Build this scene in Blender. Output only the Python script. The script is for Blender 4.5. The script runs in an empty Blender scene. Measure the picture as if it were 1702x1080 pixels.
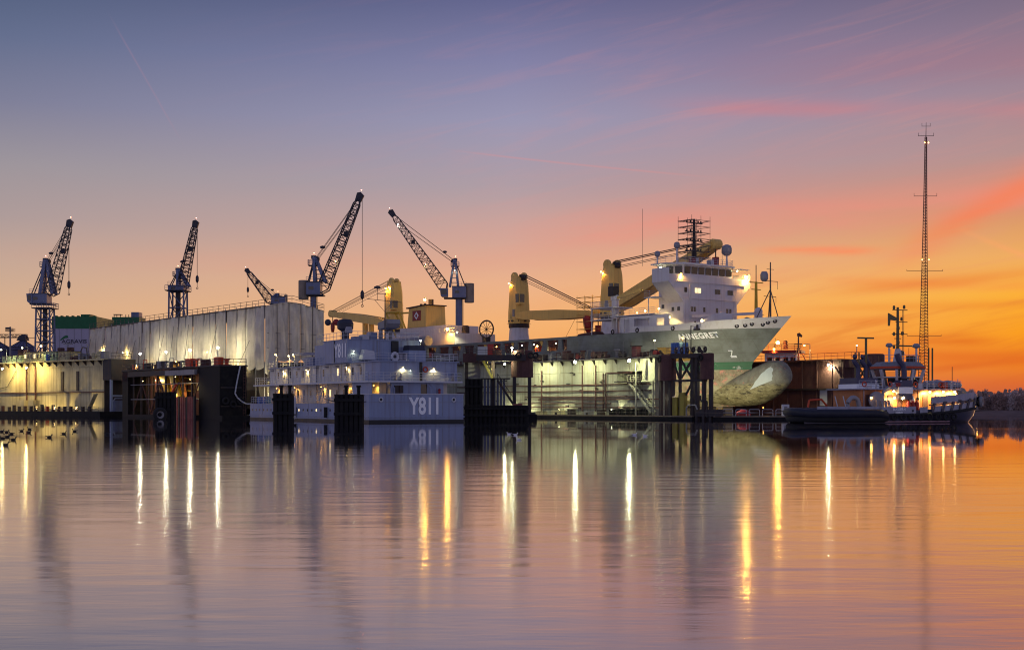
import bpy, math, random
from mathutils import Vector, Matrix
random.seed(7)
scene = bpy.context.scene
COL = scene.collection
PI = math.pi
R = math.radians
FPX, HOR, CAMZ = 2200.0, 674.0, 2.2

def lin(c):
    c = c / 255.0
    return c / 12.92 if c <= .04045 else ((c + .055) / 1.055) ** 2.4
def C(r, g, b):
    return (lin(r), lin(g), lin(b), 1.0)
def W(px, py, d):
    return Vector(((px - 851) / FPX * d, d, CAMZ - (py - HOR) / FPX * d))

# ---------------------------------------------------------------- camera
cd = bpy.data.cameras.new('camera')
cam = bpy.data.objects.new('camera', cd); COL.objects.link(cam)
cam.location = (0, 0, CAMZ); cam.rotation_euler = (R(90), 0, 0)
cd.sensor_width = 36.0; cd.lens = FPX / 1702 * 36.0
cd.shift_y = (HOR - 540) / 1702
cd.clip_start = .5; cd.clip_end = 20000
scene.camera = cam
scene.view_settings.view_transform = 'Standard'
scene.view_settings.look = 'None'
scene.view_settings.gamma = 1
scene.view_settings.exposure = 0.12
scene.cycles.use_denoising = True
scene.cycles.max_bounces = 6
scene.cycles.sample_clamp_indirect = 6.0
scene.cycles.use_light_tree = True
scene.cycles.filter_width = 1.1
scene.render.film_transparent = False

# ---------------------------------------------------------------- sky
SUN_AZ = R(27.0); SUN_EL = R(2.0)
world = bpy.data.worlds.new('World'); scene.world = world
world.use_nodes = True
wt = world.node_tree; wn = wt.nodes; wl = wt.links
for n in list(wn): wn.remove(n)
def nd(t, **k):
    n = wn.new(t)
    for a, b in k.items(): setattr(n, a, b)
    return n
def mth(op, a, b=None, c=None, clamp=False):
    n = nd('ShaderNodeMath', operation=op, use_clamp=clamp)
    for i, v in enumerate((a, b, c)):
        if v is None: continue
        if isinstance(v, (int, float)): n.inputs[i].default_value = v
        else: wl.new(v, n.inputs[i])
    return n.outputs[0]
def mrange(v, a, b, c=0, d=1, smooth=True):
    n = nd('ShaderNodeMapRange', interpolation_type='SMOOTHSTEP' if smooth else 'LINEAR')
    wl.new(v, n.inputs[0])
    for i, x in enumerate((a, b, c, d)): n.inputs[i + 1].default_value = x
    return n.outputs[0]
def cmix(f, a, b, mode='MIX'):
    n = nd('ShaderNodeMix', data_type='RGBA', blend_type=mode)
    if isinstance(f, (int, float)): n.inputs[0].default_value = f
    else: wl.new(f, n.inputs[0])
    for i, v in ((6, a), (7, b)):
        if isinstance(v, tuple): n.inputs[i].default_value = v
        else: wl.new(v, n.inputs[i])
    return n.outputs[2]
def ramp(v, stops):
    n = nd('ShaderNodeValToRGB')
    e = n.color_ramp.elements
    while len(e) < len(stops): e.new(.5)
    for i, (p, c) in enumerate(stops):
        e[i].position = p; e[i].color = c
    wl.new(v, n.inputs[0])
    return n.outputs[0]
tc = nd('ShaderNodeTexCoord')
sx = nd('ShaderNodeSeparateXYZ'); wl.new(tc.outputs['Generated'], sx.inputs[0])
X, Y, Z = sx.outputs
hyp = mth('SQRT', mth('ADD', mth('MULTIPLY', X, X), mth('MULTIPLY', Y, Y)))
hyp = mth('MAXIMUM', hyp, .0001)
EL = mth('DIVIDE', Z, hyp)                                   # tan(elevation)
AZ = mth('ARCTAN2', X, Y)                                    # azimuth, 0 = +Y
cosd = mth('DIVIDE', mth('ADD', mth('MULTIPLY', X, math.sin(SUN_AZ)), mth('MULTIPLY', Y, math.cos(SUN_AZ))), hyp)
ANG = mth('ARCCOSINE', mth('MINIMUM', mth('MAXIMUM', cosd, -1.0), 1.0))   # angle from the sunset
EU = mth('DIVIDE', mth('MAXIMUM', EL, 0.0), .7, clamp=True)
def st(lst):       # (photo row -> tan elevation) stops
    return [(max(0.0, (HOR - y) / FPX / .7), C(*c)) for y, c in lst]
rR = ramp(EU, st([(674, (178, 84, 60)), (640, (210, 98, 46)), (605, (232, 128, 28)), (560, (240, 150, 24)), (500, (242, 170, 48)), (440, (230, 166, 90)),
                  (370, (206, 142, 100)), (280, (170, 140, 138)), (180, (152, 129, 142)), (80, (130, 113, 132)), (0, (110, 98, 121)), (-500, (104, 96, 128)), (-866, (92, 94, 132))]))
rC = ramp(EU, st([(674, (220, 140, 80)), (600, (236, 162, 92)), (540, (235, 172, 112)), (470, (226, 171, 134)), (400, (202, 160, 146)),
                  (310, (168, 152, 160)), (200, (148, 145, 172)), (100, (125, 124, 160)), (0, (97, 99, 138)), (-500, (92, 94, 136)), (-866, (88, 94, 138))]))
rL = ramp(EU, st([(674, (202, 150, 112)), (600, (210, 164, 124)), (520, (208, 169, 136)), (450, (190, 161, 144)), (380, (168, 150, 148)),
                  (300, (152, 144, 150)), (200, (122, 123, 147)), (100, (97, 107, 137)), (0, (76, 89, 119)), (-500, (80, 90, 132)), (-866, (84, 92, 138))]))
rB = ramp(EU, st([(674, (180, 162, 166)), (520, (192, 174, 178)), (380, (182, 174, 192)), (200, (158, 162, 190)), (0, (132, 140, 174)), (-500, (106, 114, 152)), (-866, (94, 103, 144))]))
f1 = mrange(ANG, R(27), R(5), smooth=False)
f2 = mrange(ANG, R(48), R(27), smooth=False)
f3 = mrange(ANG, R(120), R(48))
sky = cmix(f3, rB, rL); sky = cmix(f2, sky, rC); sky = cmix(f1, sky, rR)
# soft streaky variation and thin lit cloud bands
vc = nd('ShaderNodeCombineXYZ')
wl.new(mth('MULTIPLY', AZ, 3.2), vc.inputs[0]); wl.new(mth('MULTIPLY', mth('SUBTRACT', EL, mth('MULTIPLY', AZ, .10)), 26.0), vc.inputs[1])
nz = nd('ShaderNodeTexNoise'); nz.inputs['Scale'].default_value = 1.6; nz.inputs['Detail'].default_value = 5; nz.inputs['Roughness'].default_value = .55; nz.inputs['Distortion'].default_value = .6
wl.new(vc.outputs[0], nz.inputs['Vector'])
NZ = nz.outputs[0]
def ae(px, py):
    xx = (px - 851) / FPX; ee = (HOR - py) / FPX
    return math.atan(xx), ee / math.sqrt(1 + xx * xx)
def band(p, q, thick, amp, col, a_in, a_out, nlo=.3, nhi=.65):
    """thin cloud streak along the line p-q (photo rows/columns give its direction in the sky)"""
    global sky
    (a1, e1), (a2, e2) = ae(*p), ae(*q)
    k = (e2 - e1) / (a2 - a1)
    dev = mth('SUBTRACT', EL, mth('ADD', mth('MULTIPLY', AZ, k), e1 - k * a1))
    dev = mth('ADD', dev, mth('MULTIPLY', mth('SUBTRACT', NZ, .5), thick / FPX * 1.2))
    d = mth('DIVIDE', dev, thick / FPX)
    g = mth('EXPONENT', mth('MULTIPLY', mth('MULTIPLY', d, d), -1.0))
    s0 = mrange(AZ, ae(a_in[0], 300)[0], ae(a_in[1], 300)[0])
    s1 = mrange(AZ, ae(a_out[1], 300)[0], ae(a_out[0], 300)[0])
    f = mth('MULTIPLY', mth('MULTIPLY', g, mth('MULTIPLY', s0, s1)), mth('MULTIPLY', mrange(NZ, nlo, nhi, .35, 1), amp), clamp=True)
    sky = cmix(f, sky, C(*col))
FAR = (2600, 3400)
band((1080, 172), (1702, 184), 15, .55, (200, 124, 130), (1000, 1280), FAR)
band((1080, 120), (1702, 95), 45, .28, (168, 106, 122), (900, 1500), FAR)
band((851, 388), (1702, 322), 30, .7, (232, 140, 122), (620, 1150), FAR)
band((851, 330), (1702, 262), 60, .26, (206, 132, 128), (700, 1400), FAR)
band((1500, 420), (1702, 308), 26, .7, (240, 122, 78), (1420, 1620), FAR)
band((1180, 418), (1500, 414), 7, .85, (246, 128, 86), (1220, 1330), (1380, 1500))
band((200, 430), (851, 440), 22, .14, (226, 142, 120), (-200, 400), (900, 1300))
band((1400, 562), (1702, 566), 9, .75, (212, 92, 30), (1380, 1560), (1600, 1700))
band((1540, 612), (1702, 600), 7, .5, (206, 84, 34), (1480, 1600), FAR)
band((1280, 462), (1702, 476), 9, .45, (236, 134, 66), (1320, 1460), FAR)
band((1300, 538), (1702, 530), 9, .55, (222, 106, 34), (1260, 1340), (1440, 1560))
band((1300, 490), (1702, 455), 10, .55, (226, 122, 52), (1300, 1500), FAR)
band((1300, 585), (1702, 592), 12, .55, (214, 92, 34), (1250, 1400), FAR)
band((1200, 516), (1702, 505), 8, .45, (226, 124, 44), (1260, 1500), FAR)
band((1610, 388), (1702, 424), 5, .55, (240, 160, 100), (1580, 1640), FAR)
# fine wisps drifting across the sunset side
vc2 = nd('ShaderNodeCombineXYZ')
wl.new(mth('MULTIPLY', AZ, 5.0), vc2.inputs[0]); wl.new(mth('MULTIPLY', mth('SUBTRACT', EL, mth('MULTIPLY', AZ, .22)), 48.0), vc2.inputs[1])
nz2 = nd('ShaderNodeTexNoise'); nz2.inputs['Scale'].default_value = 1.3; nz2.inputs['Detail'].default_value = 7; nz2.inputs['Roughness'].default_value = .6; nz2.inputs['Distortion'].default_value = .9
wl.new(vc2.outputs[0], nz2.inputs['Vector'])
wf = mth('MULTIPLY', mth('MULTIPLY', mrange(nz2.outputs[0], .46, .74), mrange(ANG, R(44), R(16))), mth('MULTIPLY', mrange(EL, .05, .12), mrange(EL, .42, .2)))
sky = cmix(mth('MULTIPLY', wf, .17), sky, C(224, 142, 128))
wd = mth('MULTIPLY', mth('MULTIPLY', mrange(nz2.outputs[0], .50, .72), mrange(ANG, R(34), R(12))), mrange(EL, .115, .06))
sky = cmix(mth('MULTIPLY', wd, .34), sky, C(208, 98, 40))
# contrails
band((800, 256), (1200, 296), 1.6, .26, (222, 136, 130), (700, 860), (1060, 1220), .2, .5)
band((190, 40), (290, 215), 3.0, .17, (176, 130, 146), (175, 215), (270, 310), .2, .5)
# gentle overall mottling
sky = cmix(mth('MULTIPLY', mrange(NZ, .25, .75), .06), sky, (1.0, .88, .86, 1), 'MULTIPLY')
# a little physical dusk sky on top
nish = nd('ShaderNodeTexSky', sky_type='NISHITA'); nish.sun_disc = False
nish.sun_elevation = SUN_EL; nish.sun_rotation = SUN_AZ
nish.air_density = 1.2; nish.dust_density = 2.0
skyf = cmix(.0006, sky, nish.outputs[0], 'ADD')
bg = nd('ShaderNodeBackground'); wl.new(skyf, bg.inputs[0]); bg.inputs[1].default_value = 1.0
wo = nd('ShaderNodeOutputWorld'); wl.new(bg.outputs[0], wo.inputs[0])

world.cycles.sampling_method = 'MANUAL'; world.cycles.sample_map_resolution = 512

# ---------------------------------------------------------------- sun (just at the horizon)
sd = bpy.data.lights.new('sun', 'SUN'); sd.energy = .35; sd.angle = R(8); sd.color = (1, .52, .22)
sun = bpy.data.objects.new('sun', sd); COL.objects.link(sun)
to_sun = Vector((math.sin(SUN_AZ) * math.cos(SUN_EL), math.cos(SUN_AZ) * math.cos(SUN_EL), math.sin(SUN_EL)))
sun.rotation_euler = to_sun.to_track_quat('Z', 'Y').to_euler()

# ---------------------------------------------------------------- helpers
class G:
    def __init__(s): s.v = []; s.f = []
    def add(s, vs, fs):
        o = len(s.v); s.v += [tuple(p) for p in vs]; s.f += [tuple(i + o for i in q) for q in fs]; return s
    def box(s, x0, x1, y0, y1, z0, z1):
        return s.add([(x0,y0,z0),(x1,y0,z0),(x1,y1,z0),(x0,y1,z0),(x0,y0,z1),(x1,y0,z1),(x1,y1,z1),(x0,y1,z1)],
                     [(3,2,1,0),(4,5,6,7),(0,1,5,4),(1,2,6,5),(2,3,7,6),(3,0,4,7)])
    def cbox(s, c, sz):
        return s.box(c[0]-sz[0]/2, c[0]+sz[0]/2, c[1]-sz[1]/2, c[1]+sz[1]/2, c[2]-sz[2]/2, c[2]+sz[2]/2)
    def beam(s, p, q, w, h=None, up=(0,0,1)):
        p = Vector(p); q = Vector(q); h = h or w
        d = (q - p).normalized(); up = Vector(up)
        if abs(d.dot(up)) > .98: up = Vector((0,1,0)) if abs(d.y) < .9 else Vector((1,0,0))
        a = d.cross(up).normalized() * w/2; b = a.cross(d).normalized() * h/2
        vs = [p-a-b, p+a-b, p+a+b, p-a+b, q-a-b, q+a-b, q+a+b, q-a+b]
        return s.add(vs, [(0,1,2,3),(7,6,5,4),(1,0,4,5),(2,1,5,6),(3,2,6,7),(0,3,7,4)])
    def tube(s, p, q, r, n=6, r2=None, cap=True):
        p = Vector(p); q = Vector(q); d = (q - p)
        if d.length < 1e-6: return s
        d.normalize(); r2 = r if r2 is None else r2
        up = Vector((0,0,1)) if abs(d.z) < .95 else Vector((1,0,0))
        a = d.cross(up).normalized(); b = a.cross(d)
        vs = []
        for c, rr in ((p, r), (q, r2)):
            for i in range(n):
                t = 2*PI*i/n; vs.append(c + a*math.cos(t)*rr + b*math.sin(t)*rr)
        fs = [(i, n+i, n+(i+1) % n, (i+1) % n) for i in range(n)]
        if cap: fs += [tuple(range(n)), tuple(range(2*n-1, n-1, -1))]
        return s.add(vs, fs)
    def path(s, pts, r, n=6):
        for a, b in zip(pts[:-1], pts[1:]): s.tube(a, b, r, n)
        return s
    def prism(s, pts, vec):
        n = len(pts); vec = Vector(vec); pts = [Vector(p) for p in pts]
        return s.add(pts + [p + vec for p in pts], [tuple(range(n-1, -1, -1)), tuple(range(n, 2*n))] + [(i, (i+1) % n, n+(i+1) % n, n+i) for i in range(n)])
    def lathe(s, prof, c=(0,0,0), n=16, axis='z'):
        vs = []; m = len(prof)
        for r, z in prof:
            for i in range(n):
                t = 2*PI*i/n; x, y = r*math.cos(t), r*math.sin(t)
                if axis == 'z': v = (x, y, z)
                elif axis == 'y': v = (x, z, y)
                else: v = (z, x, y)
                vs.append((v[0]+c[0], v[1]+c[1], v[2]+c[2]))
        fs = [(j*n+i, j*n+(i+1) % n, (j+1)*n+(i+1) % n, (j+1)*n+i) for j in range(m-1) for i in range(n)]
        fs += [tuple(range(n-1, -1, -1)), tuple(range((m-1)*n, m*n))]
        return s.add(vs, fs)
    def ball(s, c, r, n=12, sc=(1,1,1), mat=None):
        vs = []; fs = []; m = max(4, n//2)
        for j in range(m+1):
            ph = PI*j/m
            for i in range(n):
                t = 2*PI*i/n
                v = Vector((math.sin(ph)*math.cos(t)*r*sc[0], math.sin(ph)*math.sin(t)*r*sc[1], math.cos(ph)*r*sc[2]))
                if mat: v = mat @ v
                vs.append(v + Vector(c))
        for j in range(m):
            for i in range(n): fs.append((j*n+i, (j+1)*n+i, (j+1)*n+(i+1) % n, j*n+(i+1) % n))
        return s.add(vs, fs)
    def torus(s, c, ax, RR, r, n=16, m=6):
        ax = Vector(ax).normalized(); up = Vector((0,0,1)) if abs(ax.z) < .9 else Vector((1,0,0))
        a = ax.cross(up).normalized(); b = ax.cross(a); vs = []; fs = []
        for i in range(n):
            t = 2*PI*i/n; e = a*math.cos(t) + b*math.sin(t)
            for j in range(m):
                p = 2*PI*j/m; vs.append(Vector(c) + e*(RR + r*math.cos(p)) + ax*r*math.sin(p))
        for i in range(n):
            for j in range(m): fs.append((i*m+j, ((i+1) % n)*m+j, ((i+1) % n)*m+(j+1) % m, i*m+(j+1) % m))
        return s.add(vs, fs)
    def grid(s, rows, close=False):
        nr, nc = len(rows), len(rows[0]); vs = [p for r in rows for p in r]
        fs = [(i*nc+j, i*nc+(j+1) % nc, (i+1)*nc+(j+1) % nc, (i+1)*nc+j) for i in range(nr-1) for j in range(nc if close else nc-1)]
        return s.add(vs, fs)
    def sweep(s, pts, r, n=10, steps=4):
        # smooth continuous tube through pts (Catmull-Rom)
        P = [Vector(p) for p in pts]; Q = []
        for i in range(len(P)-1):
            a, b, c, d = P[max(0, i-1)], P[i], P[i+1], P[min(len(P)-1, i+2)]
            for k in range(steps):
                t = k/steps; Q.append(.5*((2*b) + (c-a)*t + (2*a-5*b+4*c-d)*t*t + (3*b-a-3*c+d)*t**3))
        Q.append(P[-1]); rows = []
        for i, q in enumerate(Q):
            d = (Q[min(len(Q)-1, i+1)] - Q[max(0, i-1)]).normalized(); up = Vector((0,0,1)) if abs(d.z) < .97 else Vector((1,0,0))
            a = d.cross(up).normalized(); b = a.cross(d)
            rows.append([q + a*math.cos(2*PI*j/n)*r + b*math.sin(2*PI*j/n)*r for j in range(n)])
        s.grid(rows, True); s.add(rows[0], [tuple(range(n))]); s.add(rows[-1], [tuple(range(n-1,-1,-1))]); return s
    def rail(s, pts, h=1.05, step=1.8, r=.03, rails=3):
        for a, b in zip(pts[:-1], pts[1:]):
            a = Vector(a); b = Vector(b); L = (b-a).length; k = max(1, round(L/step))
            for i in range(k+1):
                p = a.lerp(b, i/k); s.tube(p, p + Vector((0,0,h)), r, 4)
            for j in range(rails):
                z = Vector((0,0,h*(j+1)/rails)); s.tube(a+z, b+z, r, 4)
        return s
    def lattice(s, p, q, w0, w1, n, rc=.09, rl=.05, h0=None, h1=None, up=(0,1,0)):
        """four-chord lattice girder from p to q"""
        p = Vector(p); q = Vector(q); d = (q-p).normalized()
        a = d.cross(Vector(up)).normalized(); b = a.cross(d).normalized()
        h0 = h0 or w0; h1 = h1 or w1
        def cs(t):
            w = w0+(w1-w0)*t; h = h0+(h1-h0)*t; c = p.lerp(q, t)
            return [c+a*w/2+b*h/2, c-a*w/2+b*h/2, c-a*w/2-b*h/2, c+a*w/2-b*h/2]
        prev = cs(0)
        for i in range(1, n+1):
            cur = cs(i/n)
            for k in range(4):
                s.tube(prev[k], cur[k], rc, 4)
                k2 = (k+1) % 4
                s.tube(cur[k], cur[k2], rl, 4)
                if (i+k) % 2: s.tube(prev[k], cur[k2], rl, 4)
                else: s.tube(prev[k2], cur[k], rl, 4)
            prev = cur
        return s

def obj(name, g, mat, parent=None, smooth=False, **props):
    if isinstance(g, G):
        me = bpy.data.meshes.new(name); me.from_pydata(g.v, [], g.f); me.update()
        if smooth:
            for p in me.polygons: p.use_smooth = True
    else: me = g
    if mat is not None and not me.materials: me.materials.append(mat)
    o = bpy.data.objects.new(name, me); COL.objects.link(o)
    if parent: o.parent = parent
    for k, v in props.items(): o[k] = v
    return o
def thing(name, label, cat, loc=(0,0,0), rz=0, group=None):
    o = bpy.data.objects.new(name, None); COL.objects.link(o); o.location = loc; o.rotation_euler = (0,0,rz)
    o['label'] = label; o['category'] = cat
    if group: o['group'] = group
    return o
def tag(o, label, cat, group=None, kind=None):
    o['label'] = label; o['category'] = cat
    if group: o['group'] = group
    if kind: o['kind'] = kind
    return o
def dup(root, loc, rz=None, label=None):
    r = root.copy(); COL.objects.link(r); r.location = loc
    if rz is not None: r.rotation_euler = (0,0,rz)
    if label: r['label'] = label
    for ch in list(root.children):
        c = ch.copy(); COL.objects.link(c); c.parent = r
        for gch in list(ch.children):
            e = gch.copy(); COL.objects.link(e); e.parent = c
    return r
def textmesh(body, size, align='CENTER', extrude=.015, bold=0.0, spacing=1.0):
    cu = bpy.data.curves.new('lettering', 'FONT'); cu.body = body; cu.size = size; cu.align_x = align; cu.align_y = 'CENTER'
    cu.extrude = extrude; cu.offset = bold; cu.space_character = spacing; cu.resolution_u = 3
    t = bpy.data.objects.new('lettering', cu); COL.objects.link(t)
    bpy.context.view_layer.update()
    dg = bpy.context.evaluated_depsgraph_get()
    me = bpy.data.meshes.new_from_object(t.evaluated_get(dg))
    bpy.data.objects.remove(t)
    return me
def text(body, size, o, ex, parent, mat, name='lettering', bold=0.0, sx=1.0, spacing=1.0):
    me = textmesh(body, size, bold=bold, spacing=spacing); o = Vector(o); ex = Vector(ex); ez = Vector((0,0,1)); en = ex.cross(ez)
    for v in me.vertices:
        c = v.co.copy(); v.co = o + ex*c.x*sx + ez*c.y + en*c.z
    me.materials.clear()
    return obj(name, me, mat, parent)

# ---------------------------------------------------------------- materials
def M(name, col, rough=.6, metal=0.0, dirt=.35, dcol=None, scale=.5, streak=0.0, scol=None, bump=.0, spec=.4, bscale=6.0):
    m = bpy.data.materials.new(name); m.use_nodes = True
    nt = m.node_tree; n = nt.nodes; l = nt.links; b = n['Principled BSDF']
    b.inputs['Roughness'].default_value = rough; b.inputs['Metallic'].default_value = metal
    b.inputs['Specular IOR Level'].default_value = spec
    col = tuple(col[:3]) + (1,)
    dcol = tuple(c*.45 for c in col[:3]) + (1,) if dcol is None else tuple(dcol[:3]) + (1,)
    t = n.new('ShaderNodeTexCoord')
    nz = n.new('ShaderNodeTexNoise'); nz.inputs['Scale'].default_value = scale; nz.inputs['Detail'].default_value = 6; nz.inputs['Roughness'].default_value = .65
    l.new(t.outputs['Object'], nz.inputs['Vector'])
    mr = n.new('ShaderNodeMapRange'); mr.inputs[1].default_value = .42; mr.inputs[2].default_value = .72; mr.inputs[4].default_value = dirt
    l.new(nz.outputs[0], mr.inputs[0])
    mx = n.new('ShaderNodeMix'); mx.data_type = 'RGBA'; mx.inputs[6].default_value = col; mx.inputs[7].default_value = dcol
    l.new(mr.outputs[0], mx.inputs[0]); out = mx.outputs[2]
    if streak:
        mp = n.new('ShaderNodeMapping'); mp.inputs['Scale'].default_value = (1.6, 1.6, .07)
        l.new(t.outputs['Object'], mp.inputs[0])
        n2 = n.new('ShaderNodeTexNoise'); n2.inputs['Scale'].default_value = 1.3; n2.inputs['Detail'].default_value = 5
        l.new(mp.outputs[0], n2.inputs['Vector'])
        r2 = n.new('ShaderNodeMapRange'); r2.inputs[1].default_value = .5; r2.inputs[2].default_value = .74; r2.inputs[4].default_value = streak
        l.new(n2.outputs[0], r2.inputs[0])
        m2 = n.new('ShaderNodeMix'); m2.data_type = 'RGBA'; m2.inputs[7].default_value = scol or C(92, 58, 34)
        l.new(r2.outputs[0], m2.inputs[0]); l.new(out, m2.inputs[6]); out = m2.outputs[2]
    l.new(out, b.inputs['Base Color'])
    rr = n.new('ShaderNodeMapRange'); rr.inputs[3].default_value = max(.05, rough-.12); rr.inputs[4].default_value = min(1, rough+.15)
    l.new(nz.outputs[0], rr.inputs[0]); l.new(rr.outputs[0], b.inputs['Roughness'])
    if bump:
        n3 = n.new('ShaderNodeTexNoise'); n3.inputs['Scale'].default_value = bscale; n3.inputs['Detail'].default_value = 4
        l.new(t.outputs['Object'], n3.inputs['Vector'])
        bp = n.new('ShaderNodeBump'); bp.inputs['Strength'].default_value = bump; bp.inputs['Distance'].default_value = .08
        l.new(n3.outputs[0], bp.inputs['Height']); l.new(bp.outputs[0], b.inputs['Normal'])
    return m
def EM(name, col, s):
    m = bpy.data.materials.new(name); m.use_nodes = True; nt = m.node_tree; b = nt.nodes['Principled BSDF']
    b.inputs['Base Color'].default_value = (.8, .8, .8, 1); b.inputs['Emission Color'].default_value = tuple(col[:3]) + (1,); b.inputs['Emission Strength'].default_value = s
    m.cycles.emission_sampling = 'FRONT' if s > 10 else 'NONE'
    return m
RUST = C(110, 62, 36)
m_black = M('black_tarred_steel', (.009, .009, .011), .6, dirt=.7, dcol=(.03, .026, .024), scale=.8, bump=.3, spec=.15)
m_dark = M('dark_weathered_steel', (.03, .025, .03), .6, dirt=.7, dcol=(.075, .05, .042), scale=.7, streak=.4)
m_rusty = M('rusty_brown_plate', C(100, 66, 62), .75, dirt=.7, dcol=C(52, 36, 40), scale=.35, streak=.6, scol=C(60, 36, 30), bump=.3)
m_beige = M('weathered_cream_dock_paint', C(208, 196, 152), .7, dirt=.5, dcol=C(134, 118, 84), scale=.22, streak=.55, scol=C(104, 80, 52), bump=.15)
m_green_wall = M('pale_grey_green_dock_paint', C(176, 176, 156), .7, dirt=.6, dcol=C(122, 116, 92), scale=.3, streak=.65, scol=C(98, 78, 52), bump=.15)
m_navy_grey = M('navy_grey_paint', C(142, 153, 182), .45, dirt=.25, dcol=C(118, 126, 152), scale=.3, streak=.5, scol=C(108, 92, 92), bump=.3, bscale=.7)
m_navy_cream = M('pale_house_paint', C(222, 214, 202), .5, dirt=.25, dcol=C(170, 160, 150), scale=.4, streak=.25, scol=C(130, 110, 96))
m_navy_dark = M('dark_boot_paint', (.02, .02, .024), .5)
m_white = M('white_ship_paint', C(212, 206, 210), .4, dirt=.2, dcol=C(180, 172, 168), scale=.3, streak=.25, scol=C(150, 120, 96))
m_white_rail = M('pale_rail_paint', C(200, 200, 206), .5, dirt=.2)
m_rail_dark = M('dull_rail_steel', C(96, 88, 82), .6, dirt=.5)
m_yellow_crane = M('cream_yellow_crane_paint', C(236, 194, 104), .45, dirt=.3, dcol=C(206, 160, 80), scale=.35, streak=.3, scol=C(150, 108, 62))
m_yellow = M('yellow_steel_paint', C(214, 176, 50), .5, dirt=.4, streak=.35)
m_crane_blue = M('crane_blue_grey_paint', C(112, 120, 152), .5, dirt=.35, dcol=C(70, 74, 96), streak=.25)
m_crane_dark = M('crane_dark_steel', C(58, 58, 70), .55, dirt=.4)
m_concrete = M('counterweight_concrete', C(150, 136, 124), .85, dirt=.5, bump=.3)
m_glass = M('dark_window_glass', (.012, .014, .02), .08, dirt=.1, spec=.8)
m_rope = M('steel_rope', C(80, 68, 62), .6, dirt=.2)
m_tyre = M('rubber_tyre', (.016, .015, .016), .8, dirt=.4)
m_red = M('red_paint', C(150, 46, 46), .5, dirt=.3)
m_orange = M('orange_red_paint', C(206, 78, 46), .5, dirt=.3)
m_blue = M('blue_paint', C(50, 92, 172), .5, dirt=.25)
m_green = M('green_roof_paint', C(28, 104, 66), .55, dirt=.3, streak=.2, scol=C(20, 60, 44))
m_text_white = M('white_lettering_paint', C(252, 251, 252), .45, dirt=.05)
m_text_grey = M('dark_lettering_paint', C(62, 58, 74), .5, dirt=.1)
m_wood = M('timber_deck', C(128, 112, 96), .8, dirt=.5, scale=2)
m_pink = M('faded_red_sheet_pile', C(150, 84, 84), .7, dirt=.6, dcol=C(80, 50, 54), scale=.5, streak=.5, scol=C(50, 34, 36))
m_grey = M('mid_grey_paint', C(140, 138, 142), .5, dirt=.35, streak=.25)
m_radome = M('radome_grey', C(150, 146, 152), .4, dirt=.15)
def H(c): return c
LC = {'g': (.98, 1.0, .56), 'w': (1.0, .93, .62), 'y': (1.0, .74, .26), 'o': (1.0, .50, .08), 'r': (1.0, .22, .10)}
m_lit = EM('lit_window', (1.0, .72, .30), 1.3)
em = {k: EM('lit_bulb_' + n, c, 26.0) for (k, c), n in zip(LC.items(), ('greenish', 'white', 'yellow', 'sodium', 'red'))}
em_s = {k: EM('bright_bulb_' + n, c, 260.0) for (k, c), n in zip(LC.items(), ('greenish', 'white', 'yellow', 'sodium', 'red'))}
KL = 1.0
def light(p, key, P, parent=None, r=.28, aim=(0,0,-1), cone=152):
    """the lamp's own light: a wide flood in the direction its fitting faces"""
    if P <= 0: return
    ld = bpy.data.lights.new('lamp_light', 'SPOT'); ld.energy = P*KL; ld.color = LC[key]; ld.shadow_soft_size = r
    ld.spot_size = R(cone); ld.spot_blend = .5
    o = bpy.data.objects.new('lamp_light', ld); COL.objects.link(o); o.location = p
    o.rotation_euler = (-Vector(aim)).to_track_quat('Z', 'Y').to_euler()
    if parent: o.parent = parent
_lamp_me = {}
def lamp(parent, p, key, P, r=.2, name='lamp', off=(0,0,-.1), aim=(0,0,-1), cone=152):
    """lamp fitting on a thing: housing part with a glowing bulb sub-part and its light"""
    p = Vector(p); strong = P >= 850; rb = r*.62
    k = (key, r, strong)
    if k not in _lamp_me:
        a = obj('_tmp', G().lathe([(rb*.5, rb*1.6), (rb*1.15, rb*1.15), (rb*1.3, rb*.8)], n=8), m_crane_dark); b = obj('_tmp', G().ball((0,0,0), rb, 8), (em_s if strong else em)[key], smooth=True)
        _lamp_me[k] = (a.data, b.data); bpy.data.objects.remove(a); bpy.data.objects.remove(b)
    h = obj(name, _lamp_me[k][0], None, parent); h.location = p
    obj('bulb', _lamp_me[k][1], None, h)
    light(Vector(aim).normalized()*rb*1.5, key, P, h, rb*.6, aim, cone)
    return h
def lamp_post(label, foot, top, key, P, r=.2, group=None, aim=(0,0,-1)):
    """free-standing lamp post: post, arm, lamp"""
    foot = Vector(foot); top = Vector(top)
    t = thing('lamp_post', label, 'lamp post', foot, 0, group)
    loc = top - foot
    g = G().tube((0,0,0), (0,0,loc.z+.2), .09, 6, .06)
    obj('post', g, m_grey, t)
    if abs(loc.x) + abs(loc.y) > .1: obj('arm', G().tube((0,0,loc.z+.2), loc + Vector((0,0,.3)), .05, 5), m_grey, t)
    lamp(t, loc, key, P, r, aim=aim, cone=165)
    return t
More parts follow.
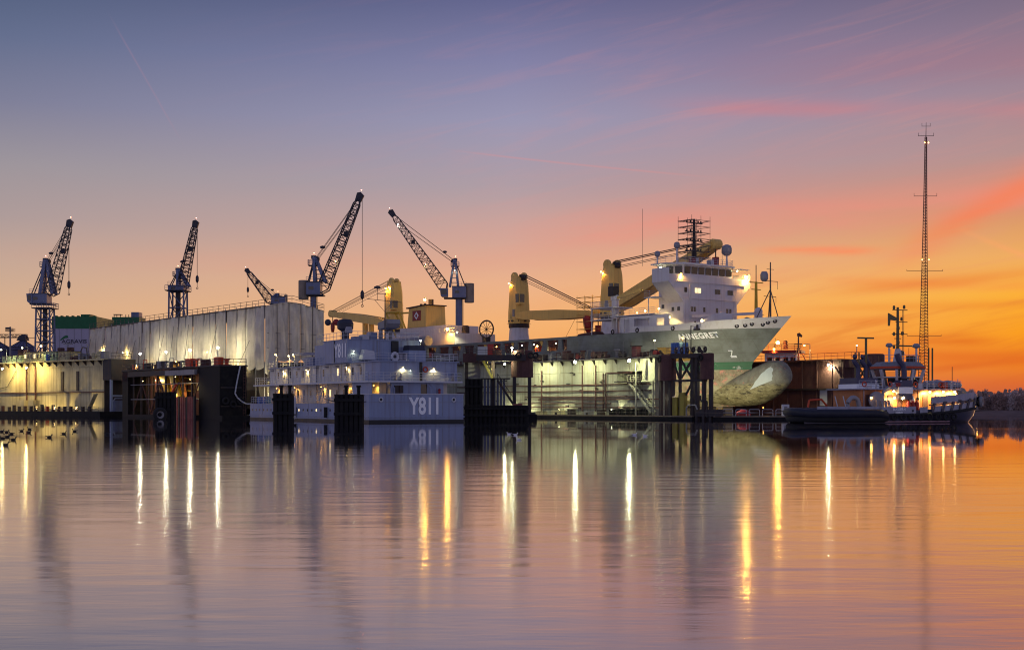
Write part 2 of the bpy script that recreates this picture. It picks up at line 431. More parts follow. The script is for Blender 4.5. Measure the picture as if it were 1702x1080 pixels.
# ================================================================ setting: water, land, bank
def water_material():
    m = bpy.data.materials.new('harbour_water'); m.use_nodes = True
    nt = m.node_tree; n = nt.nodes; l = nt.links
    for x in list(n): n.remove(x)
    out = n.new('ShaderNodeOutputMaterial')
    geo = n.new('ShaderNodeNewGeometry'); sp = n.new('ShaderNodeSeparateXYZ'); l.new(geo.outputs['Position'], sp.inputs[0])
    def mr(v, a, b, c, d, sm=True):
        k = n.new('ShaderNodeMapRange'); k.interpolation_type = 'SMOOTHSTEP' if sm else 'LINEAR'
        l.new(v, k.inputs[0])
        for i, x in enumerate((a, b, c, d)): k.inputs[i+1].default_value = x
        return k.outputs[0]
    def ma(op, a, b):
        k = n.new('ShaderNodeMath'); k.operation = op
        for i, v in enumerate((a, b)):
            if isinstance(v, (int, float)): k.inputs[i].default_value = v
            else: l.new(v, k.inputs[i])
        return k.outputs[0]
    def noise(scale, sc, det=3, rot=0):
        mp = n.new('ShaderNodeMapping'); mp.inputs['Scale'].default_value = sc; mp.inputs['Rotation'].default_value = (0, 0, rot)
        l.new(geo.outputs['Position'], mp.inputs[0])
        k = n.new('ShaderNodeTexNoise'); k.inputs['Scale'].default_value = scale; k.inputs['Detail'].default_value = det
        l.new(mp.outputs[0], k.inputs['Vector']); return k.outputs[0]
    patch = noise(.045, (.55, 1, 1), 3, .1)
    # ruffled by the breeze in the open basin, sheltered and calm near the docks
    dist = ma('ADD', sp.outputs[1], ma('MULTIPLY', ma('SUBTRACT', patch, .5), 46.0))
    ruff = mr(ma('ADD', dist, ma('MULTIPLY', ma('MINIMUM', sp.outputs[0], 0.0), .5)), 82, 34, 0, 1)
    rough = ma('ADD', ma('MULTIPLY', ruff, .095), mr(patch, .35, .7, .015, .05))
    w1 = noise(.8, (.7, 2.0, 1), 3, .16)
    w2 = noise(.22, (.5, 2.2, 1), 2, -.12)
    w3 = noise(3.2, (.6, 2.0, 1), 2, .25)
    hgt = ma('ADD', ma('ADD', ma('MULTIPLY', w1, .04), ma('MULTIPLY', w3, .006)), ma('MULTIPLY', w2, .10))
    bp = n.new('ShaderNodeBump'); bp.inputs['Distance'].default_value = 1.0
    l.new(ma('ADD', ma('MULTIPLY', ruff, ma('ADD', mr(patch, .3, .7, .11, .27), 0.0)), .01), bp.inputs['Strength'])
    l.new(hgt, bp.inputs['Height'])
    gl = n.new('ShaderNodeBsdfGlossy'); gl.inputs[0].default_value = (.93, .91, .92, 1)
    l.new(rough, gl.inputs['Roughness']); l.new(bp.outputs[0], gl.inputs['Normal'])
    df = n.new('ShaderNodeBsdfDiffuse'); df.inputs[0].default_value = (.075, .07, .09, 1)
    fr = n.new('ShaderNodeFresnel'); fr.inputs[0].default_value = 2.1; l.new(bp.outputs[0], fr.inputs['Normal'])
    mx = n.new('ShaderNodeMixShader'); l.new(mr(fr.outputs[0], 0, .75, .18, .97, False), mx.inputs[0]); l.new(df.outputs[0], mx.inputs[1]); l.new(gl.outputs[0], mx.inputs[2])
    l.new(mx.outputs[0], out.inputs[0])
    return m
obj('water', G().add([(-6000,-300,0),(6000,-300,0),(6000,9000,0),(-6000,9000,0)], [(0,1,2,3)]), water_material(), kind='structure')
m_land = M('yard_ground', C(96, 88, 80), .9, dirt=.5, scale=.05)
g = G(); shore = [(-900, 392), (-60, 400), (70, 410), (92, 330), (98, 306), (130, 298), (260, 296), (900, 330)]
far = [(5000, 330), (5000, 8000), (-5000, 8000), (-5000, 392)]
poly = shore + far
g.prism([(x, y, -.6) for x, y in poly][::-1], (0, 0, 1.7))
obj('land', g, m_land, kind='structure')
# low bank on the right with a mud slope
m_bank = M('frosted_bank_earth', C(120, 96, 86), .95, dirt=.6, dcol=C(84, 64, 58), scale=.4, bump=.5)
g = G(); rows = []
for i in range(41):
    x = 88 + i*8
    y0 = 297 + 5*math.sin(i*.7) - (0 if i > 2 else (2-i)*-6)
    rows.append([(x, y0 - 7 + .7*math.sin(i*1.7), -.3), (x, y0 - 4, .45), (x, y0, 1.0+.15*math.sin(i*2.3)), (x, y0+9, 1.16)])
g.grid(rows)
obj('bank', g, m_bank, kind='structure')
# ================================================================ far buildings on the left
def far_building():
    d = 600.0; k = d / FPX
    o = W(124, 590, d); o.z = 1.1
    t = thing('warehouse', 'white warehouse with a green roof band and dark lettering behind the left crane', 'building', o)
    x0, x1 = (87-124)*k, (160-124)*k; zt = W(0, 526, d).z - 1.1; zb = W(0, 546, d).z - 1.1
    obj('wall', G().box(x0, x1, 0, 26, 0, zb), M('warehouse_white_cladding', C(178, 170, 192), .6, dirt=.2, scale=.1, streak=.15, scol=C(140, 130, 150)), t)
    obj('roof', G().box(x0-.2, x1+.2, -.15, 26.2, zb, zt), m_green, t)
    for i in range(8): obj('parapet_block', G().box(x0 + 1 + i*2.5, x0 + 1.6 + i*2.5, .5, 3, zt, zt + .5), m_green, t)
    obj('roof_housing', G().box(x1-8, x1-3.6, 3, 9, zt+.01, zt+1.2), m_green, t)
    for i in range(1, 6): obj('wall_rib', G().box(x0 + i*(x1-x0)/6-.05, x0 + i*(x1-x0)/6+.05, -.1, 0, .2, zb), m_grey, t)
    text('AGRAVIS', 2.35, ((123.5-124)*k, -.12, W(0, 567.5, d).z-1.1), (1,0,0), t, m_text_grey, 'sign_lettering', .04, 1.22)
    g = G(); pts = []
    for i in range(9):
        a = i/8; pts.append(((100-124 + a*13)*k, -.14, W(0, 565-7.5*math.sin(a*PI*.62), d).z-1.1))
    for i in range(8, -1, -1):
        a = i/8; pts.append(((100.5-124 + a*13)*k, -.14, W(0, 566-4.8*math.sin(a*PI*.5), d).z-1.1))
    g.prism(pts, (0, .08, 0)); obj('leaf_emblem', g, m_green, t)
    # second hall to its right, behind the covered ship
    d2 = 640.0; k2 = d2 / FPX; o2 = W(200, 590, d2); o2.z = 1.1
    t2 = thing('silo_hall', 'green-topped hall with roof machinery rising behind the covered ship', 'building', o2)
    zt2 = W(0, 536, d2).z-1.1; zb2 = W(0, 553, d2).z-1.1
    obj('wall', G().box((160.5-200)*k2, (240-200)*k2, 0, 24, 0, zb2), M('hall_pale_cladding', C(196, 176, 178), .6, dirt=.2), t2)
    obj('roof', G().box((160.5-200)*k2, (240-200)*k2, -.1, 24.1, zb2, zt2), m_green, t2)
    obj('lift_housing', G().box((183-200)*k2, (228-200)*k2, 3, 14, zt2, zt2 + 2.9), m_green, t2)
    obj('lift_tower', G().box((213-200)*k2, (226-200)*k2, 5, 11, zt2+2.9, zt2 + 5.4), m_crane_blue, t2)
    for x in (183.5, 188, 194, 203, 208): obj('vent_stack', G().tube(((x-200)*k2, 6, zt2+2.9), ((x-200)*k2, 6, zt2 + 4.3), .18, 5), m_crane_dark, t2)
    g = G(); g.box((183-200)*k2, (196-200)*k2, 5, 8, zt2 + 4.1, zt2 + 4.4)
    obj('roof_vent', g, m_crane_dark, t2)
far_building()

m_silo = M('galvanised_silo', C(104, 100, 122), .5, .3, dirt=.3, streak=.3, scol=C(70, 66, 84))
def silo(px, w, ptop, peave, label, d=560.0):
    k = d/FPX; o = W(px, 590, d); o.z = 1.1
    t = thing('grain_silo', label, 'silo', o, 0, 'grain silos')
    r = w/2*k; ze = W(0, peave, d).z-1.1; zt = W(0, ptop, d).z-1.1
    obj('drum', G().lathe([(r, 0), (r, ze)], n=24), m_silo, t, True)
    obj('roof', G().lathe([(r*1.03, ze), (r*.12, zt-.4), (r*.1, zt)], n=24), m_silo, t)
    for i in range(9):
        a = -PI + i*PI/8 ; g = G().tube((r*1.04*math.cos(a), r*1.04*math.sin(a), ze), (r*.12*math.cos(a), r*.12*math.sin(a), zt-.35), .12, 4)
        obj('roof_rib', g, m_crane_dark, t)
    for j in range(3): obj('hoop', G().torus((0,0,ze*(.55+.2*j)), (0,0,1), r+.03, .1, 24, 4), m_crane_dark, t)
silo(38, 40, 564, 577, 'full dome-topped grain silo beside the left crane tower')
silo(0, 30, 568, 577, 'dome-topped grain silo cut by the left edge of the picture')
def conveyor():
    d = 550.0; k = d/FPX; o = W(30, 590, d); o.z = 1.1
    t = thing('conveyor_bridge', 'dark conveyor bridge running above the silo roofs', 'conveyor', o)
    z = lambda y: W(0, y, d).z-1.1
    x = lambda p: (p-30)*k
    g = G(); g.lattice((x(-20), 0, z(558)), (x(45), 0, z(558)), 1.2, 1.2, 14, .1, .07); obj('gallery', g, m_crane_dark, t)
    obj('gallery_floor', G().box(x(-20), x(60), -.8, .8, z(561)-.15, z(561)), m_crane_dark, t)
    for p in (-10, 8, 44, 58): obj('leg', G().tube((x(p), 0, 0), (x(p), 0, z(560)), .2, 5), m_crane_dark, t)
    obj('head_house', G().prism([(x(30), -2, z(566)), (x(46), -2, z(566)), (x(44), -2, z(559)), (x(41), -2, z(556)), (x(35), -2, z(558))], (0, 4, 0)), m_crane_dark, t)
    # light mast in front
    t2 = thing('floodlight_mast', 'grey mast with a square basket standing among the silos', 'mast', W(17, 590, 480) - Vector((0,0,W(17,590,480).z-1.1)))
    k3 = 480/FPX; z3 = lambda y: W(0, y, 480).z-1.1
    obj('pole', G().tube((0,0,0), (0,0,z3(543)), .5, 8, .3), m_grey, t2)
    obj('platform', G().box(-1.3, 1.3, -1.2, 1.2, z3(551), z3(551)+.2), m_crane_dark, t2)
    obj('railing', G().rail([(-1.3,-1.2,z3(551)),(1.3,-1.2,z3(551)),(1.3,1.2,z3(551)),(-1.3,1.2,z3(551)),(-1.3,-1.2,z3(551))], 1.1, 1.2, .06, 2), m_crane_dark, t2)
    obj('floodlight_box', G().box(-1.5, -.2, -.8, .4, z3(547), z3(544)), m_crane_dark, t2)
conveyor()

# ================================================================ yard cranes
def yard_crane(label, d, bx, by, base_z, house, mast, jfoot, jtip, hook_py, cw, colw=0, tower=None, jw=(2.0, 1.1), n=16, lights=(), mastw=1.2, paint=None, rope_dx=0, cab=None):
    """level-luffing yard crane; coordinates of its outline measured in the crane's own plane"""
    k = d/FPX; paint = paint or m_crane_blue
    o = Vector(((bx-851)*k, d, base_z))
    t = thing('yard_crane', label, 'crane', o, 0, 'yard cranes')
    P = lambda px, py, y=0: Vector(((px-bx)*k, y, CAMZ-(py-HOR)*k - base_z))
    hx0, hy0, hx1, hy1 = house
    if colw:
        r = colw*k/2
        g = G().lathe([(r*1.15, 0), (r*1.15, .4), (r, .7), (r*.96, P(0, hy1).z)], n=20); obj('column', g, paint, t, False)
        obj('slew_ring', G().lathe([(r*1.5, P(0, hy1).z-.35), (r*1.5, P(0, hy1).z)], n=20), m_crane_dark, t)
        g = G(); g.tube((r*.95, -r*.4, .5), (r*.95, -r*.4, P(0, hy1).z), .05, 4); g.tube((r*1.15, -r*.1, .5), (r*1.15, -r*.1, P(0, hy1).z), .05, 4); obj('ladder', g, m_crane_dark, t)
    if tower:
        (tx0, tx1, ty), w2 = tower
        zt = P(0, ty).z; cx = (tx0+tx1)/2
        a = (tx1-tx0)*k
        g = G().lattice(((cx-bx)*k, 0, .0), ((cx-bx)*k, 0, zt), a*w2, a, 5, .22, .12); obj('lattice_tower', g, paint, t)
        obj('gallery', G().box((tx0-bx)*k-.8, (tx1-bx)*k+.8, -a/2-.8, a/2+.8, zt-.2, zt), m_crane_dark, t)
        obj('gallery_railing', G().rail([((tx0-bx)*k-.8, -a/2-.8, zt), ((tx1-bx)*k+.8, -a/2-.8, zt), ((tx1-bx)*k+.8, a/2+.8, zt), ((tx0-bx)*k-.8, a/2+.8, zt)], 1.1, 1.3, .05, 2), paint, t)
        obj('stair_core', G().tube(((cx-bx)*k, 0, 0), ((cx-bx)*k, 0, zt), a*.18, 8), m_crane_dark, t)
    # machinery house
    p0, p1 = P(hx0, hy1), P(hx1, hy0); dy = 1.7
    hg = obj('machinery_house', G().box(p0.x, p1.x, -dy, dy, p0.z, p1.z), paint, t)
    obj('window', G().box((p0.x*.65+p1.x*.35)-.5, (p0.x*.65+p1.x*.35)+.5, -dy-.04, -dy+.02, (p0.z+p1.z)/2-.3, (p0.z+p1.z)/2+.35), m_glass, hg)
    obj('roof_edge', G().box(p0.x-.1, p1.x+.1, -dy-.1, dy+.1, p1.z, p1.z+.12), m_crane_dark, hg)
    obj('house_railing', G().rail([(p0.x, -dy, p1.z+.12), (p1.x, -dy, p1.z+.12), (p1.x, dy, p1.z+.12)], .9, 1.2, .035, 2), paint, t)
    if cw:
        c0, c1 = P(cw[0], cw[3]), P(cw[2], cw[1])
        obj('counterweight', G().lathe([((c1.x-c0.x)/2*.92, c0.z), ((c1.x-c0.x)/2, c0.z+.2), ((c1.x-c0.x)/2, c1.z-.1), ((c1.x-c0.x)/2*.9, c1.z)], ((c0.x+c1.x)/2, 0, 0), 14), m_concrete, t)
    if cab:
        c0, c1 = P(cab[0], cab[3]), P(cab[2], cab[1])
        cb = obj('cab', G().prism([(c0.x, -1.9, c0.z+.3), (c0.x+.3, -1.9, c0.z), (c1.x, -1.9, c0.z), (c1.x, -1.9, c1.z), (c0.x-.2, -1.9, c1.z)], (0, 1.8, 0)), paint, t)
        obj('cab_window', G().box(c0.x+.1, c1.x-.3, -1.95, -1.88, c0.z+.6, c1.z-.3), m_glass, cb)
    jx = P(*jfoot).x; obj('jib_platform', G().box(min(p0.x, jx-.6), max(p1.x, jx+.6), -1.5, 1.5, p0.z-.25, p0.z), m_crane_dark, t)
    # mast (A-frame)
    mt = P(*mast); s = 1 if jtip[0] > jfoot[0] else -1
    back = p0.x if s > 0 else p1.x; fwd = p1.x if s > 0 else p0.x
    mid = back*.42 + fwd*.58
    g = G()
    for y in (-1, 1):
        g.beam((mid, y*1.1, p1.z), (mt.x, y*.45, mt.z), mastw*.42, mastw*.5); g.beam((mid + s*mastw*1.6, y*1.1, p1.z), (mt.x+s*.3, y*.45, mt.z), mastw*.36, mastw*.42)
    for j in range(1, 6):
        q = j/6; a = Vector((mid, 0, p1.z)).lerp(mt, q); b = Vector((mid+s*mastw*1.6, 0, p1.z)).lerp(mt + Vector((s*.3,0,0)), q)
        g.beam(a, b, .18); g.beam(a + Vector((0,-1.1+.65*q,0)), a + Vector((0,1.1-.65*q,0)), .16)
    obj('mast', g, paint, t)
    obj('mast_platform', G().box(mt.x-1.1, mt.x+.9, -.9, .9, mt.z-1.7, mt.z-1.55), m_crane_dark, t)
    obj('mast_railing', G().rail([(mt.x-1.1,-.9,mt.z-1.55),(mt.x+.9,-.9,mt.z-1.55),(mt.x+.9,.9,mt.z-1.55),(mt.x-1.1,.9,mt.z-1.55),(mt.x-1.1,-.9,mt.z-1.55)], 1.0, 1, .045, 2), paint, t)
    obj('mast_sheave', G().lathe([(.5, -.5), (.55, 0), (.5, .5)], (mt.x+s*.6, 0, mt.z-.3), 12, 'y'), m_crane_dark, t)
    obj('mast_top_box', G().box(mt.x-.5, mt.x+.45, -.6, .6, mt.z-.3, mt.z+.35), m_crane_dark, t)
    # back stays
    g = G()
    for y in (-.8, .8): g.tube((back + s*.2, y, p1.z), (mt.x, y*.5, mt.z-.4), .13, 5)
    obj('back_stay', g, m_crane_dark, t)
    # jib
    f, q = P(*jfoot), P(*jtip)
    jl = (q-f); body0 = f + jl*.06; body1 = f + jl*.92
    g = G(); g.lattice(body0, body1, jw[0], jw[1]*.8, n, .12, .065, jw[0]*1.2, jw[1])
    up = jl.normalized().cross(Vector((0,1,0)))
    for y in (-1, 1):
        for e in (-1, 1):
            g.tube(f + Vector((0, y*jw[0]*.6, 0)), body0 + up*e*jw[0]/2 + Vector((0, y*jw[0]*.6, 0)), .12, 4)
            g.tube(body1 + up*e*jw[1]*.4 + Vector((0, y*jw[1]*.5, 0)), q + Vector((0, y*.25, 0)), .12, 4)
    obj('jib', g, m_crane_dark, t)
    ln = jl.normalized()
    hd = G().prism([q - ln*1.0 - up*.6 + Vector((0,-.45,0)), q - ln*1.0 + up*.6 + Vector((0,-.45,0)), q + ln*.5 + up*.75 + Vector((0,-.45,0)), q + ln*.9 + up*.1 + Vector((0,-.45,0)), q + ln*.5 - up*.75 + Vector((0,-.45,0))], (0,.9,0))
    obj('jib_head', hd, m_crane_dark, t)
    obj('jib_walkway_box', G().cbox(f + jl*.62 - up*.2, (.9, 1.2, .9)), m_crane_dark, t)
    # luffing ropes
    g = G(); dark = mt + Vector((s*.5, 0, 0))
    for y in (-.5, .5):
        g.tube(dark + Vector((0,y,0)), q + Vector((0, y*.6, 0)), .05, 4); g.tube(dark + Vector((0,y,-.7)), f + jl*.86 + Vector((0,y*.6,0)), .045, 4)
    obj('luffing_rope', g, m_rope, t)
    blk = dark.lerp(q, .14) + Vector((0, 0, .35)); obj('rope_block', G().ball(blk, .42, 8, (1.4,.7,.8)), m_crane_dark, t)
    if hook_py:
        rx = q.x + rope_dx; hz = P(0, hook_py).z
        g = G(); g.tube((rx, -.12, q.z), (rx, -.12, hz+2.4), .035, 4); g.tube((rx, .12, q.z), (rx, .12, hz+2.4), .035, 4); obj('hoist_rope', g, m_rope, t)
        g = G(); g.lathe([(.1, hz+3), (.38, hz+2.5), (.38, hz+1.6), (.12, hz+1.1)], (rx, 0, 0), 8); g.tube((rx,0,hz+1.2), (rx,0,hz), .07, 5); g.torus((rx, 0, hz-.15), (0,1,0), .22, .07, 8, 5)
        obj('hook', g, m_crane_dark, t)
    for (lx, ly, key, pw, rr) in lights: lamp(t, P(lx, ly, -1.2), key, pw, rr)
    lamp(t, q + ln*.9 + Vector((0,0,.5)), 'r', 0, .14, 'warning_light')
    lamp(t, mt + Vector((0,0,.9)), 'r', 0, .12, 'warning_light')
    return t
yard_crane('blue-grey yard crane with lattice tower at far left, jib leaning right', 305.0, 72, 584, 11.5, (53, 489, 82, 505), (76, 432), (85, 492), (116, 371), 488, None,
           tower=((64, 86, 512), 1.15), jw=(2.4, 1.5), lights=((66, 497, 'o', 150, .16),), mastw=1.8, rope_dx=-.2, cab=(50, 489, 58, 504))
yard_crane('blue lattice yard crane behind the covered ship, jib steeply upright', 316.0, 300, 560, 8.9, (282, 476, 308, 484), (296, 448), (302, 482), (325, 372), 478, None,
           tower=((284, 308, 483), 1.1), jw=(2.2, 1.5), rope_dx=.4, mastw=1.5)
yard_crane('small distant yard crane left of the tarpaulin end, jib leaning left', 430.0, 458, 560, 3.0, (452, 494, 476, 505), (462, 489), (452, 503), (411, 450), 492, (472, 490, 478, 505), colw=9, jw=(2.6, 1.8), n=12, rope_dx=.2)
yard_crane('yard crane with round counterweight behind the tarpaulin end, jib leaning right', 265.0, 521, 600, 8.9, (511, 470, 534, 490), (522, 428), (534, 488), (598, 327), 507, (496, 466, 513, 498), colw=11, jw=(2.2, 1.5),
           lights=((559, 435, 'y', 260, .16),), rope_dx=.5, mastw=1.3)
yard_crane('yard crane on a tall round column behind the cargo ship, jib leaning left', 330.0, 763, 600, 10.1, (752, 477, 775, 495), (757, 432), (742, 483), (651, 354), None, (772, 471, 788, 503), colw=12, jw=(2.6, 1.7), n=18,
           lights=((662, 374, 'w', 420, .2), (708, 440, 'y', 420, .2), (754, 480, 'g', 400, .17), (756, 450, 'g', 120, .13)), mastw=1.3, cab=(733, 480, 745, 494))
# long rope of the last crane hangs from its jib head
# ================================================================ left dock (open wall, cream paint)
def left_dock():
    t = thing('floating_dock', 'cream painted floating dock wall with deckhouses on top at far left', 'dock', (-83.6, 270, 0), R(-40))
    zt = 11.5; L = 46
    obj('pontoon', G().box(-L, 3, -2.5, 7, -.6, 1.0), m_black, t)
    obj('wall_core', G().box(-L, -.4, 1.0, 5.2, 1.0, zt-.02), m_beige, t)
    n = 10; w = L/n
    for i in range(n):
        if i == 99: continue
        for (z0, z1) in ((1.0, 4.95), (5.05, 10.2)):
            obj('wall_panel', G().box(-L + i*w + .03, -L + (i+1)*w - .03, .82 + random.random()*.06, 1.02, z0, z1), m_beige, t)
    g = G()
    obj('deck_edge', G().box(-L, 0, -.3, 5.4, zt, zt+.28), m_beige, t)
    obj('upper_strake', G().box(-L, -.2, .75, 1.0, 10.25, zt), m_beige, t)
    obj('rubbing_rail', G().box(-L, -.1, .5, .82, 4.9, 5.1), m_rusty, t)
    for i in range(16):
        x = -1.5 - i*2.8
        obj('bracket', G().prism([(x, .75, zt), (x, -.25, zt), (x, .75, zt-1.0)], (.18, 0, 0)), m_dark, t)
    for x in (-10.2, -16.1): obj('fender_slot', G().box(x-.45, x+.45, .66, .85, 5.3, 9.4), m_dark, t)
    for x in (-26.4, -30.0):
        obj('pipe', G().tube((x, .55, 2.6), (x, .55, 10.6), .2, 8), m_rusty, t)
        obj('sump_box', G().box(x-1.0, x+1.0, -.6, .8, 1.0, 3.4), m_beige, t)
    obj('pipe', G().path([(-44, .5, 7.4), (-41, .45, 6.0), (-38, .5, 6.4), (-34.5, .55, 9.8)], .08, 6), m_rail_dark, t)
    # mouth of the dock: dark upper box on a pale frame
    obj('end_box', G().box(-.4, 2.6, .4, 6.2, 7.4, zt+.2), m_dark, t)
    obj('end_back', G().box(-.4, .0, .6, 6.0, 1.0, 7.4), m_dark, t)
    for y in (.6, 5.9): obj('end_post', G().beam((2.3, y, 1.0), (2.3, y, 7.5), .42), m_navy_grey, t)
    obj('end_crossbar', G().beam((2.3, .6, 4.2), (2.3, 5.9, 4.2), .34), m_navy_grey, t)
    obj('end_brace', G().path([(2.2, 1.0, 1.0), (2.2, 1.0, 3.0), (2.2, 1.6, 3.7), (2.2, 4.8, 3.7)], .12, 6), m_navy_grey, t)
    obj('end_tank', G().box(.1, 1.9, 1.8, 5.4, 1.0, 3.3), m_crane_blue, t)
    # deckhouses
    def house(x0, x1, h, nw, paint, lit=False):
        b = obj('deckhouse', G().box(x0, x1, 1.2, 4.6, zt+.28, zt+.28+h), paint, t)
        obj('roof_edge', G().box(x0-.15, x1+.15, 1.05, 4.75, zt+.28+h, zt+.42+h), m_dark, b)
        for i in range(nw):
            x = x0 + (i+.6)*(x1-x0)/(nw+.2)
            obj('window', G().box(x-.32, x+.32, 1.15, 1.22, zt+1.1, zt+1.9), m_lit if lit and i in (0, 3) else m_glass, b)
    m_pg = M('pale_green_cabin_paint', C(176, 190, 150), .6, dirt=.4, streak=.3)
    house(-41.5, -33.2, 1.5, 3, m_pg); house(-32.4, -24.6, 2.05, 6, m_beige, True); house(-23.9, -19.2, 1.9, 3, m_pg); house(-18.4, -15.2, 1.9, 2, m_beige)
    for x in (-36.6, -34.3, -20.3, -16.6): obj('vent_drum', G().lathe([(.7, zt+1.4), (.75, zt+3.0), (.65, zt+3.15)], (x, 3, 0), 12), m_rusty, t)
    obj('blue_drum', G().lathe([(.45, zt+.28), (.45, zt+1.7)], (-21.4, .6, 0), 10), m_blue, t)
    obj('railing', G().rail([(-L, -.2, zt+.28), (-.3, -.2, zt+.28)], 1.1, 2.2, .045, 2), m_rail_dark, t)
    obj('railing', G().rail([(-.3, 5.3, zt+.28), (2.5, 5.3, zt+.28), (2.5, .5, zt+.28)], 1.1, 1.5, .045, 2), m_rail_dark, t)
    for i in range(9):
        x = -14 + i*1.45 + random.random()*.6; s = .5 + random.random()*.6
        obj('winch' if i % 3 == 0 else 'locker', (G().lathe([(.5*s, -.9), (.9*s, -.85), (.9*s, -.6), (.4*s, -.55), (.4*s, .5), (.9*s, .55), (.9*s, .8)], (x, 2, zt+.28+.9*s), 10, 'y') if i % 3 == 0 else G().box(x-.7*s, x+.7*s, 1.5, 2.7, zt+.28, zt+.28+1.6*s)), random.choice((m_rusty, m_beige, m_grey)), t)
    obj('gangway_hoop', G().path([(-9.5, 1, zt+.3), (-9.4, 1, zt+2.2), (-8.7, 1, zt+2.9), (-7.4, 1, zt+2.7), (-6.8, 1, zt+.3)], .12, 6), m_rail_dark, t)
    # quay walkway at the foot with fender piles
    for i in range(20):
        x = -45 + i*2.25 + random.random()*.5
        obj('fender_pile', G().box(x, x+.55, -2.1, -1.6, .9, 1.9 + random.random()*.5), random.choice((m_rusty, m_dark, m_orange if i % 4 == 0 else m_dark)), t)
    obj('walkway_rail', G().rail([(-30, -2.2, 1.0), (2, -2.2, 1.0)], 1.0, 2, .04, 2), m_rail_dark, t)
    obj('stair', G().beam((-3.2, -1.2, 1.1), (-.4, -1.2, 4.6), .9, .15), m_beige, t)
    lamp(t, (-34.6, -2.6, 10.3), 'y', 1900, .3, aim=(0,.8,-.6), cone=165); lamp(t, (-24.7, -2.6, 10.3), 'y', 1900, .3, aim=(0,.8,-.6), cone=165)
    for p, w in ((-6, 800), (-14, 900), (-21, 700)): lamp(t, (p, -2.4, 1.5), 'y', w*.9, .06, 'added_foot_lamp', aim=(0,.8,.6))  # added lamps at the wall foot, only there to brighten the panels
    return t
left_dock()
for i, (px, py, dd) in enumerate(((2, 581, 292), (37, 578, 292), (68, 575, 286))):
    top = W(px, py, dd); lamp_post(('post lamp at the left picture edge above the dock deckhouses', 'post lamp between the silos and the left deckhouse', 'green-white post lamp at the foot of the left crane')[i], (top.x+1.0, top.y+.6, 11.8), top, 'g', 550, .26, 'dock deck lamp posts')
for i, px in enumerate((113, 145)):
    top = W(px, 572, 285)
    t = thing('lamp_post', ('unlit T-topped post left of the dock winches', 'unlit plain post near the right end of the cream dock')[i], 'lamp post', (top.x, top.y, 11.78), 0, 'unlit dock posts')
    obj('post', G().tube((0,0,0), (0,0,top.z-11.78), .13, 6, .1), m_grey, t)
    if i == 0: obj('crossarm', G().box(-1.0, 1.0, -.1, .1, top.z-11.8, top.z-11.6), m_grey, t)

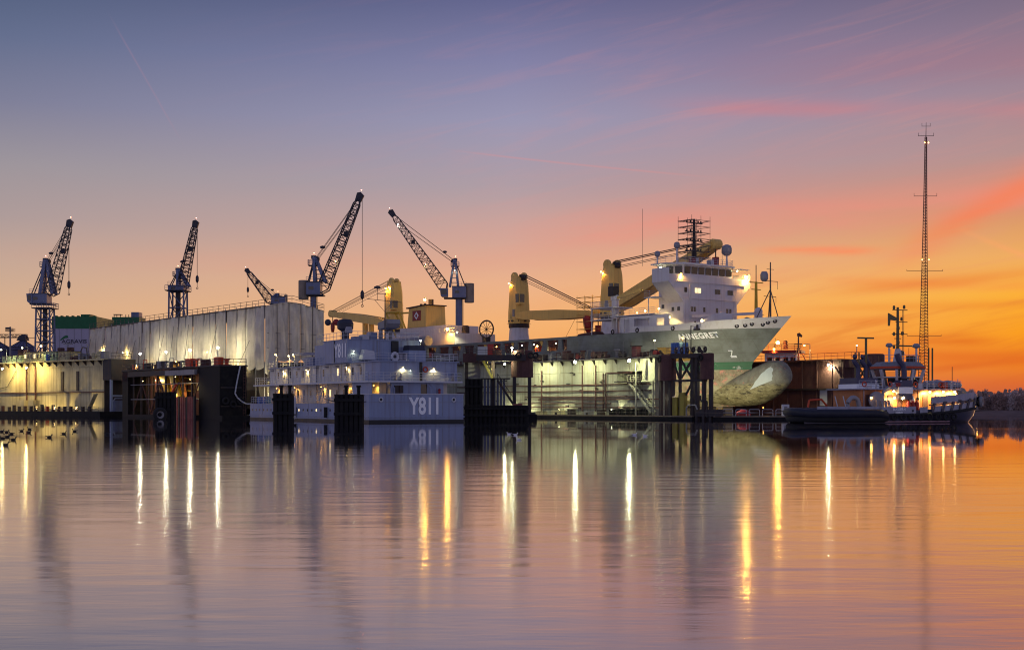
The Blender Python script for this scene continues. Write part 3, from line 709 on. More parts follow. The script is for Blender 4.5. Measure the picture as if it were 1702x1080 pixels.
# ================================================================ middle dock with the covered ship
DK2 = (-49.7, 225.0, 0)
def middle_dock():
    t = thing('floating_dock', 'black floating dock with rusty inner bays under the covered ship', 'dock', DK2, R(-52.7))
    zt = 8.9
    obj('pontoon', G().box(-44.5, 1.0, 0, 36, -.6, .5), m_black, t); obj('pontoon', G().box(-100, -44.5, 9.2, 36, -.6, .5), m_black, t)
    obj('end_wall', G().box(-8.5, 0, 0, 5, .5, zt), m_black, t)
    obj('near_wall', G().box(-44.5, -41.5, 0, 5, .5, zt), m_black, t)
    obj('near_wall_back', G().box(-41.5, -8.5, 3.6, 5, .5, zt), m_rusty, t)
    obj('wall_top', G().box(-44.5, .15, -.15, 5.15, zt, zt+.25), m_dark, t)
    obj('far_wall', G().box(-100, 0, 30.5, 35.5, .5, zt), m_dark, t)
    # open bay with gallery
    for i in range(9):
        x = -40 + i*3.9
        obj('bay_frame', G().beam((x, .6, .5), (x, .6, zt-.1), .3), m_dark, t)
    obj('gallery_beam', G().box(-41.5, -8.5, -.1, .45, zt-1.15, zt-.15), m_dark, t)
    obj('gallery_girder', G().box(-22, -9, -.6, -.15, zt-1.25, zt-.35), m_grey, t)
    for i in range(6):
        obj('gallery_brace', G().beam((-19 + i*2.0, -.3, zt-1.2), (-20.6 + i*2.0, -.3, zt-.2), .16), m_dark, t)
    for (x, z0, w, h) in ((-31, 4.4, 5, 1.7), (-36.5, 6.2, 3, 1.2), (-12.5, 6.2, 2.4, 1.5), (-36, 2.6, 3, 1.4), (-17, 5.0, 2.2, 1.4)):
        obj('repair_plate', G().box(x, x+w, 3.4, 3.6, z0, z0+h), random.choice((m_beige, m_pink, m_pink)), t)
    for i in range(10): obj('wall_rib', G().box(-40.5 + i*3.2, -40.3 + i*3.2, 3.3, 3.6, .5, zt-1.2), m_dark, t)
    for i in range(7):
        x = -40 + i*4.4; obj('truss_diagonal', G().beam((x, .5, 1.0 + (i % 2)*5.5), (x+4.2, .5, 6.5 - (i % 2)*5.5), .18), m_rusty, t)
    for z in (3.4, 6.2): obj('truss_rail', G().tube((-41, .4, z), (-9, .4, z), .08, 5), m_grey, t)
    for i in range(5): obj('shelf', G().box(-22.2, -18.6, 2.6, 3.55, 2.6 + i*1.15, 2.7 + i*1.15), m_yellow, t)
    # yellow strut pair
    for dx in (0, 4.4):
        obj('yellow_strut', G().prism([(-29.6+dx, 1.4, 7.8), (-26.8+dx, 1.4, 7.8), (-22.4+dx, 1.4, 1.2), (-23.9+dx, 1.4, 1.2), (-26.6+dx, 1.4, 4.6)], (0, .7, 0)), m_yellow, t)
    obj('orange_prop', G().beam((-25.0, .2, 1.0), (-18.8, .2, 6.0), .34), m_orange, t)
    obj('mooring_foot', G().box(-26, -19, -.8, .5, .5, 1.0), m_black, t)
    # sheet pile fence in front of the right bay
    for i in range(13):
        x = -18.0 + i*.82
        obj('sheet_pile', G().beam((x, -.9, -.6), (x, -.9, 3.7 + random.random()*.15), .42, .34), m_pink if i % 4 else m_dark, t)
    obj('waling', G().box(-18.3, -7.8, -.72, -.5, 3.0, 3.3), m_pink, t)
    # top rail and clutter along the deck
    obj('railing', G().rail([(-44.5, .1, zt+.25), (0, .1, zt+.25), (0, 5, zt+.25)], 1.05, 2.0, .04, 2), m_rail_dark, t)
    for i in range(26):
        x = -2 - i*1.6 - random.random(); s = .5 + random.random()*.8
        k = i % 4
        if k == 0: gg = G().lathe([(.7*s, 0), (.7*s, .15), (.35*s, .2), (.35*s, .9*s), (.6*s, .95*s), (.6*s, 1.15*s)], (x, 1.2+random.random()*2, zt+.25), 10); nm = 'bollard'
        elif k == 1: gg = G().box(x-.8*s, x+.8*s, 1.4, 2.4, zt+.25, zt+.25+1.3*s); nm = 'locker'
        elif k == 2: gg = G().path([(x-.9, 2, zt+.25), (x-.9, 2, zt+1.7*s), (x+.9, 2, zt+1.7*s), (x+.9, 2, zt+.25)], .08, 5); nm = 'pipe_hoop'
        else: gg = G().torus((x, 1.6, zt+.8), (.3, 1, 0), .5, .13, 12, 5); nm = 'hose_reel'
        obj(nm, gg, random.choice((m_rusty, m_dark, m_grey, m_orange)), t)
    for y, z in ((1.0, 3.0), (2.4, 2.4), (3.8, 3.0)): obj('tyre', G().torus((.2, y, z), (1,0,0), .5, .2, 14, 6), m_tyre, t)
    obj('ladder', G().tube((.12, 4.3, .4), (.12, 4.3, zt), .04, 4).tube((.12, 4.75, .4), (.12, 4.75, zt), .04, 4), m_rusty, t)
    for i in range(14): obj('rung', G().tube((.12, 4.3, .9+i*.55), (.12, 4.75, .9+i*.55), .03, 4), m_rusty, t)
    for z in (2.0, 5.2): obj('rubbing_bar', G().box(-.02, .12, .2, 4.0, z, z+.2), m_dark, t)
    for i in range(5): obj('chain', G().path([(-44+i*.6-.3*j, -.12, zt-.2-j*.9) for j in range(3)], .05, 5), m_rusty, t)
    # pale hose hanging off the end wall
    pts = []
    for i in range(13):
        a = i/12; pts.append((.25 + .1*math.sin(a*3), 3.7 + (-1.2*math.sin(a*PI*.55)) + 3.6*max(0, a-.62)**1.0*3.0, zt+.1 - 6.5*min(1, a*1.25) + (.5 if a > .9 else 0)*0))
    obj('hose', G().path(pts, .13, 6), m_white_rail, t, True)
    for (x, z, key, pw) in ((-22.5, 4.2, 'o', 700), ): lamp(t, (x, .9, z), key, pw, .2, aim=(0,1,-.2), cone=172)
    lamp(t, (-22, 1.5, zt+1.4), 'o', 350, .2); lamp(t, (-41, 1.5, zt+1.1), 'y', 300, .18)
    lamp(t, (-10.6, 2.5, zt+2.8), 'o', 350, .2)
    lamp(t, (-30, .9, 7.0), 'y', 800, .1, aim=(.3,1,-.6), cone=170); lamp(t, (-13, -2.4, 7.3), 'y', 420, .09, aim=(0,.5,-1)); lamp(t, (-14, .8, 6.9), 'y', 420, .09, aim=(0,1,-.6), cone=170); lamp(t, (-36, .8, 6.9), 'y', 420, .09, aim=(0,1,-.6), cone=170)  # the lamp out in front of the sheet piles is added to light them
    return t
dock2 = middle_dock()
def dk2(s, n, z=0):
    return Vector((DK2[0] - .606*s + .795*n, DK2[1] + .795*s + .606*n, z))
for i, (px, py, s) in enumerate(((233, 588, 62), (276, 585, 46), (316, 582, 31), (362, 578, 16), (204, 586, 72), (163, 586, 96))):
    n = 5.6 if i < 4 else 9.0
    # solve s so the post stands on the inner wall line in this direction
    rt = (px-851)/FPX; a0 = dk2(0, n); s = (a0.x - rt*a0.y) / (.606 + rt*.795)
    p = dk2(s, n); top = W(px, py, p.y)
    lamp_post('dock lamp post in front of the tarpaulin side, %s of the row' % ('fourth from right', 'third from right', 'second from right', 'rightmost', 'second from left', 'leftmost')[i], (p.x, p.y, .5), top, 'w' if i < 4 else 'y', 860 if i < 4 else 500, .28 if i < 4 else .18, 'lamp posts along the covered ship', aim=(.795,.606,-.35))

# ================================================================ covered ship under tarpaulins
def tarp_material():
    m = M('grey_tarpaulin', C(224, 212, 190), .75, dirt=.45, dcol=C(170, 154, 132), scale=.5, streak=.4, scol=C(112, 96, 84), bump=1.0, bscale=1.1)
    return m
m_tarp = tarp_material()
m_tarp_roof = M('dusty_roof_sheet', C(150, 138, 126), .8, dirt=.5, scale=.3)
def covered_ship():
    p = dk2(4.4, 10.7)
    t = thing('covered_ship', 'ship in dock shrouded in pale tarpaulins with a scaffold roof', 'ship', (p.x, p.y, 0), R(-52.7))
    L = 88.0; Wd = 11.9; z0, ze = 9.3, 19.9
    rnd = random.Random(3)
    obj('hull', G().prism([(0-3, 1.2, 1.6), (-3, Wd-1.2, 1.6), (-3, Wd, 5), (-3, Wd, z0+.8), (-3, 0.3, z0+.8), (-3, .3, 5)], (-L+3, 0, 0)), m_dark, t)
    for i in range(16): obj('keel_block', G().box(-6-i*5.2, -4.6-i*5.2, 4, 8, .5, 1.6), m_wood, t)
    # side panels
    n = 21; brk = [0.0]
    for i in range(n): brk.append(brk[-1] + rnd.uniform(.62, 1.4))
    brk = [b*L/brk[-1] for b in brk]; w = L/n
    def panel(name, P0, ux, un, w, zb, zt0, zt1, sag, seed, tri=0):
        """one hanging sheet: billows inward, gathered at the laces, with creases"""
        r = random.Random(seed); nu, nv = 9, 12; rows = []
        ph = [r.random()*6.28 for _ in range(5)]; am = [r.uniform(.12, .26) for _ in range(3)]
        for j in range(nv+1):
            v = j/nv; row = []
            for i in range(nu+1):
                u = i/nu; zt = zt0 + (zt1-zt0)*u
                z = zb + (zt-zb)*v - sag*math.sin(PI*u)*(1-v)**3
                out = .75*math.sin(PI*u)**.7*math.sin(PI*min(1, v*1.02))**.6*(.7+.5*(1-v)) + am[0]*math.sin(9*u+ph[0]+3*v)*math.sin(PI*u) + am[1]*math.sin(14*v+ph[1]+4*u)*math.sin(PI*u)*.6 + am[2]*math.sin(22*u-5*v+ph[2])*.35*math.sin(PI*u)
                out += .5*(1-v)**4*math.sin(PI*u)*(1 if r else 0)
                q = Vector(P0) + Vector(ux)*w*(u*.965+.0175) + Vector(un)*out; row.append((q.x, q.y, z))
            rows.append(row)
        return obj(name, G().grid(rows), m_tarp, t, True)
    for i in range(n):
        zz = 9.6 + rnd.uniform(-.3, .3) if i > 0 else 9.0
        panel('tarpaulin_panel', (-brk[i+1], rnd.uniform(-.12, .12), 0), (1,0,0), (0,-1,0), brk[i+1]-brk[i], zz, ze + rnd.uniform(-.12, .06), ze + rnd.uniform(-.12, .06), rnd.uniform(.2, 1.0), 10+i)
    m5 = 5; ww = Wd/m5
    pk = [ze, ze+.55, ze+.95, ze+.75, ze+.2, ze-.35]
    for i in range(m5):
        panel('tarpaulin_panel', (0, i*ww, 0), (0,1,0), (1,0,0), ww, 8.0 if i == 0 else 10.6 + rnd.uniform(-.2, .2), pk[i], pk[i+1], rnd.uniform(.3, .9), 60+i)
    # end corner sheet hanging low
    # lacing ribs between sheets
    for i in range(n+1): obj('scaffold_pole', G().tube((-brk[i], -.12, 2.0), (-brk[i] + rnd.uniform(-.15, .15), -.12, ze+.4), .06, 5), m_grey, t)
    for i in range(1, m5): obj('lacing_rope', G().tube((.05, i*ww, 10.4), (.05, i*ww, pk[i]), .05, 4), m_rail_dark, t)
    for i in range(n): 
        a = -i*w - w*.5 + rnd.uniform(-1, 1); lean = rnd.uniform(.2, 1.3)
        if rnd.random() < .35: continue
        obj('scaffold_brace', G().tube((a-w*.5*lean, -1.05, 9.4), (a+w*.4*lean, -1.05, rnd.uniform(12.5, 18.5)), .045, 4), m_rail_dark, t)
    for z in (12.4, 15.1):
        obj('lacing_rope', G().tube((.42, .2, z), (.42, Wd-.2, z), .035, 4), m_rail_dark, t)
    # roof
    rows = []
    for j, x in enumerate((.2, -L*.25, -L*.5, -L*.75, -L-.2)):
        rows.append([(x, y, z-.12) for y, z in ((-.2, ze), (Wd*.2, ze+.5), (Wd*.42, ze+.95), (Wd*.62, ze+.75), (Wd*.82, ze+.15), (Wd+.2, ze-.4))])
    obj('roof_sheet', G().grid(rows), m_tarp_roof, t)
    obj('roof_railing', G().rail([(-L, -.1, ze), (0, -.1, ze), (0, Wd*.45, ze+1.0), (0, Wd, ze-.3)], 1.1, 2.4, .04, 2), m_rail_dark, t)
    obj('roof_railing', G().rail([(-L, Wd, ze-.4), (0, Wd, ze-.3)], 1.1, 2.4, .04, 2), m_rail_dark, t)
    obj('eave_beam', G().box(-L, .1, -.16, .1, ze-.12, ze+.1), m_rail_dark, t)
    # scaffold below the end
    sm = M('galvanised_scaffold', C(170, 170, 150), .5, .4, dirt=.3)
    for y in (.3, 2.2, 4.1, 6.0, 8, 10, 11.6):
        for x in (.6, 2.4): obj('scaffold_pole', G().tube((x, y, .5), (x, y, 9.8), .06, 5), sm, t)
    for z in (2.4, 4.4, 6.4, 8.4):
        for x in (.6, 2.4): obj('scaffold_ledger', G().tube((x, .1, z), (x, 11.8, z), .05, 4), sm, t)
        obj('scaffold_board', G().box(.7, 2.3, .2, 11.7, z+.06, z+.12), m_wood, t)
    for i, (y, z) in enumerate(((.3, .6), (2.2, 2.4), (.3, 4.4), (4.1, 4.4), (2.2, 6.4), (6, .6), (6, 6.4))):
        obj('scaffold_brace', G().tube((2.45, y, z), (2.45, y+1.9, z+2), .05, 4), sm, t); obj('scaffold_brace', G().tube((2.45, y+1.9, z+.2), (2.45, y, z+2.2), .05, 4), sm, t)
    lamp(t, (3.4, .8, 5.6), 'y', 900, .2, aim=(-.6,.8,0), cone=170); lamp(t, (3.4, -.6, 3.6), 'w', 1200, .22, aim=(-.6,.8,.2), cone=170)
    for s_, zz in ((10, 8.6), (30, 8.6), (50, 8.6), (70, 8.6)): lamp(t, (-s_, -1.6, zz), 'y', 500, .12, aim=(0,1,.3))
    return t
covered_ship()
# ================================================================ grey barracks ship
def barracks_ship():
    t = thing('barracks_ship', 'grey naval barracks ship with white number painted on its flat end', 'ship', (-18.8, 174, 0), R(-60.2))
    Lx = 48.0; B = 14.0
    # hull
    obj('hull', G().box(-Lx, -6.8, 0, B, -.8, 2.5), m_navy_grey, t)
    obj('end_hull', G().box(-6.8, 0, 0, B, -.8, 3.7), m_navy_grey, t)
    obj('boot_stripe', G().box(-Lx-.04, .04, -.04, B+.04, -.2, .32), m_navy_dark, t)
    obj('rubbing_strake', G().box(-Lx-.1, .12, -.12, B+.12, .62, .78), m_navy_grey, t)
    obj('sheer_rail', G().box(-6.8, .06, -.06, B+.06, 3.7, 3.8), m_white_rail, t)
    obj('deck', G().box(-Lx, -6.8, .1, B-.1, 2.5, 2.56), m_grey, t)
    for i in range(22):
        x = -10 - i*1.75
        obj('porthole', G().lathe([(.2, -.03), (.2, .02)], (x, 0, 1.55), 10, 'y'), m_lit if i in (5, 9, 14) else m_glass, t)
    for x in (-12, -17, -22, -27, -32, -37, -42): obj('hull_seam', G().box(x, x+.06, -.03, 0, .8, 2.5), m_grey, t)
    for y in (3.6, 7.2, 10.8): obj('hull_seam', G().box(0, .025, y, y+.05, .8, 3.7), m_grey, t)
    obj('hull_seam', G().box(0, .03, .1, B-.1, 2.62, 2.67), m_grey, t)
    for x in (-9.2, -14.6, -26.8): obj('side_fender', G().tube((x, -.28, .5), (x, -.28, 2.0), .24, 8), m_tyre, t)
    # ground floor house
    yo = 2.3
    h1 = obj('lower_house', G().box(-46, -2.6, yo+.3, B-1.2, 2.56, 5.3), m_navy_cream, t)
    obj('end_house', G().box(-2.6, -.9, 3.6, B-2.6, 3.72, 5.3), m_navy_grey, t)
    obj('end_side_plate', G().box(-6.8, -.6, .5, .7, 3.75, 5.3), m_navy_grey, t)
    obj('end_deck', G().box(-6.8, -.02, .02, B-.02, 3.7, 3.74), m_grey, t)
    for i in range(14):
        x = -9.5 - i*2.6
        obj('window', G().box(x-.22, x+.22, yo+.25, yo+.32, 3.5, 4.5), m_lit if i == 4 else m_glass, h1)
    for i in range(9):
        x = -8.5 - i*4.1; obj('wall_stiffener', G().box(x, x+.12, yo+.12, yo+.3, 2.6, 5.3), m_navy_cream, h1)
    for x in (-14.0, -21.0, -30.5): obj('door', G().box(x-.42, x+.42, yo+.24, yo+.3, 2.62, 4.6), m_navy_grey, h1)
    # upper deck plate
    obj('upper_deck', G().box(-46.5, -.25, .0, B, 5.3, 5.52), m_white_rail, t)
    h2 = obj('upper_house', G().box(-45, -1.5, yo, B-.3, 5.52, 8.1), m_navy_cream, t)
    obj('front_bulkhead', G().box(-6.4, -1.4, yo-.04, B-.25, 5.54, 8.12), m_navy_grey, t)
    for i in range(13):
        x = -8.0 - i*2.75
        obj('window', G().box(x-.2, x+.2, yo-.05, yo+.02, 6.5, 7.5), m_lit if i == 3 else m_glass, h2)
    for i in range(10):
        x = -7.2 - i*3.9
        obj('wall_stiffener', G().box(x, x+.14, yo-.16, yo, 5.54, 8.1), m_navy_cream, h2)
        obj('awning', G().prism([(x-1.9, yo, 7.92), (x-1.9, yo-.7, 7.72), (x-1.9, yo, 7.78)], (1.1, 0, 0)), m_grey, h2)
    obj('roof_deck', G().box(-45.3, -1.2, yo-.3, B, 8.1, 8.22), m_navy_grey, t)
    # bridge block
    b = obj('bridge_block', G().box(-19.9, -11, 1.5, 12.7, 8.22, 11.4), m_navy_grey, t)
    obj('block_extension', G().box(-25.5, -19.9, 2.4, 12.2, 8.22, 11.1), m_navy_grey, t)
    obj('corner_seam', G().box(-15.7, -15.45, 1.42, 1.5, 8.3, 11.4), m_crane_dark, b)
    obj('dark_locker', G().box(-11, -10.6, 8.2, 9.2, 8.3, 11.35), m_navy_dark, b)
    obj('end_seam', G().box(-11, -10.94, 6.0, 6.1, 8.3, 11.4), m_grey, b)
    obj('roof_rim', G().box(-20, -10.9, 1.4, 12.8, 11.4, 11.5), m_navy_grey, b)
    obj('life_raft_davit', G().prism([(-10.9, 3.2, 8.6), (-10.9, 5.2, 8.6), (-10.9, 5.0, 9.8), (-10.9, 3.6, 10.0)], (1.3, 0, 0)), m_white_rail, t)
    obj('boiler_casing', G().box(-10.9, -8.6, 9.9, 12.5, 8.25, 10.0), m_navy_grey, t)
    obj('casing_top', G().prism([(-10.9, 10, 10.0), (-8.6, 10, 10.0), (-8.9, 10, 10.7), (-10.6, 10, 10.7)], (0, 2.4, 0)), m_crane_dark, t)
    for y in (7.6, 8.3): obj('capstan', G().lathe([(.5, 8.25), (.5, 8.5), (.28, 8.6), (.3, 9.3), (.52, 9.5)], (-6.5, y, 0), 10), m_radome, t)
    obj('hose_reel', G().torus((-6.2, 6.6, 8.95), (1,.2,0), .5, .2, 14, 6), m_white_rail, t)
    # roof gear
    obj('roof_railing', G().rail([(-25, 2.5, 11.5), (-11.1, 1.6, 11.5), (-11.1, 12.6, 11.5), (-20, 12.6, 11.5)], 1.1, 1.5, .03, 2), m_white_rail, t)
    obj('vent_cowl', G().lathe([(.55, 11.5), (.55, 12.8), (1.15, 13.2), (1.2, 14.0), (.9, 14.5), (.3, 14.6)], (-16.2, 3.4, 0), 14), m_crane_dark, t)
    obj('searchlight', G().lathe([(.5, 12.4), (.55, 12.8), (.4, 13.3)], (-13.0, 2.6, 0), 10), m_radome, t)
    obj('exhaust_box', G().prism([(-16.5, 8.6, 13.2), (-13.6, 8.6, 13.4), (-13.0, 8.6, 14.0), (-13.2, 8.6, 14.6), (-16.5, 8.6, 14.2)], (0, 2.0, 0)), m_grey, t)
    for y in (8.8, 10.3): obj('exhaust_leg', G().box(-16.2, -15.5, y-.15, y+.15, 11.5, 13.2), m_grey, t)
    obj('mast', G().tube((-13.5, 8.4, 11.5), (-13.5, 8.4, 18.3), .11, 6, .07), m_rail_dark, t)
    g = G(); g.tube((-13.5, 5.6, 17.4), (-13.5, 11.0, 17.1), .04, 4); g.tube((-13.5, 7.2, 18.2), (-13.5, 9.6, 18.2), .035, 4); g.tube((-13.5, 6.8, 17.3), (-13.5, 8.4, 15.6), .03, 4); g.tube((-13.5, 9.8, 17.2), (-13.5, 8.4, 15.9), .03, 4)
    g.tube((-13.5, 7.2, 17.3), (-13.5, 7.2, 19.0), .04, 4); obj('yard_arm', g, m_rail_dark, t)
    obj('radar_scanner', G().lathe([(.1, 18.9), (.5, 19.0), (.45, 19.2), (.1, 19.35)], (-13.5, 7.2, 0), 10), m_rail_dark, t)
    for x in (-23.5, -24.6): obj('signal_ball', G().ball((x, 4.6 + (x+24)*.8, 14.6), .5, 10), m_crane_dark if x < -24 else m_red, t, True)
    for (y, h) in ((6.4, 2.2), (7.6, 3.0), (5.2, 1.6)): obj('roof_locker', G().box(-19 + y*.1, -17.6 + y*.1, y, y+1.1, 11.5, 11.5 + h*.45), random.choice((m_white_rail, m_navy_grey)), t)
    # railings
    obj('railing', G().rail([(-45.8, .1, 5.52), (-.4, .1, 5.52), (-.4, B-.1, 5.52), (-4, B-.1, 5.52)], 1.1, 1.1, .028, 3), m_white_rail, t)
    obj('railing', G().rail([(-45, 2.2, 8.22), (-1.4, 2.2, 8.22), (-1.4, B-.1, 8.22), (-8, B-.1, 8.22)], 1.05, 1.3, .028, 3), m_white_rail, t)
    obj('railing', G().rail([(-47.8, .1, 2.56), (-7, .1, 2.56)], 1.05, 1.2, .028, 3), m_white_rail, t)
    for x in (-46, -43.8): obj('deck_locker', G().box(x, x+1.5, .5, 1.6, 2.56, 3.6), m_blue, t)
    # fairleads and end details
    for y in (1.7, 12.5):
        f = obj('fairlead', G().torus((.06, y, 3.0), (1,0,0), .27, .09, 16, 6), m_white_rail, t)
        obj('fairlead_hole', G().lathe([(.26, .0), (.26, .05)], (0, y, 3.0), 14, 'x'), m_navy_dark, f)
    for y in (3.2, 3.8, 9.2, 9.8): obj('stanchion', G().path([(-.2, y, 3.75), (-.2, y, 4.5), (-.7, y-.4, 5.3)], .06, 5), m_navy_grey, t)
    obj('end_door', G().box(-.9, -.84, 8.0, 8.9, 3.8, 5.1), m_glass, t)
    for y in (4.0, 4.7): obj('switch_box', G().box(-.9, -.6, y, y+.55, 3.9, 4.9), m_dark, t)
    obj('fire_hydrant', G().lathe([(.16, 3.74), (.16, 4.3), (.22, 4.35), (.1, 4.5)], (-.5, 10.6, 0), 8), m_red, t)
    obj('life_ring', G().torus((-1.32, 8.9, 7.1), (1,0,0), .33, .09, 14, 6), m_orange, t)
    obj('drain_pipe', G().tube((-1.3, 8.2, 4.0), (-1.3, 8.2, 8.1), .22, 6), m_navy_dark, t)
    for y in (4.3, 5.1, 13.0): obj('hose_reel', G().torus((-1.0, y, 6.1), (.6,1,0), .4, .15, 12, 6), m_radome, t)
    for x in (-12.5, -24, -36): obj('vent_pipe', G().path([(x, yo-.2, 2.6), (x, yo-.2, 8.2)], .09, 6), m_grey, t)
    obj('hose', G().path([(-21, 1.6, 4.4), (-20, .1, 3.6), (-18.8, -.1, 2.9), (-17.5, -.1, 3.0), (-16.4, .1, 4.6), (-16, .6, 5.2)], .07, 5), m_white_rail, t)
    # boat davit crane and deck gear on the roof aft
    obj('davit_post', G().tube((-27, 4, 8.2), (-27, 4, 9.6), .25, 8), m_crane_blue, t)
    obj('davit_arm', G().beam((-26.4, 4, 10.0), (-37.5, 3.4, 10.3), .35, .4), m_crane_blue, t)
    obj('work_box', G().box(-33, -29, 3.5, 6.5, 8.22, 9.6), m_crane_blue, t)
    for (x, z) in ((-43.5, 10.4), (-37.5, 10.0), (-35.5, 10.1)):
        obj('lamp_mast', G().tube((x, 2.9, 8.2), (x, 2.9, z), .06, 5), m_grey, t); lamp(t, (x, 2.7, z), 'y', 420, .18)
    # numbers
    text('Y811', 3.1, (.035, 8.2, 2.05), (0,1,0), t, m_text_white, 'hull_number', .09, .72)
    text('Y811', 2.7, (-13.3, 1.47, 9.85), (1,0,0), t, m_text_white, 'hull_number', .05, .82)
    # wall lamps
    for (x, y, z, P_) in ((-12.4, yo-.3, 7.55, 160), (-1.2, 5.5, 7.3, 260), (-1.2, 10.1, 7.2, 260), (-22, yo-.3, 4.95, 200), (-33, yo-.3, 4.95, 200), (-12, yo-.3, 4.95, 220), (-3.0, 2.0, 4.9, 140), (-28, yo-.3, 7.55, 160), (-38, yo-.3, 7.55, 200), (-41, yo-.3, 4.95, 200)):
        lamp(t, (x, y, z), 'o' if z < 5 else 'y', P_*.7, .09, 'wall_lamp', aim=(0,.25,-1) if x < -2 else (-.25,0,-1))
    lamp(t, (-10.7, 2.4, 9.8), 'g', 25, .1, 'wall_lamp')
    lamp(t, (-1.2, 13.0 - 6.4, 6.9), 'g', 8, .08, 'wall_lamp')
    # mooring lines
    obj('mooring_line', G().path([(.05, 1.7, 3.0), (-1.5, -1.0, 2.6), (-4.2, -2.6, 2.6), (-8.6, -2.8, 3.1)], .06, 5), m_navy_dark, t)
    return t
barracks_ship()

# ================================================================ black piled dolphins
def dolphin(label, px0, px1, ptop, d, n, rows=2, horns=True, seed=1):
    rnd = random.Random(seed); k = d/FPX
    o = W((px0+px1)/2, 700, d); o.z = 0
    t = thing('mooring_dolphin', label, 'dolphin', o, 0, 'black mooring dolphins')
    w = (px1-px0)*k; zt = W(0, ptop, d).z; st = w/n
    for j in range(rows):
        for i in range(n):
            x = -w/2 + (i+.5)*st; h = zt + rnd.uniform(-.12, .1)
            obj('pile', G().tube((x, j*st*1.05, -1.2), (x, j*st*1.05, h), st*.53, 8), m_black, t)
    for z in (zt*.35, zt*.82): obj('waling', G().box(-w/2-.05, w/2+.05, -st*.72, -st*.5, z-.18, z+.18), m_black, t)
    obj('cap', G().box(-w/2, w/2, -st*.5, st*1.5*(rows-1)+st*.4, zt-.12, zt+.06), m_black, t)
    if horns:
        for x in (-w*.1, w*.33): obj('bollard', G().lathe([(.2, zt), (.2, zt+.9), (.32, zt+.95), (.3, zt+1.15)], (x, st*.3, 0), 8), m_black, t)
    return t
dolphin('narrow black pile dolphin against the far half of the barracks ship', 454, 487, 655, 165, 4, 2, True, 2)
dolphin('wide black pile dolphin beside the numbered end of the barracks ship', 556, 604, 656, 160, 6, 2, True, 3)
dolphin('dark pile dolphin with pale-topped tubes in front of the middle dock', 258, 291, 652, 215, 5, 2, False, 5)
dolphin('broad low black pile wall between barracks ship and stair platform', 772, 878, 674, 196, 14, 2, False, 6)
dolphin('tall black pile wall just right of the barracks ship end', 773, 802, 630, 200, 4, 2, False, 7)
o = W(266, 686, 212); t = thing('fender_tyre', 'large pale-rimmed tyre fender floating before the middle dock', 'tyre', (o.x, o.y, .75), 0)
obj('tread', G().torus((0,0,0), (.5,-1,0), .75, .42, 20, 8), m_tyre, t, True); obj('rim', G().torus((0,-.1,0), (.5,-1,0), .62, .3, 20, 6), m_grey, t, True)
o = W(522, 683, 160); t = thing('pole_fender', 'white cylindrical fender hanging beside the narrow dolphin', 'fender', (W(487.5, 683, 166).x, 166, 0), 0)
obj('float', G().lathe([(.2, .5), (.32, .65), (.32, 3.2), (.2, 3.35)], n=10), m_white_rail, t, True); obj('band', G().lathe([(.335, 1.0), (.335, 1.15)], n=10), m_dark, t); obj('rope', G().tube((0,0,3.35), (-.4, 0, 4.1), .04, 4), m_rope, t)

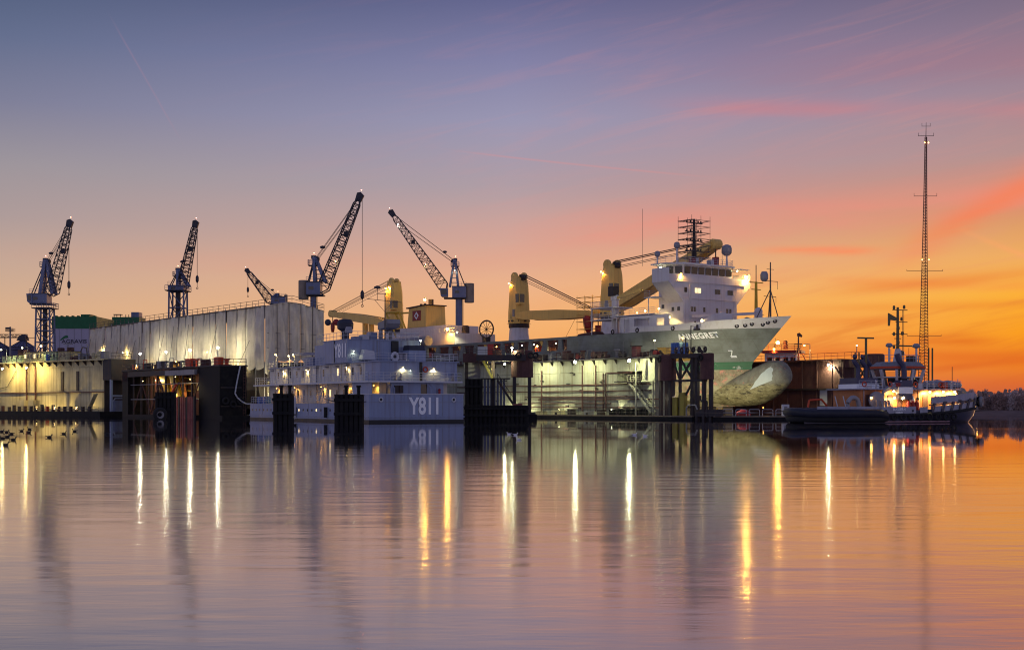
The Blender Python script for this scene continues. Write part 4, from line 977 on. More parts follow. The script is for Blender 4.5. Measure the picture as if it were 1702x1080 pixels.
# ================================================================ stair platform left of the big dock
def stair_platform():
    d = 203.0; k = d/FPX; o = Vector(((830-851)*k, d, 0))
    t = thing('mooring_platform', 'dark mooring platform on legs with a round fender housing and stairs', 'platform', o)
    P = lambda px, py, y=0: Vector(((px-830)*k, y, CAMZ-(py-HOR)*k))
    a, b = P(792, 590), P(852, 583)
    obj('platform_deck', G().box(a.x, b.x+2.0, -1.2, 3.2, a.z-.9, a.z), m_dark, t)
    obj('end_plate', G().box(P(770,0).x, P(792,0).x, -1.0, 2.4, P(0, 602).z, P(0, 588).z), m_rusty, t)
    obj('side_skirt', G().box(P(770,0).x, P(798,0).x, 2.4, 2.7, P(0, 628).z, P(0, 602).z), m_grey, t)
    c = P(868, 0); rr = 18*k
    obj('fender_housing', G().lathe([(rr, P(0, 627).z), (rr*1.02, P(0, 626).z), (rr, P(0, 584).z), (rr*.9, P(0, 582).z)], (c.x, 1.0, 0), 24), m_rusty, t, False)
    for px in (855, 880): obj('leg', G().beam((P(px, 0).x, .2, -1), (P(px, 0).x, .2, P(0, 626).z), .55), m_dark, t)
    for px in (775, 819): obj('leg', G().beam((P(px, 0).x, 1.5, -1), (P(px, 0).x, 1.5, a.z-.8), .5), m_dark, t)
    obj('inner_platform', G().box(P(800,0).x, P(848,0).x, .4, 3.2, P(0, 628).z-.15, P(0, 628).z), m_dark, t)
    def stair(p, q, y, mt, w=1.1, n=9):
        g = G(); 
        for e in (-w/2, w/2): g.beam(p + Vector((0, y+e, 0)), q + Vector((0, y+e, 0)), .1, .32)
        obj('stair_stringer', g, mt, t)
        for i in range(n):
            c = p.lerp(q, (i+.5)/n); obj('step', G().box(c.x-.22, c.x+.22, y-w/2, y+w/2, c.z-.03, c.z+.03), mt, t)
        g = G()
        for e in (-w/2, w/2): g.tube(p + Vector((0, y+e, 1.0)), q + Vector((0, y+e, 1.0)), .04, 4)
        for i in range(5):
            c = p.lerp(q, i/4)
            for e in (-w/2, w/2): g.tube(c + Vector((0, y+e, 0)), c + Vector((0, y+e, 1.0)), .03, 4)
        obj('stair_railing', g, mt, t)
    my = M('yellow_stair_paint', C(196, 186, 96), .6, dirt=.4)  # dull yellow paint of the upper stair
    stair(P(801, 596), P(818, 628), 1.2, my)
    stair(P(827, 632), P(856, 676), -.6, m_dark, 1.3, 11)
    obj('lower_landing', G().box(P(850,0).x, P(890,0).x, -2.4, .8, .9, 1.15), m_dark, t)
    obj('landing_pontoon', G().box(P(848,0).x, P(892,0).x, -2.6, 1.0, -.5, .88), m_black, t)
    obj('landing_shield', G().box(P(852,0).x, P(868,0).x, -2.4, -2.3, 1.15, 2.5), m_pink, t)
    for i in range(8): obj('guide_pile', G().tube((P(800+i*5.4, 0).x, 2.0, -1), (P(800+i*5.4, 0).x, 2.0, P(0, 630).z), .16, 7), m_crane_blue, t)
    obj('railing', G().rail([(a.x, -1.1, a.z), (b.x+1.8, -1.1, a.z)], 1.1, 1.6, .035, 3), m_rail_dark, t)
    obj('railing', G().rail([(P(770,0).x, -.9, P(0,588).z), (P(792,0).x, -.9, P(0,588).z)], 1.1, 1.2, .035, 3), m_rail_dark, t)
    for px, mt, w, h in ((802, m_white_rail, 1.5, 1.3), (815, m_red, .9, 1.7), (781, m_rusty, 1.0, 1.2), (826, m_rusty, 1.4, .8)): obj('deck_locker', G().box(P(px,0).x-w/2, P(px,0).x+w/2, .2, 1.4, a.z, a.z+h), mt, t)
    for px, y in ((882, -.6), (890, -.1), (862, -.9)): obj('tyre', G().torus(P(px, 591, y - .5), (.4,-1,0), .38, .15, 14, 6), m_tyre, t)
    lamp(t, P(851, 578, -.4), 'g', 900, .24); lamp(t, P(839, 605, .2), 'g', 1200, .24, aim=(-.3,.9,-.2), cone=170)
    obj('lamp_pole', G().tube(P(851, 590, -.3), P(851, 577, -.3), .06, 5), m_grey, t)
    return t
stair_platform()
p = W(699, 566, 188); lamp_post('green-white lamp on a dark post right of the barracks ship roof', (p.x, p.y, 0.0), p, 'g', 700, .24)
# ================================================================ big dock holding the cargo ship
DK3 = (31.7, 208.6, 0)
def dk3(s, n, z=0):
    return Vector((DK3[0] - .606*s + .795*n, DK3[1] + .795*s + .606*n, z))
def big_dock():
    t = thing('floating_dock', 'big floating dock with lamp-lit pale wall holding the cargo ship', 'dock', DK3, R(-52.7))
    zt = 10.1; L = 165
    obj('pontoon', G().box(-L, -2, -2.6, 39.5, -.8, .5), m_black, t)
    obj('wall_core', G().box(-L, -13.2, 2.2, 4.6, .5, zt-.02), m_dark, t)
    # outer plating, with one open niche for the stair
    x = -13.2; i = 1
    while x > -90:
        w = 3.1
        niche = i in (2, 3)
        for (z0, z1) in ((.5, 3.2), (3.24, 5.9), (5.94, 8.0), (8.04, zt)):
            if niche and z0 > 5.9 and z1 < 9: continue
            obj('wall_plate', G().box(x-w+.02, x-.02, -.04-random.random()*.05, 2.2, z0, z1), m_green_wall, t)
        x -= w; i += 1
    obj('wall_plate', G().box(-L, x, 0, 2.2, .5, zt), m_green_wall, t)
    # pipes and fender battens
    for z, x0, x1 in ((5.85, -70, -14), (4.75, -70, -14), (3.75, -48, -16), (3.3, -44, -12), (2.6, -50, -24), (1.9, -70, -12)):
        obj('batten', G().box(x0, x1, -.34, -.12, z-.08, z+.08), m_rusty, t)
    for x, z1 in ((-43, 8.6), (-31.5, 9.3), (-27.9, 9.2), (-25.9, 7.8), (-25.2, 7.8)): obj('pipe', G().tube((x, -.3, 1.2), (x, -.3, z1), .11, 7), m_rusty, t)
    obj('pipe', G().tube((-25.2, -.3, 7.8), (-18.6, -.3, 7.8), .1, 7), m_rusty, t)
    for i in range(26):
        x = -12 - random.random()*46; z = 1.5 + random.random()*6.5
        obj('bracket', G().box(x-.2-random.random()*.4, x+.2, -.3, -.1, z, z+.14+random.random()*.2), m_dark, t)
    obj('wall_ledge', G().box(-L, -13.2, -.75, 4.9, zt, zt+.3), m_dark, t)
    for i in range(19): obj('ledge_knee', G().prism([(-14-i*2.9, -.1, zt), (-14-i*2.9, -.7, zt), (-14-i*2.9, -.1, zt-.8)], (.14,0,0)), m_dark, t)
    # stair in the niche
    def stair(p, q, w, n, mt):
        p = Vector(p); q = Vector(q); g = G()
        for e in (0, w): g.beam(p + Vector((0,e,0)), q + Vector((0,e,0)), .12, .4)
        obj('stair_stringer', g, mt, t)
        for i in range(n):
            c = p.lerp(q, (i+.5)/n); obj('step', G().box(c.x-.22, c.x+.22, c.y+.05, c.y+w-.05, c.z-.03, c.z+.04), mt, t)
        g = G(); 
        for e in (0, w): g.tube(p + Vector((0,e,1)), q + Vector((0,e,1)), .04, 4)
        for i in range(5):
            c = p.lerp(q, i/4); g.tube(c, c + Vector((0,0,1)), .03, 4)
        obj('stair_railing', g, mt, t)
    stair((-18.2, -1.5, 6.3), (-12.6, -1.5, 1.0), 1.1, 13, m_green_wall)
    obj('landing', G().box(-21.5, -15, -1.7, .0, 6.1, 6.3), m_dark, t)
    obj('landing_railing', G().rail([(-18.2, -1.65, 6.3), (-15, -1.65, 6.3), (-15, -.1, 6.3)], 1.05, .9, .035, 3), m_green_wall, t)
    obj('stair_portal', G().path([(-16.2, -1.4, 6.2), (-12.2, -1.4, 6.2), (-12.2, -1.4, 1.0)], .16, 6), m_green_wall, t)
    # walkway at the foot
    obj('walkway_edge', G().box(-L, -2, -2.66, -2.3, .42, .62), m_wood, t)
    obj('walkway_railing', G().rail([(-52, -2.4, .55), (-8, -2.4, .55)], 1.05, 2.4, .035, 2), m_rail_dark, t)
    for i in range(9): obj('drum', G().lathe([(.42, .55), (.44, .8), (.42, 1.2), (.44, 1.5), (.4, 1.75)], (-22.4+i*1.05, -1.5, 0), 10), m_black, t)
    for x, w, h, mt in ((-38.5, 2.6, .9, m_beige), (-34, 1.0, 1.1, m_dark), (-29.5, 1.4, .8, m_grey), (-43, 2.0, .7, m_beige), (-26, .9, 1.0, m_dark)): obj('store_box', G().box(x, x+w, -1.6, -.5, .5, .5+h), mt, t)
    for x in (-36.5, -28, -20, -12): obj('mooring_cleat', G().lathe([(.25, .5), (.18, .9), (.32, 1.0)], (x, -2.2, 0), 8), m_dark, t)
    # deck clutter on the near wall
    obj('deck_railing', G().rail([(-L, -.65, zt+.3), (-13.4, -.65, zt+.3)], 1.1, 1.8, .035, 3), m_rail_dark, t)
    rnd = random.Random(11)
    for i in range(46):
        x = -14.0 - i*1.3 - rnd.random()*.6; s = .5 + rnd.random()*.7; k = rnd.randrange(5); y = .3 + rnd.random()*2.5
        mt = rnd.choice((m_rusty, m_dark, m_grey, m_dark, m_red if i % 5 == 0 else m_rusty))
        if k == 0: obj('bollard', G().lathe([(.5*s, zt+.3), (.3*s, zt+.5), (.3*s, zt+1.1*s+.3), (.5*s, zt+1.15*s+.3), (.45*s, zt+1.35*s+.3)], (x, y, 0), 9), mt, t)
        elif k == 1: obj('locker', G().box(x-.6*s, x+.6*s, y, y+1.0, zt+.3, zt+.3+1.5*s), mt, t)
        elif k == 2: obj('pipe_hoop', G().path([(x-.6, y, zt+.3), (x-.6, y, zt+.3+1.5*s), (x+.6, y, zt+.3+1.5*s), (x+.6, y, zt+.3)], .07, 5), mt, t)
        elif k == 3: obj('winch', G().lathe([(.6*s, -.5), (.6*s, -.4), (.3*s, -.38), (.3*s, .38), (.6*s, .4), (.6*s, .5)], (x, y, zt+.3+.6*s), 10, 'y'), mt, t)
        else: obj('post', G().tube((x, y, zt+.3), (x, y, zt+1.4+1.6*s), .05, 5), mt, t)
    obj('red_cabin', G().box(-19.6, -18.4, .6, 1.6, zt+.3, zt+2.1), m_pink, t); obj('cabin_roof', G().box(-19.8, -18.2, .4, 1.8, zt+2.1, zt+2.25), m_dark, t)
    obj('bridge_plate', G().box(-13.2, -7.0, -1.2, 1.6, zt+.1, zt+.5), m_dark, t)
    obj('blue_container', G().box(-8.9, -6.9, -.6, 1.4, zt+.5, zt+2.3), m_blue, t)
    for i in range(5): obj('container_rib', G().box(-8.75+i*.4, -8.6+i*.4, -.66, -.6, zt+.6, zt+2.2), m_blue, t)
    # wall lamps
    for s_, z in ((41.6, 9.6), (29.0, 9.75), (15.2, 9.6)):
        obj('lamp_arm', G().tube((-s_, -.2, z+.5), (-s_, -3.9, z+.45), .07, 5), m_grey, t)
        lamp(t, (-s_, -4.0, z), 'g', 1400, .36, 'floodlight', aim=(0,.5,-.86), cone=172)
    obj('lamp_pole', G().tube((-15.2, -2.45, .5), (-15.2, -2.45, 9.4), .13, 6), m_green_wall, t)
    for s_ in (52, 46, 36, 22): lamp(t, (-s_, -1.9, 1.55), 'g', 260, .06, 'added_foot_lamp', aim=(0,.9,.4))  # added low lamps that brighten the lower part of the wall
    # mouth of the near wall: round fender housings and a braced frame
    def housing(x, y, r, z0, z1, legs):
        obj('fender_housing', G().lathe([(r*.98, z0), (r, z0+.05), (r, z1-.1), (r*.92, z1)], (x, y, 0), 22), m_rusty, t)
        for dx, dy in legs: obj('leg', G().beam((x+dx, y+dy, -1), (x+dx, y+dy, z0), .5), m_dark, t)
        for a in (-.9, .1): obj('tyre', G().torus((x + r*1.05*math.cos(-1.9+a), y + r*1.05*math.sin(-1.9+a), z1-.7), (math.cos(-1.9+a), math.sin(-1.9+a), 0), .42, .17, 14, 6), m_tyre, t)
        obj('horn', G().tube((x-.4, y-.5, z1), (x-.8, y-.9, z1+.7), .22, 7), m_dark, t)
    housing(-8.3, -2.0, 1.45, 6.2, 10.4, ((-1.1, -.3), (1.1, -.3)))
    housing(.6, -2.0, 1.1, 6.3, 10.4, ((-.6, 0), (.7, .2)))
    obj('top_girder', G().box(-8, .6, -2.5, -1.2, zt-.35, zt+.3), m_dark, t)
    obj('mid_girder', G().box(-6.8, .2, -2.3, -1.5, 6.0, 6.35), m_dark, t)
    for x in (-5.4, -2.6, -1.6): obj('column', G().beam((x, -1.9, -.6), (x, -1.9, zt-.3), .55 if x > -3 else .38), m_dark, t)
    for p, q in (((-5.4, -1.9, zt-.4), (-2.6, -1.9, 6.3)), ((-2.6, -1.9, zt-.4), (-5.4, -1.9, 6.3)), ((-1.6, -1.9, 8.2), (0, -1.9, 6.3)), ((-1.6, -1.9, 8.2), (0, -1.9, zt-.4)), ((-2.6, -1.9, 6.0), (-6.6, -1.9, .6)), ((-7.2, -1.9, 9.8), (-5.4, -1.9, 6.2))):
        obj('brace', G().beam(p, q, .26), m_dark, t)
    m_oil = M('oily_yellow_post', C(150, 136, 56), .6, dirt=.5, streak=.5)
    for x in (-6.2, -4.6): obj('yellow_fender', G().box(x-.5, x+.5, -2.4, -1.6, .3, 3.6 + (x+6)*.5), m_oil, t)
    for x in (.2, .8): obj('rising_pipe', G().path([(x, -2.2, .4), (x, -2.2, 2.6+x*.3), (x-.8, -2.2, 3.0+x*.3), (x-.8, -2.2, 3.8)], .13, 7), m_dark, t)
    obj('frame_railing', G().rail([(-8, -2.4, zt+.3), (.6, -2.4, zt+.3)], 1.1, 1.1, .035, 2), m_rail_dark, t)
    for i in range(6): obj('winch', G().torus((-6.4+i*1.3, -1.9, zt+.9), (.4, 1, 0), .42, .13, 12, 6), m_dark, t)
    obj('signal_mast', G().tube((-3.2, -1.7, zt+.3), (-3.2, -1.7, zt+4.8), .08, 5), m_dark, t)
    obj('signal_arm', G().path([(-3.2, -1.7, zt+4.7), (-2.4, -1.7, zt+4.6)], .05, 5), m_dark, t)
    obj('signal_mast', G().tube((-4.4, -1.7, zt+.3), (-4.4, -1.7, zt+2.8), .1, 5), m_dark, t)
    obj('foot_machinery', G().box(-1.6, 3.2, -2.2, -.6, .5, 1.6), m_dark, t)
    obj('foot_arch', G().path([(-3.4, -2.5, .5), (-3.4, -2.5, 1.9), (-2.9, -2.5, 2.3), (-1.4, -2.5, 2.3), (-1.0, -2.5, 1.6)], .12, 6), m_grey, t)
    lamp(t, (-6.6, -.2, zt+3.0), 'o', 420, .2); obj('lamp_pole', G().tube((-6.6, -.1, zt+.3), (-6.6, -.1, zt+3.1), .06, 5), m_dark, t)
    # far wall, seen across the dock
    obj('far_wall', G().box(-L, -2.5, 35.0, 39.0, .5, zt), m_rusty, t)
    obj('far_ledge', G().box(-L, -2.5, 34.6, 39.3, zt, zt+.3), m_rusty, t)
    for i in range(12): obj('far_rib', G().box(-5-i*3.4, -4.8-i*3.4, 34.8, 35.0, .5, zt), m_rusty, t)
    obj('far_strake', G().box(-60, -2.5, 34.7, 35.0, 5.0, 5.3), m_dark, t)
    obj('far_railing', G().rail([(-60, 34.8, zt+.3), (2.4, 34.8, zt+.3)], 1.1, 1.5, .04, 2), m_orange, t)
    obj('far_tower', G().lathe([(1.75, zt-4.4), (1.75, zt+.8), (1.5, zt+1.0)], (3.0, 36.4, 0), 20), m_rusty, t)
    for dx in (-1.2, 1.2): obj('far_leg', G().beam((3.0+dx, 36.4, -1), (3.0+dx, 36.4, zt-4.3), .5), m_dark, t)
    obj('far_girder', G().box(-2.5, 2.6, 35.4, 37.4, zt-1.3, zt+.2), m_rusty, t)
    obj('far_column', G().tube((-.6, 36.4, 0), (-.6, 36.4, zt-1.2), .5, 10), m_rusty, t)
    for p, q in (((.1, 36, zt-1.3), (1.6, 36, zt-3.2)), ((1.6, 36, zt-1.3), (.1, 36, zt-3.2)), ((.1, 36, zt-3.2), (1.6, 36, zt-5)), ((1.6, 36, zt-3.2), (.1, 36, zt-5)), ((-4, 34.6, zt-1), (-.8, 36, zt-6.5))): obj('far_brace', G().beam(p, q, .28), m_rusty, t)
    obj('far_lower_box', G().box(-3.0, 5, 34.2, 38, .5, 3.4), m_rusty, t)
    obj('far_notice', G().box(-7.6, -6.0, 34.85, 34.95, 2.2, 5.0), m_white_rail, t)
    lamp(t, (-5.0, 34.0, 9.4), 'g', 1100, .3, 'floodlight', aim=(0,.6,-.8))
    # floods inside the dock for the hull
    for x, y, z, pw in ((-4.6, 4.0, 2.6, 1800), (-12.8, 4.2, 3.4, 1500), (-22, 5.2, 6.0, 1100), (-.6, .3, 5.4, 1300)): lamp(t, (x, y, z), 'w', pw*1.3, .14, 'floodlight', aim=(.1,1,.1), cone=160)
    for x, y, z in ((-4.6, 4.0, 2.6), (-.6, .3, 5.4)): obj('lamp_pole', G().tube((x, y, .5), (x, y, z+.2), .07, 5), m_dark, t)
    # keel blocks
    for i in range(14): obj('keel_block', G().box(-16-i*4, -14.4-i*4, 17.2, 19.8, .5, 2.05), m_wood, t)
    return t
big_dock()
for i, (px, py, s, key) in enumerate(((893, 575, 44, 'y'), (1088, 566, 12, 'y'))):
    pp = dk3(s, 3.4); rt = (px-851)/FPX; a0 = dk3(0, 3.4); s = (a0.x - rt*a0.y)/(.606+rt*.795); pp = dk3(s, 3.4)
    lamp_post(('yellow lamp post on the big dock wall near its left end', 'yellow lamp post on the dock wall below the ship name')[i], (pp.x, pp.y, 10.4), W(px, py, pp.y), key, 500, .22, 'lamp posts on the big dock')
for i, (px, py) in enumerate(((1337, 574), (1424, 574))):
    d = 239 if i == 0 else 231
    top = W(px, py, d); lamp_post(('curved-arm lamp post on the far dock wall right of the bow', 'thin lamp post on the far dock tower behind the tug')[i], (top.x + (1.0 if i == 0 else 0), top.y, 10.4), top, 'y', 350, .2, 'lamp posts on the big dock')
# derrick mast on the far dock wall
p = W(1327, 600, 240); t = thing('derrick_mast', 'small tripod mast standing on the far dock wall', 'mast', (p.x, p.y, 10.4))
obj('pole', G().tube((0,0,0), (0,0,4.6), .22, 7, .12), m_rusty, t)
for dx in (-1, 1.3): obj('leg', G().tube((dx, 0, 0), (0, 0, 2.6), .08, 5), m_rusty, t)
obj('crosstree', G().box(-.7, .7, -.1, .1, 2.9, 3.05), m_rusty, t); obj('head', G().prism([(-.2,-.2,4.4), (.6,-.2,4.2), (.7,-.2,4.5), (.2,-.2,5.0), (-.2,-.2,4.9)], (0,.4,0)), m_rusty, t)
# ================================================================ cargo ship in the dock
def hull_material():
    m = bpy.data.materials.new('cargo_hull_paint'); m.use_nodes = True
    nt = m.node_tree; n = nt.nodes; l = nt.links; b = n['Principled BSDF']; b.inputs['Roughness'].default_value = .5
    t = n.new('ShaderNodeTexCoord'); sp = n.new('ShaderNodeSeparateXYZ'); l.new(t.outputs['Object'], sp.inputs[0])
    def noise(sc, det=6, scale=(1,1,1)):
        mp = n.new('ShaderNodeMapping'); mp.inputs['Scale'].default_value = scale; l.new(t.outputs['Object'], mp.inputs[0])
        k = n.new('ShaderNodeTexNoise'); k.inputs['Scale'].default_value = sc; k.inputs['Detail'].default_value = det; k.inputs['Roughness'].default_value = .65
        l.new(mp.outputs[0], k.inputs['Vector']); return k.outputs[0]
    def mr(v, a, b_, c=0, d=1):
        k = n.new('ShaderNodeMapRange'); l.new(v, k.inputs[0])
        for i, x in enumerate((a, b_, c, d)): k.inputs[i+1].default_value = x
        return k.outputs[0]
    def mix(f, a, b_):
        k = n.new('ShaderNodeMix'); k.data_type = 'RGBA'
        l.new(f, k.inputs[0])
        for i, v in ((6, a), (7, b_)):
            if isinstance(v, tuple): k.inputs[i].default_value = v
            else: l.new(v, k.inputs[i])
        return k.outputs[2]
    def mul(a, b_):
        k = n.new('ShaderNodeMath'); k.operation = 'MULTIPLY'; l.new(a, k.inputs[0]); l.new(b_, k.inputs[1]); return k.outputs[0]
    z = sp.outputs[2]
    n1 = noise(.45); n2 = noise(1.3, 8); n3 = noise(1.2, 5, (1.3, 1.3, .1)); n4 = noise(.9, 7, (.6, .6, 1.2))
    grey = mix(mr(n1, .4, .75), C(128, 133, 130), C(100, 102, 94))
    grey = mix(mr(n3, .58, .8, 0, .5), grey, C(112, 84, 56))
    anti = mix(mr(n1, .38, .62), C(176, 168, 134), C(126, 108, 82))
    anti = mix(mr(n2, .55, .62), anti, C(204, 134, 116))
    anti = mix(mr(n4, .60, .68), anti, C(66, 56, 42))
    green = mix(mr(n4, .60, .63), C(26, 98, 62), C(168, 172, 166))
    green = mix(mr(n1, .5, .8, 0, .5), green, C(22, 74, 50))
    rust = mix(mr(n2, .4, .6), C(120, 96, 40), C(84, 58, 30))
    # paint zones by height on the hull
    zw = n.new('ShaderNodeMath'); zw.operation = 'ADD'; l.new(z, zw.inputs[0])
    k = n.new('ShaderNodeMath'); k.operation = 'MULTIPLY'; k.inputs[1].default_value = .10; l.new(n2, k.inputs[0]); l.new(k.outputs[0], zw.inputs[1])
    col = mix(mr(zw.outputs[0], 8.40, 8.44), anti, green)
    col = mix(mr(z, 9.70, 9.72), col, grey)
    l.new(col, b.inputs['Base Color'])
    cx = n.new('ShaderNodeCombineXYZ'); l.new(sp.outputs[0], cx.inputs[0]); l.new(z, cx.inputs[1])
    br = n.new('ShaderNodeTexBrick'); br.inputs['Scale'].default_value = .16; br.inputs['Mortar Size'].default_value = .006; br.inputs['Mortar Smooth'].default_value = .4; br.inputs['Brick Width'].default_value = 1.1; br.inputs['Row Height'].default_value = .36
    l.new(cx.outputs[0], br.inputs['Vector'])
    ad = n.new('ShaderNodeMath'); ad.operation = 'ADD'; l.new(mr(br.outputs['Fac'], 0, 1, 0, -.5), ad.inputs[0]); l.new(n1, ad.inputs[1])
    bp = n.new('ShaderNodeBump'); bp.inputs['Strength'].default_value = .4; bp.inputs['Distance'].default_value = .1
    l.new(ad.outputs[0], bp.inputs['Height']); l.new(bp.outputs[0], b.inputs['Normal'])
    dk = mix(mr(br.outputs['Fac'], 0, 1, 0, .35), col, C(70, 64, 52)); l.new(dk, b.inputs['Base Color'])
    return m
def bulb_material():
    m = bpy.data.materials.new('fouled_bulb_paint'); m.use_nodes = True; nt = m.node_tree; n = nt.nodes; l = nt.links; b = n['Principled BSDF']; b.inputs['Roughness'].default_value = .62
    t = n.new('ShaderNodeTexCoord'); sp = n.new('ShaderNodeSeparateXYZ'); l.new(t.outputs['Object'], sp.inputs[0])
    def noise(sc, det, scale=(1,1,1)):
        mp = n.new('ShaderNodeMapping'); mp.inputs['Scale'].default_value = scale; l.new(t.outputs['Object'], mp.inputs[0])
        k = n.new('ShaderNodeTexNoise'); k.inputs['Scale'].default_value = sc; k.inputs['Detail'].default_value = det; k.inputs['Roughness'].default_value = .7; l.new(mp.outputs[0], k.inputs['Vector']); return k.outputs[0]
    def mr(v, a, b_, c=0, d=1):
        k = n.new('ShaderNodeMapRange'); l.new(v, k.inputs[0])
        for i, x in enumerate((a, b_, c, d)): k.inputs[i+1].default_value = x
        return k.outputs[0]
    def mix(f, a, b_):
        k = n.new('ShaderNodeMix'); k.data_type = 'RGBA'; l.new(f, k.inputs[0])
        for i, v in ((6, a), (7, b_)):
            if isinstance(v, tuple): k.inputs[i].default_value = v
            else: l.new(v, k.inputs[i])
        return k.outputs[2]
    zz = n.new('ShaderNodeMath'); zz.operation = 'MULTIPLY_ADD'; zz.inputs[1].default_value = 1.6; l.new(noise(.5, 5), zz.inputs[0]); l.new(sp.outputs[2], zz.inputs[2])
    up = mix(mr(noise(.7, 6), .4, .7), C(134, 132, 120), C(98, 90, 78))
    up = mix(mr(noise(1.6, 7), .6, .68), up, C(176, 116, 100))
    low = mix(mr(noise(.9, 6, (1,1,2)), .4, .6), C(156, 147, 110), C(112, 102, 68))
    low = mix(mr(noise(1.5, 8, (.45,.7,1.6)), .53, .62), low, C(60, 52, 36))
    low = mix(mr(noise(3.2, 6), .62, .7), low, C(206, 198, 160))
    l.new(mix(mr(zz.outputs[0], 6.4, 6.9), low, up), b.inputs['Base Color'])
    bp = n.new('ShaderNodeBump'); bp.inputs['Strength'].default_value = .5; bp.inputs['Distance'].default_value = .08; l.new(noise(1.8, 6), bp.inputs['Height']); l.new(bp.outputs[0], b.inputs['Normal'])
    return m
def s_stem(z):
    if z >= 9.5: return 8.7*(17.1-z)/7.6
    return 8.7 + 2.2*((9.5-z)/7.4)**2
def hb(s, z):
    """half breadth of the hull at distance s behind the bow tip"""
    u = max(0, min(1, (z-2.0)/13.2))
    Le = 40 - 14*u**1.4; p = 1.7 + .6*u
    q = max(0.0, min(1.0, (s - s_stem(z))/Le))
    w = 10.25*(1-(1-q)**p)
    if z < 4: w *= (.72 + .28*math.sin(PI/2*max(0, (z-2.0)/2)))
    if s > 128: w *= 1 - .55*((s-128)/23)**2*(1-u)
    return w
def cargo_ship():
    o = dk3(0, 18.5)
    t = thing('cargo_ship', 'grey and white heavy-lift cargo ship with forward bridge lying in the big dock', 'ship', (o.x, o.y, 0), R(-52.7))
    mh = hull_material(); LS = 151.0
    # hull shell up to the main sheer at 12.7 m (full height to 15.2 forward)
    zs = [2.05, 2.5, 3.2, 4, 5, 6, 7, 8, 8.6, 9.2, 9.8, 10.8, 11.8, 12.7]
    zs2 = [12.7, 13.5, 14.4, 15.2]
    XI = [0, .006, .014, .024, .036, .05, .066, .084, .104, .126, .15, .18, .22, .27, .33, .4, .5, .6, .7, .8, .88, .93, .97, 1]
    for side, nm in ((-1, 'hull'),):
        g = G()
        for sd in (-1, 1):
            rows = []
            for z in zs:
                a = s_stem(z); rows.append([(-(a+(LS-a)*x), sd*max(hb(a+(LS-a)*x, z), .02), z) for x in XI])
            g.grid(rows if sd > 0 else [r[::-1] for r in rows])
        g.grid([[(-(LS), hb(LS, z)*e, z) for e in (-1, 1)] for z in zs])
        g.grid([[(-(s_stem(2.05)+(LS-s_stem(2.05))*x), hb(s_stem(2.05)+(LS-s_stem(2.05))*x, 2.05)*e, 2.05) for x in XI] for e in (-1, 1)])
        obj('hull', g, mh, t, True)
    Sf = 46.0      # the solid topsides run this far aft
    XF = [0, .02, .045, .075, .11, .15, .2, .26, .33, .42, .52, .64, .78, .9, 1]
    g = G()
    for sd in (-1, 1):
        rows = []
        for z in zs2:
            a = s_stem(z); rows.append([(-(a+(Sf-a)*x), sd*max(hb(a+(Sf-a)*x, z), .02), z) for x in XF])
        g.grid(rows if sd > 0 else [r[::-1] for r in rows])
    obj('topsides', g, mh, t, True)
    # white forecastle bulwark
    ztop = lambda s: 17.1 - .9*min(1, s/18.0) - .35*max(0, (s-18)/10)
    g = G()
    for sd in (-1, 1):
        rows = []
        for q in (0, .35, .7, 1):
            row = []
            for x in XF[:13]:
                s_ = 27*x/XF[12]; z = 15.2 + (ztop(s_)-15.2)*q; a = s_stem(z); sx = a + (27-a)*x/XF[12]
                row.append((-sx, sd*max(hb(sx, z), .02), z))
            rows.append(row)
        g.grid(rows if sd > 0 else [r[::-1] for r in rows])
    obj('forecastle_bulwark', g, m_white, t, True)
    obj('forecastle_deck', G().grid([[(-s, -hb(s, 15.2), 15.25), (-s, hb(s, 15.2), 15.25)] for s in (4, 8, 12, 18, 24, 30, 46)]), m_grey, t)
    obj('main_deck', G().grid([[(-s, -hb(s, 12.7)+.1, 12.72), (-s, hb(s, 12.7)-.1, 12.72)] for s in (44, 60, 80, 100, 120, 140, 150.9)]), m_rusty, t)
    # bulb: blunt rising nose that runs aft into the forefoot
    def bz(s):
        top = 9.75 - 2.4*max(0, 1-s/2.6)**2.2 - .34*max(0, s-4.8); bot = 2.1 + 4.4*max(0, 1-s/9.8)**2.3
        top = max(top, 3.0); c = (top+bot)/2; h = (top-bot)/2
        w = 2.35*math.sqrt(max(0, 1-(max(0, 6.2-s)/6.0)**2))**.9
        if s > 6.2: w += max(0, hb(s, max(3, c))-2.25)*min(1, (s-6.2)/12)
        return c, max(h, .02), max(w, .02)
    def bpt(s, a, off=0.0):
        c, h, w = bz(s); return (-s, math.cos(a)*(w+off), max(2.06, c + math.sin(a)*(h+off) ))
    SS = [.2, .28, .5, .9, 1.5, 2.3, 3.3, 4.5, 6, 8, 10, 12, 14, 17, 20, 23, 26, 30]
    obj('bulbous_bow', G().grid([[bpt(s, 2*PI*k/32) for k in range(32)] for s in SS], True), bulb_material(), t, True)
    # ragged patch of grey primer on the near side of the nose
    rows = []
    for q in range(11):
        a = PI + .22 - q*.095; lo = 2.5 + .10*math.sin(q*1.7) + (.5 if q > 8 else 0); hi = 7.0 - .40*q + .13*math.sin(q*2.3+1)
        rows.append([bpt(lo+(hi-lo)*k/8, a, .035) for k in range(9)])
    obj('primer_patch', G().grid(rows), M('grey_primer', C(190, 198, 198), .5, dirt=.25), t, True)
    # white bulb mark on the bow plating
    mk = G()
